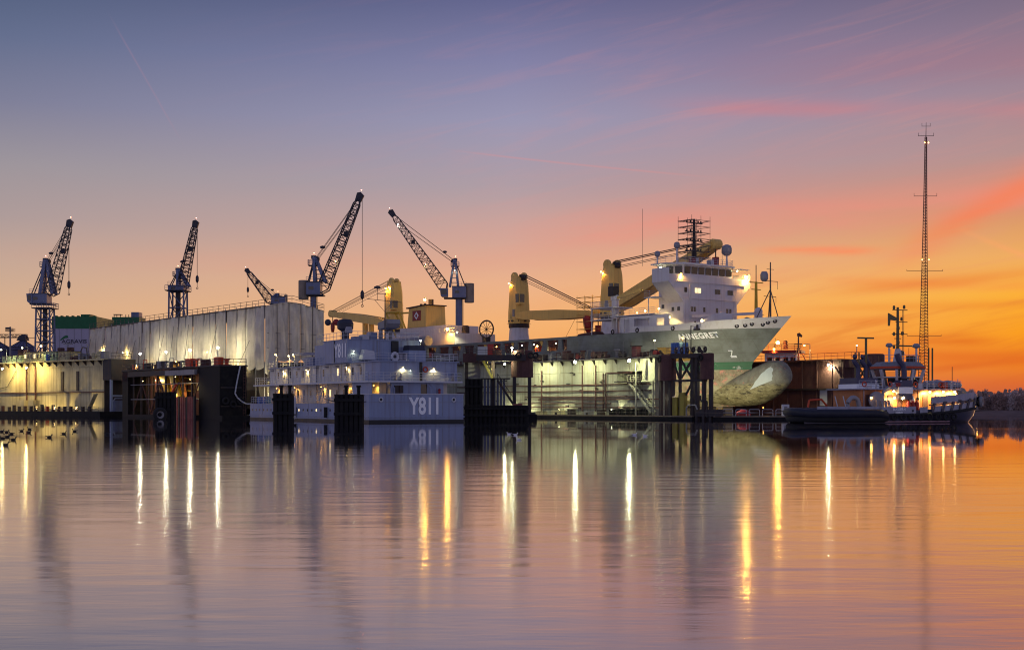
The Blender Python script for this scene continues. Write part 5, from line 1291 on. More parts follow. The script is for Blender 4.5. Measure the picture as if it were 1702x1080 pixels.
    def pl(p, q, w=.16):
        n_ = 5
        for k in range(n_):
            a_ = (p[0]+(q[0]-p[0])*k/n_, p[1]+(q[1]-p[1])*k/n_); b_ = (p[0]+(q[0]-p[0])*(k+1)/n_, p[1]+(q[1]-p[1])*(k+1)/n_)
            mk.beam((-a_[0], -hb(*a_)-.12, a_[1]), (-b_[0], -hb(*b_)-.12, b_[1]), w, .05, (0,1,0))
    for p, q in (((11.2, 11.6), (10.6, 11.6)), ((10.6, 11.6), (11.1, 10.8)), ((11.3, 10.7), (10.4, 10.7)), ((11.3, 10.5), (10.4, 10.5))): pl(p, q)
    obj('bulb_mark', mk, m_text_white, t)
    # bare plate on the side
    g = G(); rows = []
    for z in (10.0, 10.8, 11.6, 12.4):
        rows.append([(-s, -hb(s, z)-.04, z) for s in (23.0, 21, 19.2, 17.6-(12.4-z)*.5, )])
    g.grid([[p for p in r] for r in rows]); obj('bare_plate', g, M('bare_rusty_plate', C(140, 110, 50), .7, dirt=.8, dcol=C(80, 56, 34), scale=.8), t, True)
    # name, wrapped on the flare
    me = textmesh('ANNEGRET', 1.25, extrude=.0, bold=.055, spacing=1.14)
    xs = [v.co.x for v in me.vertices]; W0 = max(xs)-min(xs)
    for v in me.vertices:
        s = 14.6 - v.co.x*(7.0/W0); z = 14.1 + v.co.y + (14.6-s)*.035; v.co = Vector((-s, -hb(s, z)-.17, z))
    me.materials.clear(); obj('ship_name', me, m_text_white, t)
    for s, z, h in ((4.2, 10.6, 0),):
        me = textmesh('12', .9, extrude=0, bold=.03)
    for i in range(6):
        s, z = (5.6, 6.6, 3.4, 4.2, 7.8, 2.4)[i], (15.9, 15.7, 16.1, 15.8, 15.6, 16.3)[i]
        y = -hb(s, z); obj('hawse_fitting', G().torus((-s, y-.05, z), (.6, -1, 0), .26, .12, 10, 5), m_dark, t)
    # anchor
    s, z = 6.3, 15.4; y = -hb(s, z) - .15
    s, z = 13.9, 15.6; y = -hb(s, z)-.2
    obj('anchor', G().box(-s-.1, -s+.1, y-.1, y+.1, z-.5, z+.4).box(-s-.7, -s+.7, y-.16, y+.1, z-.6, z-.25), m_dark, t)
    for s in (18.5, 26.5, 33): obj('mooring_port', G().torus((-s, -hb(s, 15.5)-.03, 15.55), (0,-1,0), .35, .12, 10, 5), m_dark, t)
    # white side house on the forecastle with openings
    def wall_with_holes(name, s0, s1, z0, z1, holes, mt, y=None):
        """side wall built of pieces around its openings"""
        segs = sorted(set([s0, s1] + [h for a, b, c, d in holes for h in (a, b)]))
        for a, b in zip(segs[:-1], segs[1:]):
            hh = [h for h in holes if h[0] <= a and h[1] >= b]
            parts = [(z0, z1)] if not hh else [(z0, hh[0][2]), (hh[0][3], z1)]
            for p, q in parts:
                if q-p > .02: obj(name, G().prism([(-a, -hb(a, 15)+.02, p), (-b, -hb(b, 15)+.02, p), (-b, -hb(b, 15)+.02, q), (-a, -hb(a, 15)+.02, q)], (0, .2, 0)), mt, t)
    wall_with_holes('side_wall', 19.5, 30.5, 15.2, 18.1, ((20.4, 22.0, 16.2, 17.5), (23.6, 27.4, 16.3, 17.6), (28.6, 30.0, 15.3, 17.6)), m_white)
    # bulwark frames amidships
    obj('sheer_beam', G().box(-LS+4, -Sf, -10.3, -9.8, 14.75, 15.2), mh, t)
    obj('sheer_beam', G().box(-LS+4, -Sf, 9.8, 10.3, 14.75, 15.2), mh, t)
    for i in range(22):
        s = 48.0 + i*4.6
        obj('bulwark_frame', G().prism([(-s-.8-(.5 if i % 2 else 0), -10.28, 12.7), (-s+.8, -10.28, 12.7), (-s+.45, -10.28, 14.75), (-s-.45, -10.28, 14.75)], (0, .35, 0)), mh, t)
        if i % 2: obj('stay_bracket', G().beam((-s-1.6, -10.0, 14.7), (-s-1.0, -9.4, 12.8), .28, .5), m_yellow_crane, t)
    obj('deck_railing', G().rail([(-LS+6, -10.1, 12.72), (-Sf, -10.1, 12.72)], 1.1, 1.7, .035, 3), m_rail_dark, t)
    obj('hatch_coaming', G().box(-128, -40, -7.5, 5.0, 12.72, 14.4), m_rusty, t)
    for i in range(9): obj('hatch_cover', G().box(-50-i*7.6, -43-i*7.6, -7.3, 4.8, 14.42, 15.0), m_rusty, t)
    rnd = random.Random(21)
    for i in range(34):
        s = 47 + i*2.3 + rnd.random(); k = rnd.randrange(4); y = -9.4 + rnd.random()*1.5
        mt = rnd.choice((m_rusty, m_grey, m_white_rail, m_orange, m_dark))
        if k == 0: obj('deck_locker', G().box(-s-.6, -s+.6, y, y+.8, 12.72, 13.5+rnd.random()*.6), mt, t)
        elif k == 1: obj('vent_post', G().path([(-s, y, 12.72), (-s, y, 13.9), (-s-.35, y-.25, 14.1)], .13, 6), mt, t)
        elif k == 2: obj('bollard', G().lathe([(.3, 12.72), (.25, 13.3), (.36, 13.4)], (-s, y, 0), 8), mt, t)
        else: obj('hose_reel', G().torus((-s, y, 13.3), (.5,1,0), .4, .12, 10, 5), mt, t)
    # ---------------- bridge tower
    P = lambda s, y, z: (-s, y, z)
    s0 = 18.5
    prof = [(-6.7, 15.2), (6.7, 15.2), (6.7, 20.3), (10.25, 23.7), (10.25, 25.0), (-10.25, 25.0), (-10.25, 23.7), (-6.7, 20.3)]
    tw = obj('bridge_tower', G().prism([(-s0, y, z) for y, z in prof], (-4.2, 0, 0)), m_white, t)
    ac = obj('accommodation', G().box(-s0-6.4, -s0-4.2, -6.5, 6.5, 15.2, 23.9), m_white, t)
    obj('side_house', G().box(-s0-14, -s0-4.2, -9.0, -6.5, 15.2, 18.2), m_white, t)
    for k, z in enumerate((18.3, 21.2)):
        obj('side_deck', G().box(-s0-(16 if k == 0 else 7), -s0-4.2, -9.6, -6.5, z, z+.16), m_white, t)
        obj('side_railing', G().rail([(-s0-(16 if k == 0 else 7), -9.5, z+.16), (-s0-4.2, -9.5, z+.16)], 1.05, 1.3, .03, 3), m_white_rail, t)
        for j in range(3 if k == 0 else 1): obj('side_post', G().tube((-s0-6-j*4.2, -9.4, z-2.9), (-s0-6-j*4.2, -9.4, z), .09, 6), m_white, t)
    # funnel-like recess and windows in the tower front
    for z, ys, w in ((19.1, (-4.7, -4.0, -1.6, 1.6, 4.2, 5.0), .4), (22.4, (-6.2, -3.6, -2.8, 1.4, 2.1, 4.6, 5.3), .5), (16.6, (-3.9, -1.3, 1.6, 3.2), .3)):
        for y in ys:
            w_ = obj('window', G().box(-s0-.02, -s0+.05, y-w*.62, y+w*.62, z-.42, z+.42), m_lit if (z > 22 and y in (-3.6, -2.8)) else m_glass, tw)
    for s in (s0+1.2, s0+2.6): obj('window', G().box(-s-.3, -s+.3, -6.78, -6.68, 18.8, 19.5), m_glass, tw)
    for s in (s0+5.3,): obj('window', G().box(-s-.3, -s+.3, -6.58, -6.48, 19.4, 20.1), m_glass, ac)
    for z in (18.1, 20.9, 23.75): obj('deck_ledge', G().box(-s0-.02, -s0+.14, -6.7 if z < 21 else -8.6, 6.7 if z < 21 else 8.6, z, z+.09), m_white, tw)
    for y in (-5.4, 5.8): obj('front_ladder', G().tube((-s0+.12, y, 15.3), (-s0+.12, y, 23.7), .04, 4).tube((-s0+.12, y+.4, 15.3), (-s0+.12, y+.4, 23.7), .04, 4), m_white_rail, tw)
    for y in (-2.2, 3.4): obj('front_locker', G().box(-s0, -s0+.7, y, y+1.2, 15.25, 16.1), m_grey, tw)
    obj('front_railing', G().rail([(-s0+2.2, -7.5, 15.3), (-s0+2.2, 7.5, 15.3)], 1.05, 1.3, .03, 3), m_white_rail, t)
    # wheelhouse
    wh = obj('wheelhouse', G().prism([(-s0-.6, -6.0, 25.0), (-s0-.6, 6.0, 25.0), (-s0-3.2, 8.0, 25.0), (-s0-5.2, 8.0, 25.0), (-s0-5.2, -8.0, 25.0), (-s0-3.2, -8.0, 25.0)], (0, 0, 1.9)), m_white, t)
    for i in range(7):
        y = -5.2 + i*1.73
        obj('window', G().prism([(-s0-.62, y-.72, 25.35), (-s0-.62, y+.72, 25.35), (-s0-.5, y+.72, 26.6), (-s0-.5, y-.72, 26.6)], (.06, 0, 0)), m_glass, wh)
    for i in range(2):
        a = Vector((-s0-.6, -6.0, 0)).lerp(Vector((-s0-3.2, -8.0, 0)), .08+.48*i); b = Vector((-s0-.6, -6.0, 0)).lerp(Vector((-s0-3.2, -8.0, 0)), .46+.48*i)
        obj('window', G().prism([(a.x, a.y-.03, 25.35), (b.x, b.y-.03, 25.35), (b.x, b.y-.1, 26.6), (a.x, a.y-.1, 26.6)], (.05, -.06, 0)), m_glass, wh)
    obj('wheelhouse_roof', G().prism([(-s0-.1, -6.3, 26.9), (-s0-.1, 6.3, 26.9), (-s0-3.0, 8.5, 26.9), (-s0-5.8, 8.5, 26.9), (-s0-5.8, -8.5, 26.9), (-s0-3.0, -8.5, 26.9)], (0, 0, .35)), m_white, t)
    for sd in (-1, 1):
        y0, y1 = (8.0, 10.25)
        obj('wing_bulwark', G().box(-s0-4.2, -s0-.0, sd*10.25 - (.12 if sd > 0 else 0), sd*10.25 + (.12 if sd < 0 else 0), 25.0, 26.1), m_white, t)
        obj('wing_cover', G().box(-s0-4.4, -s0-.4, min(sd*7.8, sd*10.4), max(sd*7.8, sd*10.4), 26.75, 26.95), m_white, t)
    obj('roof_railing', G().rail([(-s0-.3, -6.0, 27.25), (-s0-.3, 6.0, 27.25), (-s0-3.0, 8.2, 27.25), (-s0-5.6, 8.2, 27.25)], 1.0, 1.3, .03, 3), m_white_rail, t)
    obj('roof_railing', G().rail([(-s0-.3, -6.0, 27.25), (-s0-3.0, -8.2, 27.25), (-s0-5.6, -8.2, 27.25)], 1.0, 1.3, .03, 3), m_white_rail, t)
    for (s, y, z, r) in ((s0+2, 6.2, 30.4, .95), (s0+4.6, -3.8, 30.8, .55), (s0+5.2, -8.0, 29.0, .5)):
        obj('radome_post', G().tube((-s, y, 26.9), (-s, y, z-.5*r), .16, 7), m_white, t)
        obj('radome', G().lathe([(.5*r, z-1.1*r), (r, z-.6*r), (r, z+.2*r), (.8*r, z+.75*r), (.3*r, z+1.0*r)], (-s, y, 0), 14), m_radome, t, True)
    for (s, y, h) in ((s0+4, 3.6, 2.2), (s0+3, -1.6, 1.2), (s0+4.4, .6, 1.5), (s0+2.4, 2.4, 1.1), (s0+1.6, 4.6, 2.6)): obj('roof_locker' if h < 2 else 'aerial', G().box(-s-.5, -s+.5, y-.4, y+.4, 27.25, 27.25+h) if h < 2 else G().tube((-s, y, 27.25), (-s, y, 27.25+h+1.6), .05, 4), random.choice((m_orange, m_white, m_red)) if h < 2 else m_rail_dark, t)
    # radar mast inside a scaffold cage
    sm, ym = s0+3.6, -.5
    obj('radar_mast', G().tube((-sm, ym, 27.2), (-sm, ym, 35.6), .42, 8, .22), m_dark, t)
    for i, z in enumerate((29.8, 31.6, 33.2, 34.8)):
        obj('mast_arm', G().box(-sm-.15, -sm+.15, ym-2.2+.3*(i % 2), ym+2.0, z, z+.16), m_dark, t)
        for y in (-1.8, -.9, 1.0, 1.7): obj('mast_lantern', G().lathe([(.14, z+.16), (.14, z+.5)], (-sm, ym+y, 0), 6), m_dark, t)
    g = G(); zc = [27.3, 28.6, 29.7, 30.8, 31.9, 33.0, 34.1, 35.2]
    for dx in (-1.7, 1.7):
        for dy in (-2.3, 0, 2.3): g.tube((-sm+dx, ym+dy, 27.2), (-sm+dx, ym+dy, 36.0), .05, 4)
    for z in zc:
        for dx in (-1.7, 1.7): g.tube((-sm+dx, ym-2.4, z), (-sm+dx, ym+2.4, z), .045, 4)
        for dy in (-2.3, 0, 2.3): g.tube((-sm-1.8, ym+dy, z), (-sm+1.8, ym+dy, z), .045, 4)
        g.box(-sm-1.7, -sm+1.7, ym-2.3, ym-1.7, z-.1, z-.06)
    for i in range(0, 7, 2): g.tube((-sm+1.7, ym-2.3, zc[i]), (-sm+1.7, ym+2.3, zc[i+1]), .04, 4)
    obj('scaffold_cage', g, m_rail_dark, t)
    obj('aerial', G().tube((-sm-6, -7.5, 27.2), (-sm-6, -7.5, 37.5), .04, 4), m_rail_dark, t)
    # forecastle gear: breakwater, stores crane, masts
    obj('breakwater', G().prism([(-15.5, -6.8, 15.25), (-9, -4.6, 15.25), (-9, -4.6, 17.6), (-11, -5.3, 18.1), (-14.5, -6.4, 16.9)], (0, .25, 0)), m_white, t)
    for i in range(7): obj('lightening_hole', G().lathe([(.19, -.02), (.19, .02)], (-12.2+i*.5, -5.32+i*.16-.05, 17.1-.02*i), 10, 'y'), m_glass, t)
    obj('winch', G().lathe([(.8, -1.2), (.8, -1.0), (.4, -.95), (.4, .95), (.8, 1), (.8, 1.2)], (-7.5, -1.5, 16.4), 12, 'y'), m_grey, t)
    obj('crane_post', G().lathe([(.75, 15.25), (.7, 18.2), (.75, 18.3), (.6, 18.7), (.2, 19.0)], (-8.0, .8, 0), 12), m_white, t)
    obj('crane_jib', G().beam((-8.0, .8, 18.0), (-24.5, -7.5, 17.7), .4, .45), m_white, t)
    obj('fore_mast', G().tube((-4.6, 0, 15.3), (-4.6, 0, 26.4), .2, 7, .1), m_rail_dark, t)
    for p in ((-7.6, -1.2), (-6.6, 1.6), (-2.6, .3)): obj('mast_stay', G().tube((p[0], p[1], 15.5), (-4.6, 0, 21.8), .09, 5), m_rail_dark, t)
    g = G(); g.tube((-4.6, -1.4, 23.2), (-4.6, 1.8, 23.2), .05, 4); g.tube((-4.6, 1.8, 23.2), (-4.6, 1.8, 21.9), .04, 4); g.tube((-4.6, -.9, 25.2), (-4.6, .9, 25.2), .04, 4); g.tube((-4.6, -1.6, 20.6), (-4.6, 1.4, 20.6), .05, 4); g.tube((-4.6, 1.4, 20.6), (-4.6, 1.4, 19.6), .04, 4)
    obj('mast_yard', g, m_rail_dark, t)
    obj('yellow_mast', G().tube((-9.8, 2.2, 15.3), (-9.8, 2.2, 23.6), .34, 8, .22), m_yellow, t)
    obj('yellow_mast_top', G().tube((-9.8, 2.2, 23.6), (-9.8, 2.2, 26.5), .08, 5), m_rail_dark, t)
    for z, w in ((23.4, 1.7), (22.2, 1.1), (17.9, 1.8)): obj('yellow_mast_arm', G().box(-9.9, -9.7, 2.2-w, 2.2+w, z, z+.14), m_yellow, t)
    obj('radome', G().lathe([(.35, 23.7), (.7, 24.1), (.7, 24.9), (.45, 25.4)], (-9.2, 3.6, 0), 12), m_radome, t, True)
    # lights
    for (s, y, z, k, pw, r) in ((s0-.5, 8.6, 25.4, 'o', 1900, .46), (s0-.3, -7.6, 25.0, 'o', 420, .28), (s0+3.0, -9.4, 26.3, 'g', 700, .28), (s0-.2, 6.6, 26.4, 'g', 220, .2),
                                (29, -8.0, 18.9, 'y', 320, .2), (26.0, -8.8, 19.0, 'y', 520, .28), (22.5, -8.8, 19.2, 'y', 320, .22), (20.0, -8.6, 17.6, 'y', 420, .22), (14.2, -6.6, 16.9, 'y', 420, .2)):
        lamp(t, (-s, y, z), k, pw, r, 'deck_lamp', aim=(-.35,.35,-1))
    for (s, k) in ((49.5, 'g'), (50.8, 'y'), (57.6, 'y'), (61.5, 'g'), (70, 'o'), (54, 'o'), (77, 'y'), (86, 'o')): lamp(t, (-s, -9.0, 14.2), k, 170, .17, 'deck_lamp')
    return t, mh
ship, m_hull = cargo_ship()

def ship_crane(name_label, s, y, zdeck, zring, ztop, boom_dx, boom_tip_z, lamp_key='o'):
    """slewing deck crane, part by part under the ship"""
    o = Vector((-s, y, 0)); sg = 1 if boom_dx > 0 else -1
    c = obj('deck_crane', G().prism([(-s-1.9*1, y-1.9, zring+.9), (-s+1.9, y-1.9, zring+.9), (-s+1.9, y+1.9, zring+.9), (-s-1.9, y+1.9, zring+.9)], (0, 0, .05)), m_yellow_crane, ship)
    c['label'] = name_label
    # tower: tapered box with two horns
    w0, w1 = 2.0, 1.45; h = ztop - zring
    zz = [zring+.95, zring+h*.28, zring+h*.75, ztop-1.0]
    ww = [w0, w0, 1.75, w1]
    rows = []
    for z, w in zip(zz, ww):
        b = w*.35; pts = [(-w+b, -w), (w-b, -w), (w, -w+b), (w, w-b), (w-b, w), (-w+b, w), (-w, w-b), (-w, -w+b)]
        rows.append([(-s+px*1.02, y+py, z) for px, py in pts])
    obj('tower', G().grid([r[::-1] for r in rows], True).add(rows[-1], [tuple(range(8))]), m_yellow_crane, c)
    for e in (-1, 1):
        obj('horn', G().lathe([(.95, -.3), (1.0, -.2), (1.0, .2), (.95, .3)], (-s - sg*.35*(1 if e < 0 else -1.2), y+e*1.0, ztop-.75), 14, 'y'), m_yellow_crane, c)
        obj('horn_web', G().box(-s-1.2, -s+1.2, y+e*1.0-.28, y+e*1.0+.28, ztop-1.9, ztop-.7), m_yellow_crane, c)
    obj('sheave_block', G().lathe([(.7, -.6), (.7, .6)], (-s+sg*1.2, y, ztop-1.0), 12, 'y'), m_dark, c)
    obj('slew_ring', G().lathe([(2.25, zring), (2.3, zring+.1), (2.3, zring+.75), (2.1, zring+.9)], (-s, y, 0), 20), m_dark, c)
    for i in range(9): 
        a = 2*PI*i/9; obj('ring_window', G().cbox((-s+2.12*math.cos(a), y+2.12*math.sin(a), zring+1.5), (.5, .5, .28)), m_dark, c)
    obj('collar', G().lathe([(2.05, zring+.9), (2.12, zring+1.2), (2.1, zring+1.9), (2.0, zring+2.1)], (-s, y, 0), 20), m_yellow_crane, c)
    # pedestal swept inboard at its foot
    rows = []
    for q in range(6):
        v = q/5; rr = 2.1 + .9*(1-v)**2; rows.append([(-s + 1.8*(1-v)**1.6 + rr*math.cos(2*PI*i/18)*(1+.25*(1-v)), y - .8*(1-v) + rr*math.sin(2*PI*i/18), zdeck + (zring-zdeck)*v) for i in range(18)])
    obj('pedestal', G().grid(rows, True), m_white, c, True)
    # cab
    obj('cab', G().box(-s + 1.5, -s+2.9, y-2.2, y-.6, zring+h*.42, zring+h*.42+2.4), m_yellow_crane, c)
    obj('cab_window', G().box(-s+1.65, -s+2.75, y-2.27, y-2.18, zring+h*.42+.4, zring+h*.42+2.2), m_glass, c)
    obj('cab_window', G().box(-s+2.88, -s+2.96, y-2.05, y-.8, zring+h*.42+.4, zring+h*.42+2.2), m_glass, c)
    # boom: two box girders joined by cross pieces
    f = Vector((-s + sg*1.3, y, zring+2.6)); tip = Vector((-s+boom_dx, y, boom_tip_z)); dl = (tip-f)
    for e in (-1, 1):
        g = G(); prev = None; rows = []
        up = Vector((-dl.z*sg, 0, dl.x*sg)).normalized()
        for q, hh in ((0, .7), (.12, 1.25), (.55, 1.35), (.92, .9), (1, .55)):
            cpt = f + dl*q + Vector((0, e*(1.75 - .75*q), 0)); hw = .38
            rows.append([tuple(cpt + up*hh*a + Vector((0, b*hw, 0))) for a, b in ((-.75, -1), (-.75, 1), (.75, 1), (.75, -1))])
        g.grid(rows, True); g.add(rows[0], [(0,1,2,3)]); g.add(rows[-1], [(3,2,1,0)])
        obj('boom_girder', g, m_yellow_crane, c)
    for q in (.3, .6, .85, .97): obj('boom_cross_piece', G().beam(f+dl*q+Vector((0,-1.6+.7*q,0)), f+dl*q+Vector((0,1.6-.7*q,0)), .8, .7), m_yellow_crane, c)
    obj('boom_head', G().lathe([(.6, -1.0), (.95, -.9), (.95, .9), (.6, 1.0)], tuple(tip), 12, 'y'), m_yellow_crane, c)
    g = G(); hd = Vector((-s+sg*1.2, y, ztop-.6))
    for e in (-.9, -.5, .5, .9):
        g.tube(hd + Vector((0,e,.3)), tip + Vector((-sg*.5, e*.8, .6)), .055, 4)
    for e in (-.7, .7): g.tube(hd + Vector((0,e,-.8)), f + dl*.86 + Vector((0,e*.8,.9)), .055, 4)
    obj('topping_rope', g, m_rope, c)
    obj('hook_rope', G().tube(tip + Vector((0,0,-.6)), tip + Vector((0,0,-2.4)), .12, 5), m_rope, c)
    obj('hook_block', G().prism([tip + Vector((-.55,-.35,-2.4)), tip + Vector((.55,-.35,-2.4)), tip + Vector((.5,-.35,-4.0)), tip + Vector((.12,-.35,-5.0)), tip + Vector((-.12,-.35,-5.0)), tip + Vector((-.5,-.35,-4.0))], (0,.7,0)), m_red, c)
    lamp(c, (-s-1.2 if sg > 0 else -s+.6, y-1.95, ztop-2.2), lamp_key, 700, .26, aim=(.1,.5,-1))
    obj('ladder', G().tube((-s-.6, y-2.02, zring+2), (-s-.6, y-1.6, ztop-2.4), .05, 4).tube((-s-.2, y-2.02, zring+2), (-s-.2, y-1.6, ztop-2.4), .05, 4), m_rail_dark, c)
    obj('access_hatch', G().box(-s+.2, -s+1.0, y-2.06, y-1.98, zring+2.4, zring+4.0), m_grey, c)
    return c
ship_crane('forward cream crane with its boom raised past the bridge', 53.7, 8.0, 12.7, 19.3, 31.4, 28.7, 32.0)
ship_crane('midships cream crane with its boom stowed level', 84.5, 8.0, 12.7, 19.3, 31.3, 26.5, 21.0)
c3 = ship_crane('aft cream crane with its boom reaching over the stern', 136.0, 8.0, 12.7, 20.4, 34.0, -31.0, 27.0)
lamp(c3, (-136.6, 5.9, 31.6), 'o', 700, .34)
def ship_aft():
    t = ship
    # poop house and funnel
    obj('poop_house', G().box(-126, -92, -4, 7, 12.72, 18.2), m_white, t)
    obj('engine_casing', G().box(-116, -97, -3, 6, 18.2, 20.2), m_white, t)
    fn = obj('funnel', G().prism([(-112.5, -3.2, 20.2), (-104.6, -3.2, 20.2), (-105.0, -3.2, 25.0), (-111.8, -3.2, 24.6)], (0, 5.4, 0)), m_yellow_crane, t)
    obj('funnel_top', G().prism([(-112.6, -3.5, 24.62), (-104.6, -3.5, 25.05), (-104.6, -3.5, 25.25), (-112.6, -3.5, 24.9)], (0, 6, 0)), m_dark, fn)
    for x in (-106.5, -109, -110.6): obj('exhaust_pipe', G().tube((x, -.6, 24.8), (x, -.6, 26.6 if x > -107 else 25.8), .6 if x > -107 else .3, 10), m_dark, fn)
    obj('funnel_emblem', G().box(-110.2, -106.8, -3.28, -3.2, 21.7, 24.0), m_red, fn)
    obj('funnel_diamond', G().prism([(-108.5, -3.34, 21.95), (-107.6, -3.34, 22.85), (-108.5, -3.34, 23.75), (-109.4, -3.34, 22.85)], (0, .06, 0)), m_text_white, fn)
    obj('funnel_diamond', G().prism([(-108.5, -3.4, 22.4), (-108.1, -3.4, 22.85), (-108.5, -3.4, 23.3), (-108.9, -3.4, 22.85)], (0, .06, 0)), m_red, fn)
    # yellow boat davit frame
    for y in (-3.5, -.8): obj('davit', G().path([(-119, y, 18.2), (-122.5, y, 20.0), (-124.0, y, 24.0), (-118.5, y, 23.6)] if False else [(-117.0, y, 18.2), (-118.2, y, 20.5), (-121.5, y, 24.2), (-115.5, y, 24.0), (-112.9, y, 20.2)], .22, 6), m_yellow, t)
    obj('davit_bar', G().tube((-121.5, -3.5, 24.2), (-121.5, -.8, 24.2), .2, 6), m_yellow, t)
    obj('cable_reel', G().torus((-88.5, 2.0, 19.0), (.3, -1, 0), 1.9, .18, 24, 6), m_dark, t)
    for i in range(6):
        a = i*PI/6; e = Vector((.958, .287, 0)); v = e*math.cos(a)*1.9 + Vector((0,0,math.sin(a)*1.9)); obj('reel_spoke', G().tube(Vector((-88.5,2,19))-v, Vector((-88.5,2,19))+v, .06, 4), m_dark, t)
    obj('reel_stand', G().box(-89.2, -87.8, 1.4, 2.6, 15, 17.2), m_dark, t)
    obj('deck_pipe', G().lathe([(1.15, -128), (1.2, -127.6), (1.2, -96.4), (1.1, -96)], (0, -8.3, 16.4), 14, 'x'), m_grey, t)
    for i in range(6): obj('pipe_cradle', G().box(-100-i*5, -99.6-i*5, -9.2, -7.4, 15.0, 16.2), m_rusty, t)
    obj('poop_railing', G().rail([(-126, -4, 18.2), (-92, -4, 18.2)], 1.1, 2, .04, 3), m_white_rail, t)
    for x in (-95, -99, -103): obj('roof_tank', G().lathe([(.8, 0), (.9, .2), (.9, 1.6), (.6, 1.9)], (x, 1, 18.2), 10), m_dark, t)
    # boom rest on the stern: two pillars
    for x in (-147, -150): obj('boom_rest', G().lathe([(.75, 12.7), (.75, 24.0)], (x, 8, 0), 10), m_yellow_crane, t)
    obj('stern_house', G().box(-150, -140, -8, 6, 12.7, 17), m_white, t)
    lamp(fn, (-104.9, -3.4, 26.3), 'o', 900, .42); lamp(t, (-93.5, -5.0, 19.0), 'o', 900, .46, 'deck_lamp'); lamp(t, (-90.5, -4.5, 18.2), 'g', 400, .3, 'deck_lamp')
    # scaffold tower on the hatch, beside the boom head
    g = G(); x0, y0 = -57.5, 6.0
    for dx in (0, 2.4, 4.8):
        for dy in (0, 2.2): g.tube((x0-dx, y0+dy, 15), (x0-dx, y0+dy, 24.8), .055, 4)
    for z in (16.4, 17.9, 19.4, 20.9, 22.4, 23.4, 24.4):
        for dy in (0, 2.2): g.tube((x0+.3, y0+dy, z), (x0-5.1, y0+dy, z), .05, 4)
        for dx in (0, 2.4, 4.8): g.tube((x0-dx, y0-.2, z), (x0-dx, y0+2.4, z), .05, 4)
    g.tube((x0-4.8, y0, 20.9), (x0-8.5, y0, 16.4), .05, 4); g.tube((x0-8.5, y0, 15), (x0-8.5, y0, 16.4), .05, 4); g.tube((x0-4.8, y0, 16.4), (x0-8.5, y0, 16.4), .05, 4)
    obj('scaffold_tower', g, m_yellow_crane, t)
    obj('tower_hopper', G().lathe([(.25, 15.2), (.3, 17.0), (1.0, 18.4), (1.15, 20.0), (.9, 20.6)], (x0-2.4, y0+1.0, 0), 12), m_red, t)
    obj('deck_cargo_red', G().prism([(-39, -8.6, 15.3), (-45, -8.6, 15.3), (-44.6, -8.6, 15.7), (-40, -8.6, 16.0)], (0, 2, 0)), m_rusty, t)
    # crane post and platforms between crane and accommodation
    obj('stores_crane_post', G().lathe([(.7, 15.2), (.7, 21.6), (.9, 21.8), (.9, 22.4), (.4, 22.8)], (-36.5, -6.5, 0), 12), m_white, t)
    obj('stores_crane_jib', G().beam((-36.5, -6.5, 22.0), (-28, -7.8, 23.0), .35, .5), m_yellow_crane, t)
    obj('stores_crane_cab', G().box(-37.3, -35.9, -7.6, -6.2, 22.4, 24.2), m_dark, t)
    for z in (18.0, 20.2):
        obj('aft_platform', G().box(-41, -34.5, -8.8, -4, z, z+.15), m_white, t); obj('aft_railing', G().rail([(-34.5, -8.7, z+.15), (-41, -8.7, z+.15), (-41, -4.2, z+.15)], 1.05, 1.2, .03, 3), m_white_rail, t)
    for x in (-40.7, -35): obj('aft_post', G().tube((x, -8.6, 15.2), (x, -8.6, 20.2), .13, 6), m_white, t)
ship_aft()
# ================================================================ floating jetty right of the dock mouth
def jetty():
    o = W(1258, 693, 206); o.z = 0
    t = thing('floating_jetty', 'low floating jetty with white hoop railings between dock mouth and tug', 'jetty', o, R(-4))
    L = 15.0
    obj('float', G().box(-L*.45, L*.52, -1.1, 1.1, -.4, .42), m_black, t)
    obj('deck', G().box(-L*.45-.05, L*.52+.05, -1.2, 1.2, .42, .6), m_wood, t)
    for i in range(6):
        x = -4.6 + i*2.05
        obj('hoop_railing', G().path([(x-.8, -1.0, .6), (x-.8, -1.0, 1.5), (x-.65, -1.0, 1.62), (x+.65, -1.0, 1.62), (x+.8, -1.0, 1.5), (x+.8, -1.0, .6)], .045, 6).tube((x-.8, -1.0, 1.12), (x+.8, -1.0, 1.12), .035, 5), m_white_rail, t)
    obj('service_pillar', G().box(3.9, 5.0, .1, .8, .6, 2.4), m_white_rail, t); obj('pillar_door', G().box(4.2, 4.7, .04, .1, .9, 2.1), m_grey, t)
    for x in (-6.2, -5.4): obj('yellow_stand', G().path([(x-.25, -.8, .6), (x, -.8, 1.9), (x+.25, -.8, .6)], .09, 6), m_yellow, t)
    lamp(t, (1.0, .3, 1.9), 'o', 60, .08, 'post_lamp')
    return t
jetty()
o = W(1236, 676, 209); t = thing('dinghy', 'small red upturned dinghy lying behind the jetty rail', 'boat', (o.x, o.y, .62))
obj('hull', G().ball((0,0,.25), 1.0, 14, (1.2, .6, .75)), m_red, t, True); obj('keel_strip', G().box(-1.1, .9, -.05, .05, .92, 1.04), m_dark, t)
obj('stand', G().box(-.9, .9, -.4, .4, -.02, .25), m_wood, t)

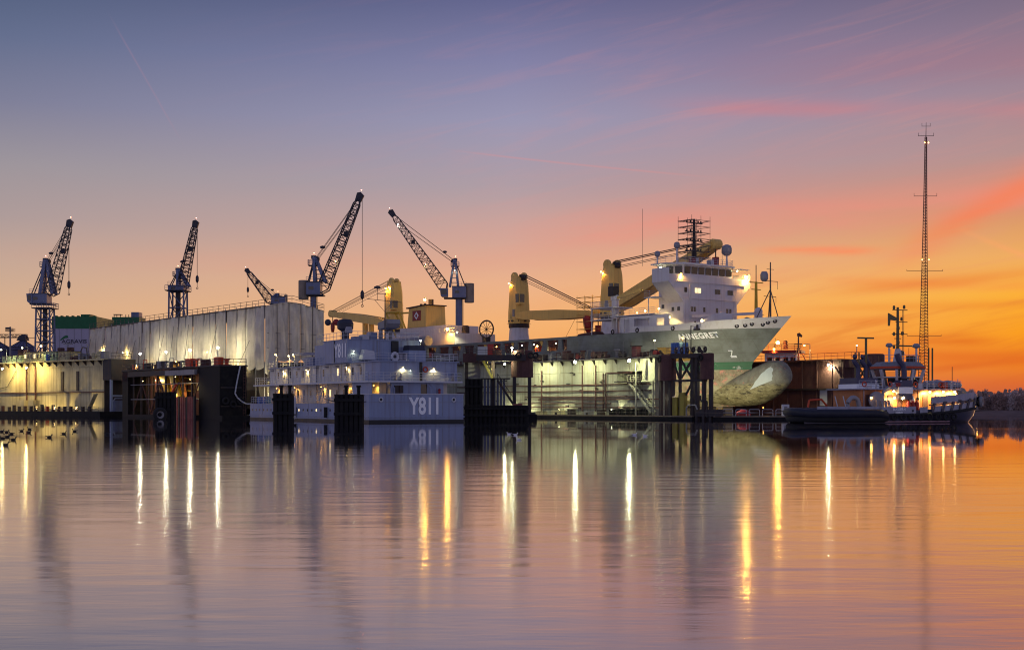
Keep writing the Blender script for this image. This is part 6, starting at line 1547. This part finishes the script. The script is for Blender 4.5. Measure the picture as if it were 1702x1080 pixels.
# ================================================================ red and white boat behind the bow
def pilot_boat():
    o = W(1302, 600, 268)
    t = thing('work_boat', 'white and red work boat standing behind the cargo ship bow', 'boat', (o.x, o.y, 0), R(-20))
    k = 268/FPX; z = lambda y: CAMZ-(y-HOR)*k
    obj('hull', G().prism([(-7, -3, .0), (7, -3, 0), (8.6, -3, z(610)), (-8, -3, z(610))], (0, 6, 0)), m_white, t)
    obj('house', G().box(-3.4, 3.0, -2.2, 2.2, z(610), z(587)), m_white, t)
    for x in (-2.4, -.8, .8, 2.2): obj('window', G().box(x-.45, x+.45, -2.26, -2.2, z(600), z(594)), m_glass, t)
    obj('red_deck', G().box(-4.0, 4.0, -2.9, 2.9, z(587), z(583)), m_red, t)
    obj('railing', G().rail([(-3.9, -2.8, z(583)), (3.9, -2.8, z(583))], 1.2, 1.3, .05, 3), m_orange, t)
    obj('mast', G().tube((-1.6, 0, z(583)), (-1.6, 0, z(562)), .14, 6, .08), m_rail_dark, t)
    obj('searchlight_drum', G().lathe([(.4, z(580)), (.45, z(568)), (.3, z(566))], (.4, 0, 0), 10), m_rusty, t)
    lamp(t, (-.8, -2.0, z(570)), 'o', 900, .5); lamp(t, (-1.4, -3.1, z(581)), 'o', 300, .34)
pilot_boat()

# ================================================================ tug
def tug():
    o = Vector((36.6, 170.0, 0))
    t = thing('tug', 'dark harbour tug with white banded funnels moored at the jetty', 'tug', o, R(20))
    mdk = M('tug_dark_hull', (.045, .045, .075), .35, dirt=.5, dcol=(.09, .07, .095), scale=.5, streak=.3)
    mbul = M('tug_grey_bulwark', C(162, 160, 176), .45, dirt=.4, streak=.3)
    mhouse = M('tug_orange_house', C(196, 122, 76), .5, dirt=.3, streak=.25)
    mfun = M('tug_funnel_dark', C(78, 74, 98), .45, dirt=.3)
    L = 27.0; B = 4.9
    def half(x):                       # plan half breadth
        if x < 4: return B*math.sqrt(max(0, 1-((4-x)/4.2)**2))*.97 + .25
        if x > 17: return B*math.sqrt(max(0, 1-((x-17)/10.4)**2))
        return B
    xs = [0, .4, 1.2, 2.4, 4, 7, 10, 13, 16, 19, 21.5, 23.5, 25, 26.2, 26.9, 27.2]
    def sheer(x): return 1.55 + (.0 if x < 12 else 1.05*((x-12)/15)**1.6)
    g = G()
    for sd in (-1, 1):
        rows = []
        for q, ins in ((-.5, .62), (0, .78), (.35, .92), (.7, .98), (1, 1)):
            rows.append([((x - (1-ins)*5.0*max(0, (x-17)/10)), sd*half(x)*(ins if x > 15 else .9+.1*ins), (sheer(x)*q if q > 0 else q)) for x in xs])
        g.grid(rows if sd > 0 else [r[::-1] for r in rows])
    obj('hull', g, mdk, t, True)
    obj('deck', G().grid([[(x, -half(x), sheer(x)-.02), (x, half(x), sheer(x)-.02)] for x in xs]), m_rusty, t)
    # stern fender: heavy dark roll
    pts = [(10.0, -4.8, .95), (9.2, -5.05, 1.15)] + [(x, -half(x)-.2, 1.2) for x in (8, 6, 4, 2.4, 1.2, .3)] + [(-.35, 0, 1.4)] + [(x, half(x)+.25, 1.35) for x in (.3, 1.2, 2.4, 4, 6, 8)]
    obj('stern_fender', G().sweep(pts, .56, 12), M('blue_black_rubber', (.01, .01, .02), .5, dirt=.5, dcol=(.03, .03, .05), scale=1.2), t, True)
    obj('lower_fender', G().sweep([(p[0]+.25, p[1]*.95, .55) for p in pts], .5, 10), m_tyre, t, True)
    pts = [(x, -half(x)-.12, sheer(x)-.55) for x in (9.6, 12, 14, 16, 18, 20, 22, 24, 25.4)]
    obj('side_fender', G().sweep(pts, .2, 6), m_tyre, t, True)
    obj('waterline_stripe', G().path([(x, -half(x)*.985-.05, .16) for x in (5, 8, 11, 14, 16, 18, 20)], .07, 5), M('tug_pink_boot', C(190, 150, 160), .5), t)
    # stern bulwark with name
    def bul(name, x0, x1, z0, z1, mt, off=0.0, n=8):
        g = G(); rows = []
        for z in (z0, z1):
            rows.append([(x0+(x1-x0)*i/n, -half(x0+(x1-x0)*i/n)-off, z + sheer(x0+(x1-x0)*i/n) - 1.55) for i in range(n+1)])
        a = rows[0] + rows[1][::-1]
        g.grid([rows[0], rows[1], [(p[0], p[1]+.14, p[2]) for p in rows[1]], [(p[0], p[1]+.14, p[2]) for p in rows[0]]])
        return obj(name, g, mt, t)
    bul('bulwark', 9.3, 14.6, 1.0, 2.05, mbul, .03)
    bul('stern_bulwark', .9, 9.3, 1.5, 2.1, mbul, -.1, 10)
    text('BUGSIER 4', .46, (12.0, -4.97, 1.72), (1,0,0), t, m_text_white, 'tug_name', .015, .9)
    text('HAMBURG', .26, (12.0, -4.97, 1.32), (1,0,0), t, m_text_white, 'home_port', .01, .9)
    for x in (10.0, 14.1): obj('freeing_port', G().lathe([(.14, -.03), (.14, .03)], (x, -4.96, 1.55), 10, 'y'), m_navy_dark, t)
    bul('bulwark', 15.2, 16.4, 1.0, 1.9, mbul, .03, 3)
    # raised fore bulwark on stanchions
    bul('fore_bulwark', 17.0, 25.3, 2.25, 3.15, mbul, .05, 10)
    bul('fore_wale', 16.6, 26.0, 2.05, 2.2, mdk, .1, 10)
    bul('lower_bulwark', 17.0, 25.3, 1.1, 1.9, mbul, .0, 10)
    for i in range(6):
        x = 17.3 + i*1.6; obj('bulwark_stanchion', G().beam((x-.25, -half(x)-.1, sheer(x)-.4), (x+.1, -half(x+.1)-.14, sheer(x)+.75), .3, .3), mdk, t)
    for x in (19.2, 21.8, 24): obj('fairlead', G().box(x-.3, x+.3, -half(x)-.1, -half(x)+.1, sheer(x)+.62, sheer(x)+.9), mdk, t)
    for i in range(5):
        a = -.9 + i*.38; obj('bow_tyre', G().torus((26.2+.9*math.cos(a), 2.6*math.sin(a)-.6, sheer(26)+.25), (math.cos(a), math.sin(a), 0), .5, .24, 14, 6), m_tyre if i % 2 else m_grey, t)
    obj('bow_roll', G().sweep([(25.0, -2.7, 3.3), (26.3, -1.7, 3.45), (27.1, 0, 3.5), (26.3, 1.7, 3.45)], .48, 9), m_grey, t, True)
    # deckhouse
    dh = obj('deckhouse', G().prism([(7.5, -3.1, 1.55), (22.5, -3.1, 1.55), (23.6, -1.5, 1.55), (23.6, 1.5, 1.55), (22.5, 3.1, 1.55), (7.5, 3.1, 1.55)], (0, 0, 2.7)), mhouse, t)
    for x in (9.6, 15.0, 18.6, 20.4): obj('vent_grille', G().box(x-.3, x+.3, -3.16, -3.1, 2.2, 3.0), m_dark, dh)
    for x in (7.9, 16.4, 22.2): obj('hand_rail_post', G().tube((x, -3.2, 1.6), (x, -3.2, 4.2), .05, 5), m_white_rail, dh)
    for x in (8.6, 11.9, 13.4, 17.4, 19.4, 21.2): obj('door', G().box(x-.4, x+.4, -3.16, -3.1, 1.7, 3.6), m_rusty, dh)
    for x in (10.2, 16.2): obj('porthole', G().lathe([(.2, -.03), (.2, .03)], (x, -3.12, 3.1), 10, 'y'), m_glass, dh)
    obj('boat_deck', G().prism([(6.8, -3.7, 4.25), (22.8, -3.7, 4.25), (24.0, -1.8, 4.25), (24.0, 1.8, 4.25), (22.8, 3.7, 4.25), (6.8, 3.7, 4.25)], (0, 0, .15)), mbul, t)
    obj('boat_deck_railing', G().rail([(6.9, -3.6, 4.4), (10.5, -3.6, 4.4)], 1.0, .9, .03, 3), m_white_rail, t)
    obj('boat_deck_railing', G().rail([(16.8, -3.6, 4.4), (22.7, -3.6, 4.4), (23.9, -1.8, 4.4), (23.9, 1.8, 4.4)], 1.0, .9, .03, 3), m_white_rail, t)
    # funnels: near and far, white band on dark
    for y, x in ((-3.0, 13.9), (3.0, 13.2)):
        xo = x if y < 0 else x
        f = obj('funnel', G().prism([(xo-1.1, y-.8, 3.0), (xo+1.0, y-.8, 3.0), (xo+.9, y-.8, 5.5), (xo-.5, y-.8, 5.5), (xo-1.0, y-.8, 4.9)], (0, 1.6, 0)), mfun, t)
        obj('white_band', G().box(xo-1.14, xo+1.04, y-.84, y+.84, 3.75, 4.6), m_text_white, f)
        obj('exhaust_pipe', G().sweep([(xo+.3, y, 5.7), (xo+.2, y, 7.2), (xo-.5, y, 8.1), (xo-.8, y, 8.9)], .36, 8), mfun, f)
    obj('aft_casing', G().box(8.0, 11.2, -1.6, 2.4, 4.4, 5.8), mfun, t); obj('casing_band', G().box(7.9, 11.3, -1.7, 2.5, 4.42, 5.0), m_text_white, t)
    for x in (9.2, 10.4): obj('casing_pipe', G().sweep([(x, 0, 5.7), (x, 0, 7.2), (x-.6, 0, 8.0), (x-.4, 0, 8.8)], .3, 8), mfun, t)
    before = set(o_.name for o_ in t.children)
    # wheelhouse: windows lean outward
    cx, cy = 16.3, 0.2; n = 10
    def ring(r, z, sx=1.12): return [(cx + r*sx*math.cos(2*PI*(i+.5)/n), cy + r*math.sin(2*PI*(i+.5)/n), z) for i in range(n)]
    g = G(); g.grid([ring(2.35, 4.4), ring(2.4, 6.3), ring(2.55, 6.9)], True); obj('wheelhouse_base', g, m_white, t)
    w0, w1 = ring(2.55, 6.9), ring(3.2, 9.1)
    wh = obj('wheelhouse_floor', G().add(ring(2.5, 6.88), [tuple(range(n))]), m_dark, t)
    for i in range(n):
        j = (i+1) % n; a0, a1, b0, b1 = map(Vector, (w0[i], w0[j], w1[i], w1[j]))
        obj('window_post', G().beam(a0, b0, .34, .3), m_white, wh)
        for (q0, q1) in ((.06, .52), (.56, .95)):
            p = [a0.lerp(b0, q0).lerp(a1.lerp(b1, q0), .06), a0.lerp(b0, q0).lerp(a1.lerp(b1, q0), .94), a0.lerp(b0, q1).lerp(a1.lerp(b1, q1), .94), a0.lerp(b0, q1).lerp(a1.lerp(b1, q1), .06)]
            if i % 5 in (1, 3) or q0 < .1: obj('pane', G().add(p, [(0,1,2,3)]), m_pane, wh)
        obj('window_bar', G().beam(a0.lerp(b0, .54), a1.lerp(b1, .54), .12, .12), m_white, wh)
    g = G(); g.grid([ring(3.25, 9.1), ring(3.4, 9.2), ring(3.4, 9.5), ring(2.6, 10.1)], True); g.add(ring(2.6, 10.1), [tuple(range(n))]); g.add(ring(3.25, 9.1), [tuple(range(n-1,-1,-1))]); obj('wheelhouse_roof', g, m_grey, t)
    obj('roof_edge', G().grid([ring(3.44, 9.2), ring(3.46, 9.5)], True), m_orange, t)
    obj('console', G().box(15.4, 17.0, -1.2, 1.2, 6.9, 8.0), m_dark, t)
    obj('roof_railing', G().rail([ring(2.5, 10.1)[i] for i in (5, 6, 7, 8, 9, 0)], .9, 1, .03, 2), m_white_rail, t)
    # monitors and radomes on the roof
    for (x, y, z, r) in ((13.6, -1.6, 12.2, .45), (18.3, -1.0, 12.2, .5), (17.2, 1.0, 11.3, .6)):
        obj('monitor_post', G().tube((x, y, 10.0), (x, y, z-.3), .14, 6), m_white, t); obj('monitor', G().lathe([(.2*r, z-.6*r), (r, z-.3*r), (r, z+.3*r), (.5*r, z+.7*r)], (x, y, 0), 12), m_radome, t, True)
    for (x, y) in ((18.4, -.2), (19.0, .6), (17.0, -1.4)): obj('roof_box', G().box(x-.4, x+.4, y-.3, y+.3, 10.1, 10.9), m_dark, t)
    # mast
    ms = M('tug_mast_buff', C(120, 104, 66), .5, dirt=.3)
    mx, my = 16.4, .4
    obj('mast', G().tube((mx, my, 10.1), (mx, my, 17.4), .24, 8, .16), ms, t)
    obj('mast_foot', G().prism([(mx-.6, my-.3, 10.1), (mx+.6, my-.3, 10.1), (mx+.2, my-.3, 11.9), (mx-.2, my-.3, 11.9)], (0, .6, 0)), m_white, t)
    obj('mast_ladder', G().tube((mx+.95, my, 10.1), (mx+.95, my, 17.0), .04, 4).tube((mx+.75, my, 10.1), (mx+.75, my, 17.0), .04, 4), ms, t)
    for z, a, b in ((17.0, -.8, 1.5), (15.4, -.3, 1.5), (13.8, -.9, 1.5), (12.3, -.6, .9), (13.2, -.5, .5)): obj('mast_arm', G().box(mx+a, mx+b, my-.07, my+.07, z, z+.1), ms, t)
    for z, dx in ((17.1, -.7), (17.2, .9), (15.6, .5), (13.6, -.7), (13.7, .6), (14.4, 0), (12.5, 0), (11.9, -.7)): obj('nav_lantern', G().lathe([(.13, z), (.18, z+.12), (.16, z+.42), (.08, z+.5)], (mx+dx, my-.15, 0), 7), ms, t)
    obj('fire_monitor', G().prism([(mx-1.5, my-.1, 16.6), (mx-.2, my-.1, 16.0), (mx-.2, my-.1, 15.6), (mx-1.2, my-.1, 15.7), (mx-1.3, my-.1, 14.9), (mx-1.5, my-.1, 14.9)], (0, .2, 0)), ms, t)
    obj('radar_scanner', G().box(mx+.2, mx+3.0, my-.12, my+.12, 12.2, 12.38), ms, t)
    obj('radar_post', G().tube((12.2, 1.5, 9.8), (12.2, 1.5, 13.2), .16, 6), ms, t); obj('radar_scanner', G().box(10.9, 13.4, 1.4, 1.6, 13.2, 13.4), ms, t)
    for x in (11.0, 11.6): obj('vent_post', G().tube((x, 2.2, 7), (x, 2.2, 11.4), .1, 6), ms, t)
    for x in (20.1, 20.7): obj('vent_post', G().tube((x, -1.2, 4.4), (x, -1.2, 12.0), .11, 6), ms, t)
    for o_ in t.children:
        if o_.name not in before: o_.location.z -= 2.15; o_.location.x -= .7
    # deck gear
    obj('tow_winch', G().lathe([(1.1, -1.3), (1.15, -1.1), (.55, -1.05), (.55, 1.05), (1.15, 1.1), (1.1, 1.3)], (9.4, -2.6, 2.9), 16, 'y'), m_radome, t)
    obj('winch_frame', G().path([(10.6, -3.6, 1.6), (10.4, -3.6, 3.2), (10.6, -3.6, 4.1), (11.4, -3.6, 4.6)], .2, 7), m_radome, t)
    obj('crane_arm', G().beam((10.5, -3.6, 4.0), (12.6, -3.6, 4.9), .3, .35), m_radome, t); obj('crane_hook', G().cbox((12.7, -3.6, 4.9), (.6, .5, .5)), m_red, t)
    for x in (9.3, 10.0, 10.6, 11.1): obj('bitts', G().beam((x, -4.3, 1.5), (x-.25, -4.3, 2.9), .22), m_radome, t)
    obj('tow_arch', G().sweep([(5.4, -3.2, 1.6), (5.5, -3.2, 2.6), (6.1, -3.2, 3.2), (6.9, -3.2, 3.0), (7.2, -3.2, 2.0)], .3, 8), m_radome, t, True)
    obj('tow_hoop', G().path([(.6, -1.6, 2.0), (.8, -1.6, 2.9), (2.6, -1.6, 3.0), (3.4, -1.6, 2.2)], .13, 6), m_orange, t)
    for x in (14.2, 14.9, 15.5): obj('gas_bottle', G().lathe([(.26, 1.56), (.28, 1.7), (.28, 2.6), (.1, 2.85)], (x, -3.9, 0), 10), m_red, t)
    obj('tarp_cover', G().lathe([(.5, 1.6), (.45, 2.4), (.3, 3.0), (.1, 3.5)], (15.1, -3.5, 0), 8), m_white, t)
    for x in (3.8, 5.0): obj('deck_stay', G().tube((x, -3.6, 1.6), (x-.5, -3.6, 3.4), .07, 5), m_white_rail, t)
    # small gear that crowds the decks
    rg = random.Random(31)
    for i in range(16):
        x = 7.6 + i*.98; k = i % 4; y = -3.45
        if k == 0: obj('life_ring', G().torus((x, -3.72, 4.95), (0,1,0), .3, .08, 12, 5), m_orange, t)
        elif k == 1: obj('deck_box', G().box(x-.35, x+.35, y, y+.5, 4.4, 4.8+rg.random()*.5), rg.choice((m_white, m_grey, m_orange)), t)
        elif k == 2: obj('vent_cowl', G().path([(x, y, 4.4), (x, y, 5.2), (x-.2, y-.2, 5.4)], .12, 7), m_white, t)
        else: obj('stanchion_light', G().tube((x, y, 4.4), (x, y, 5.7), .05, 5), m_white, t)
    for i in range(9):
        x = 9.8 + i*1.35; obj('side_tyre', G().torus((x, -half(x)-.22, .75), (.05,1,0), .36, .15, 12, 6), m_tyre, t)
    for (x, y, z) in ((13.9, -.6, 9.6), (15.0, 1.4, 10.4), (17.6, .6, 9.9), (18.3, -1.0, 9.2), (12.8, .5, 8.8)): obj('whip_aerial', G().tube((x, y, 7.6), (x, y, z), .035, 4), ms, t)
    obj('roof_searchlight', G().lathe([(.2, 8.1), (.34, 8.3), (.34, 8.7), (.2, 8.8)], (14.4, -1.7, 0), 10), m_radome, t)
    obj('mooring_line', G().sweep([(1.0, -1.0, 2.0), (-1.5, 1.2, 1.5), (-5.0, 5.0, 1.2), (-9, 10.5, 1.3)], .05, 5), m_rope, t)
    # rescue boat under cover
    g = G(); rnd = random.Random(4)
    for (x, r) in ((18.4, .6), (19.3, .8), (20.2, .95), (21.1, .7), (21.9, .85), (22.7, .6), (23.5, .55)): obj('cover_bundle', G().ball((x, -1.9, 4.9), r, 12, (1.1, 1, .8)), m_radome, t, True)
    obj('fore_winch', G().lathe([(.7, -.9), (.7, -.8), (.4, -.75), (.4, .75), (.7, .8), (.7, .9)], (24.4, -.8, 3.9), 12, 'y'), m_grey, t)
    obj('jack_staff', G().tube((23.5, -.8, 4.4), (23.5, -.8, 7.4), .05, 5), ms, t)
    for (x, z, pw) in ((8.5, 3.2, 260), (12.0, 3.2, 300), (13.4, 3.25, 300), (11.9, 4.05, 100), (17.5, 4.0, 300), (19.6, 4.0, 300), (21.4, 4.0, 300)):
        lamp(t, (x, -3.95, z), 'y' if x > 9 else 'o', pw*2.0, .22, 'deck_lamp', aim=(0,.6,-.8), cone=165)
    return t
def pane_material():
    m = bpy.data.materials.new('wheelhouse_pane'); m.use_nodes = True; nt = m.node_tree; n = nt.nodes; l = nt.links
    for x in list(n): n.remove(x)
    o = n.new('ShaderNodeOutputMaterial'); mx = n.new('ShaderNodeMixShader'); tr = n.new('ShaderNodeBsdfTransparent'); tr.inputs[0].default_value = (.75, .75, .72, 1)
    gl = n.new('ShaderNodeBsdfGlossy'); gl.inputs['Roughness'].default_value = .05; fr = n.new('ShaderNodeFresnel'); fr.inputs[0].default_value = 1.5
    l.new(fr.outputs[0], mx.inputs[0]); l.new(tr.outputs[0], mx.inputs[1]); l.new(gl.outputs[0], mx.inputs[2]); l.new(mx.outputs[0], o.inputs[0])
    return m
m_pane = pane_material()
tug()


# ================================================================ radio mast
def radio_mast():
    d = 700.0; k = d/FPX; o = W(1535, 650, d); o.z = 1.1
    t = thing('radio_mast', 'very tall slender lattice radio mast behind the tug', 'mast', o)
    z = lambda y: CAMZ-(y-HOR)*k-1.1
    H = z(228)
    # three-legged tapering lattice
    g = G(); n = 84; prev = None
    for i in range(n+1):
        q = i/n; r = (20*(1-q)**1.35 + 4.0)*k*.44; zz = H*q; cx = 1.3*q
        cur = [(cx + r*math.cos(2*PI*j/3+.35), r*math.sin(2*PI*j/3+.35), zz) for j in range(3)]
        if prev:
            for j in range(3):
                g.tube(prev[j], cur[j], .2, 4); g.tube(cur[j], cur[(j+1) % 3], .09, 4); g.tube(prev[j], cur[(j+1) % 3], .08, 4)
        prev = cur
    obj('lattice', g, M('mast_brown_paint', C(110, 74, 66), .6, dirt=.4), t)
    obj('spire', G().tube((1.3, 0, H), (1.4, 0, z(204)), .22, 5, .12), m_rail_dark, t)
    for y, w in ((226, 4.0), (210, 2.2), (326, 6), (450, 9.5), (558, 9)):
        obj('antenna_arm', G().tube((1.3*(z(y)/H)-w, 0, z(y)), (1.3*z(y)/H+w, 0, z(y)), .12, 4), m_rail_dark, t)
        for e in (-1, 1): obj('antenna_tip', G().tube((1.3*z(y)/H+e*w, 0, z(y)-.2), (1.3*z(y)/H+e*w, 0, z(y)+(1.6 if y < 400 else .8)), .1, 4), m_rail_dark, t)
    for y in (238, 432):
        for e in (-1, 1):
            lamp(t, (1.3*z(y)/H + e*(1.0 if y < 300 else 1.8), -1.2, z(y)), 'o', 0, .42, 'obstruction_light')
radio_mast()

# ================================================================ frosted trees on the far bank
m_bark = M('tree_bark', C(70, 52, 46), .9, dirt=.3)
m_leaf = [M('frosted_twigs_%s' % c, C(*v), .9, dirt=.5, dcol=C(*w), scale=1.2) for c, v, w in (('grey', (190, 166, 160), (136, 112, 108)), ('brown', (166, 138, 130), (118, 94, 88)), ('pale', (206, 184, 178), (152, 128, 122)))]
def tree(x, y, h, w, seed, label, z0=1.1):
    rnd = random.Random(seed)
    t = thing('bank_tree', label, 'tree', (x, y, z0), 0, 'frosted trees on the far bank')
    g = G(); g.tube((0,0,-.3), (0,0,h*.45), .12, 6, .07)
    tips = []
    for i in range(7):
        a = rnd.random()*6.28; p = Vector((0,0,h*(.12+.3*rnd.random()))); q = Vector((math.cos(a)*w*.4*rnd.random(), math.sin(a)*w*.4, h*(.5+.4*rnd.random()))); g.tube(p, q, .06, 4, .03); tips.append(q)
    obj('trunk', g, m_bark, t)
    g = G()
    for i in range(1000):
        a = rnd.random()*6.28; v = rnd.random(); rr = w*.5*math.sqrt(rnd.random())*(1-.55*max(0, v-.35))*(.75+.35*math.sin(3*a+seed))
        c = Vector((math.cos(a)*rr, math.sin(a)*rr, h*(.06+.94*v*(1-.18*rnd.random()) - .25*(rr/w)**2)))
        s = .12+.16*rnd.random(); e1 = Vector((rnd.uniform(-.7,.7), rnd.uniform(-.7,.7), rnd.uniform(.2,1))).normalized()*s*2.0; e2 = e1.cross(Vector((rnd.uniform(-1,1), rnd.uniform(-1,1), rnd.uniform(-1,1)))).normalized()*s*.32
        g.add([c-e1, c+e2, c+e1, c-e2], [(0,1,2,3)])
    obj('crown', g, m_leaf[seed % 3], t)
rnd = random.Random(5)
words = ('lowest', 'bushy', 'tall', 'leaning', 'thin', 'broad', 'pale', 'dark', 'ragged', 'round')
for i in range(40):
    px = 1592 + i*3.3 + rnd.uniform(-1.5, 1.5); dd = 302 + rnd.random()*16 + (i % 3)*9
    p = W(px, 690, dd); h = 2.6 + rnd.random()**1.5*2.6 + (.5 if px > 1640 else 0)
    tree(p.x, dd, h, 2.6 + rnd.random()*1.6, 100+i, 'frosted leafless bush in the row on the right bank behind the tug bow')
p = W(1624, 659, 300); lamp_post('tiny lone lamp post among the trees on the right bank', (p.x, p.y, 1.1), p, 'o', 60, .16)
# distant wood on the horizon
g = G(); rnd = random.Random(9)
for i in range(9000):
    x = -200 + 1500*rnd.random(); y = 900 + 120*rnd.random(); top = 5 + 5*abs(math.sin(x*.021)) + 3*abs(math.sin(x*.057+1))
    c = Vector((x, y, 1.0 + top*rnd.random())); s = .8 + rnd.random()
    g.add([c + Vector((-s, 0, -.4*s)), c + Vector((.2*s, 0, -s)), c + Vector((s, .3, .5*s)), c + Vector((-.3*s, .2, s))], [(0,1,2,3)])
tag(obj('far_wood', g, m_leaf[1]), 'hazy far-off wood along the horizon on the right', 'wood', kind='stuff')

# ================================================================ birds on the water
m_duck = M('dark_duck_plumage', (.02, .018, .02), .7, dirt=.4); m_gull = M('white_gull_plumage', C(226, 222, 230), .7, dirt=.2)
def bird(px, py, sc, flip, mt, kind, label, group):
    d = CAMZ*FPX/(py-HOR); p = W(px, py, d)
    t = thing(kind, label, kind, (p.x, p.y, 0), 0, group)
    s = sc*flip
    g = G(); g.ball((0, 0, .06*sc), .1*sc, 10, (2.0*1, 1.0, 1.0)); g.ball((-.24*s, 0, .12*sc), .05*sc, 6, (2, .6, .6))
    obj('body', g, mt, t, True)
    g = G(); g.tube((.14*s, 0, .1*sc), (.19*s, 0, .22*sc), .035*sc, 6); g.ball((.21*s, 0, .24*sc), .055*sc, 8)
    hd = obj('head', g, mt, t, True)
    obj('bill', G().tube((.25*s, 0, .235*sc), (.32*s, 0, .225*sc), .02*sc, 5, .008*sc), m_rail_dark, hd)
for px, py, f in ((3, 717.5, 1), (11, 718.5, 1), (19, 721.5, -1), (36, 716.5, 1), (49, 713.5, -1), (48, 719, 1), (12, 726.5, 1), (4, 729, -1), (22, 731.5, 1), (9, 740.5, 1), (82, 727, 1), (106, 721, 1), (124, 717, -1), (178, 722, 1)):
    bird(px, py, .85, f, m_duck, 'duck', 'dark duck swimming in the loose flock at lower left', 'ducks at lower left')
for px, py, f in ((857, 723, 1), (862, 731, -1), (1072, 725, -1), (1055, 723, 1), (846, 722, -1)):
    bird(px, py, .7, f, m_gull, 'gull', 'white gull resting on the dark water before the docks', 'gulls on the water')
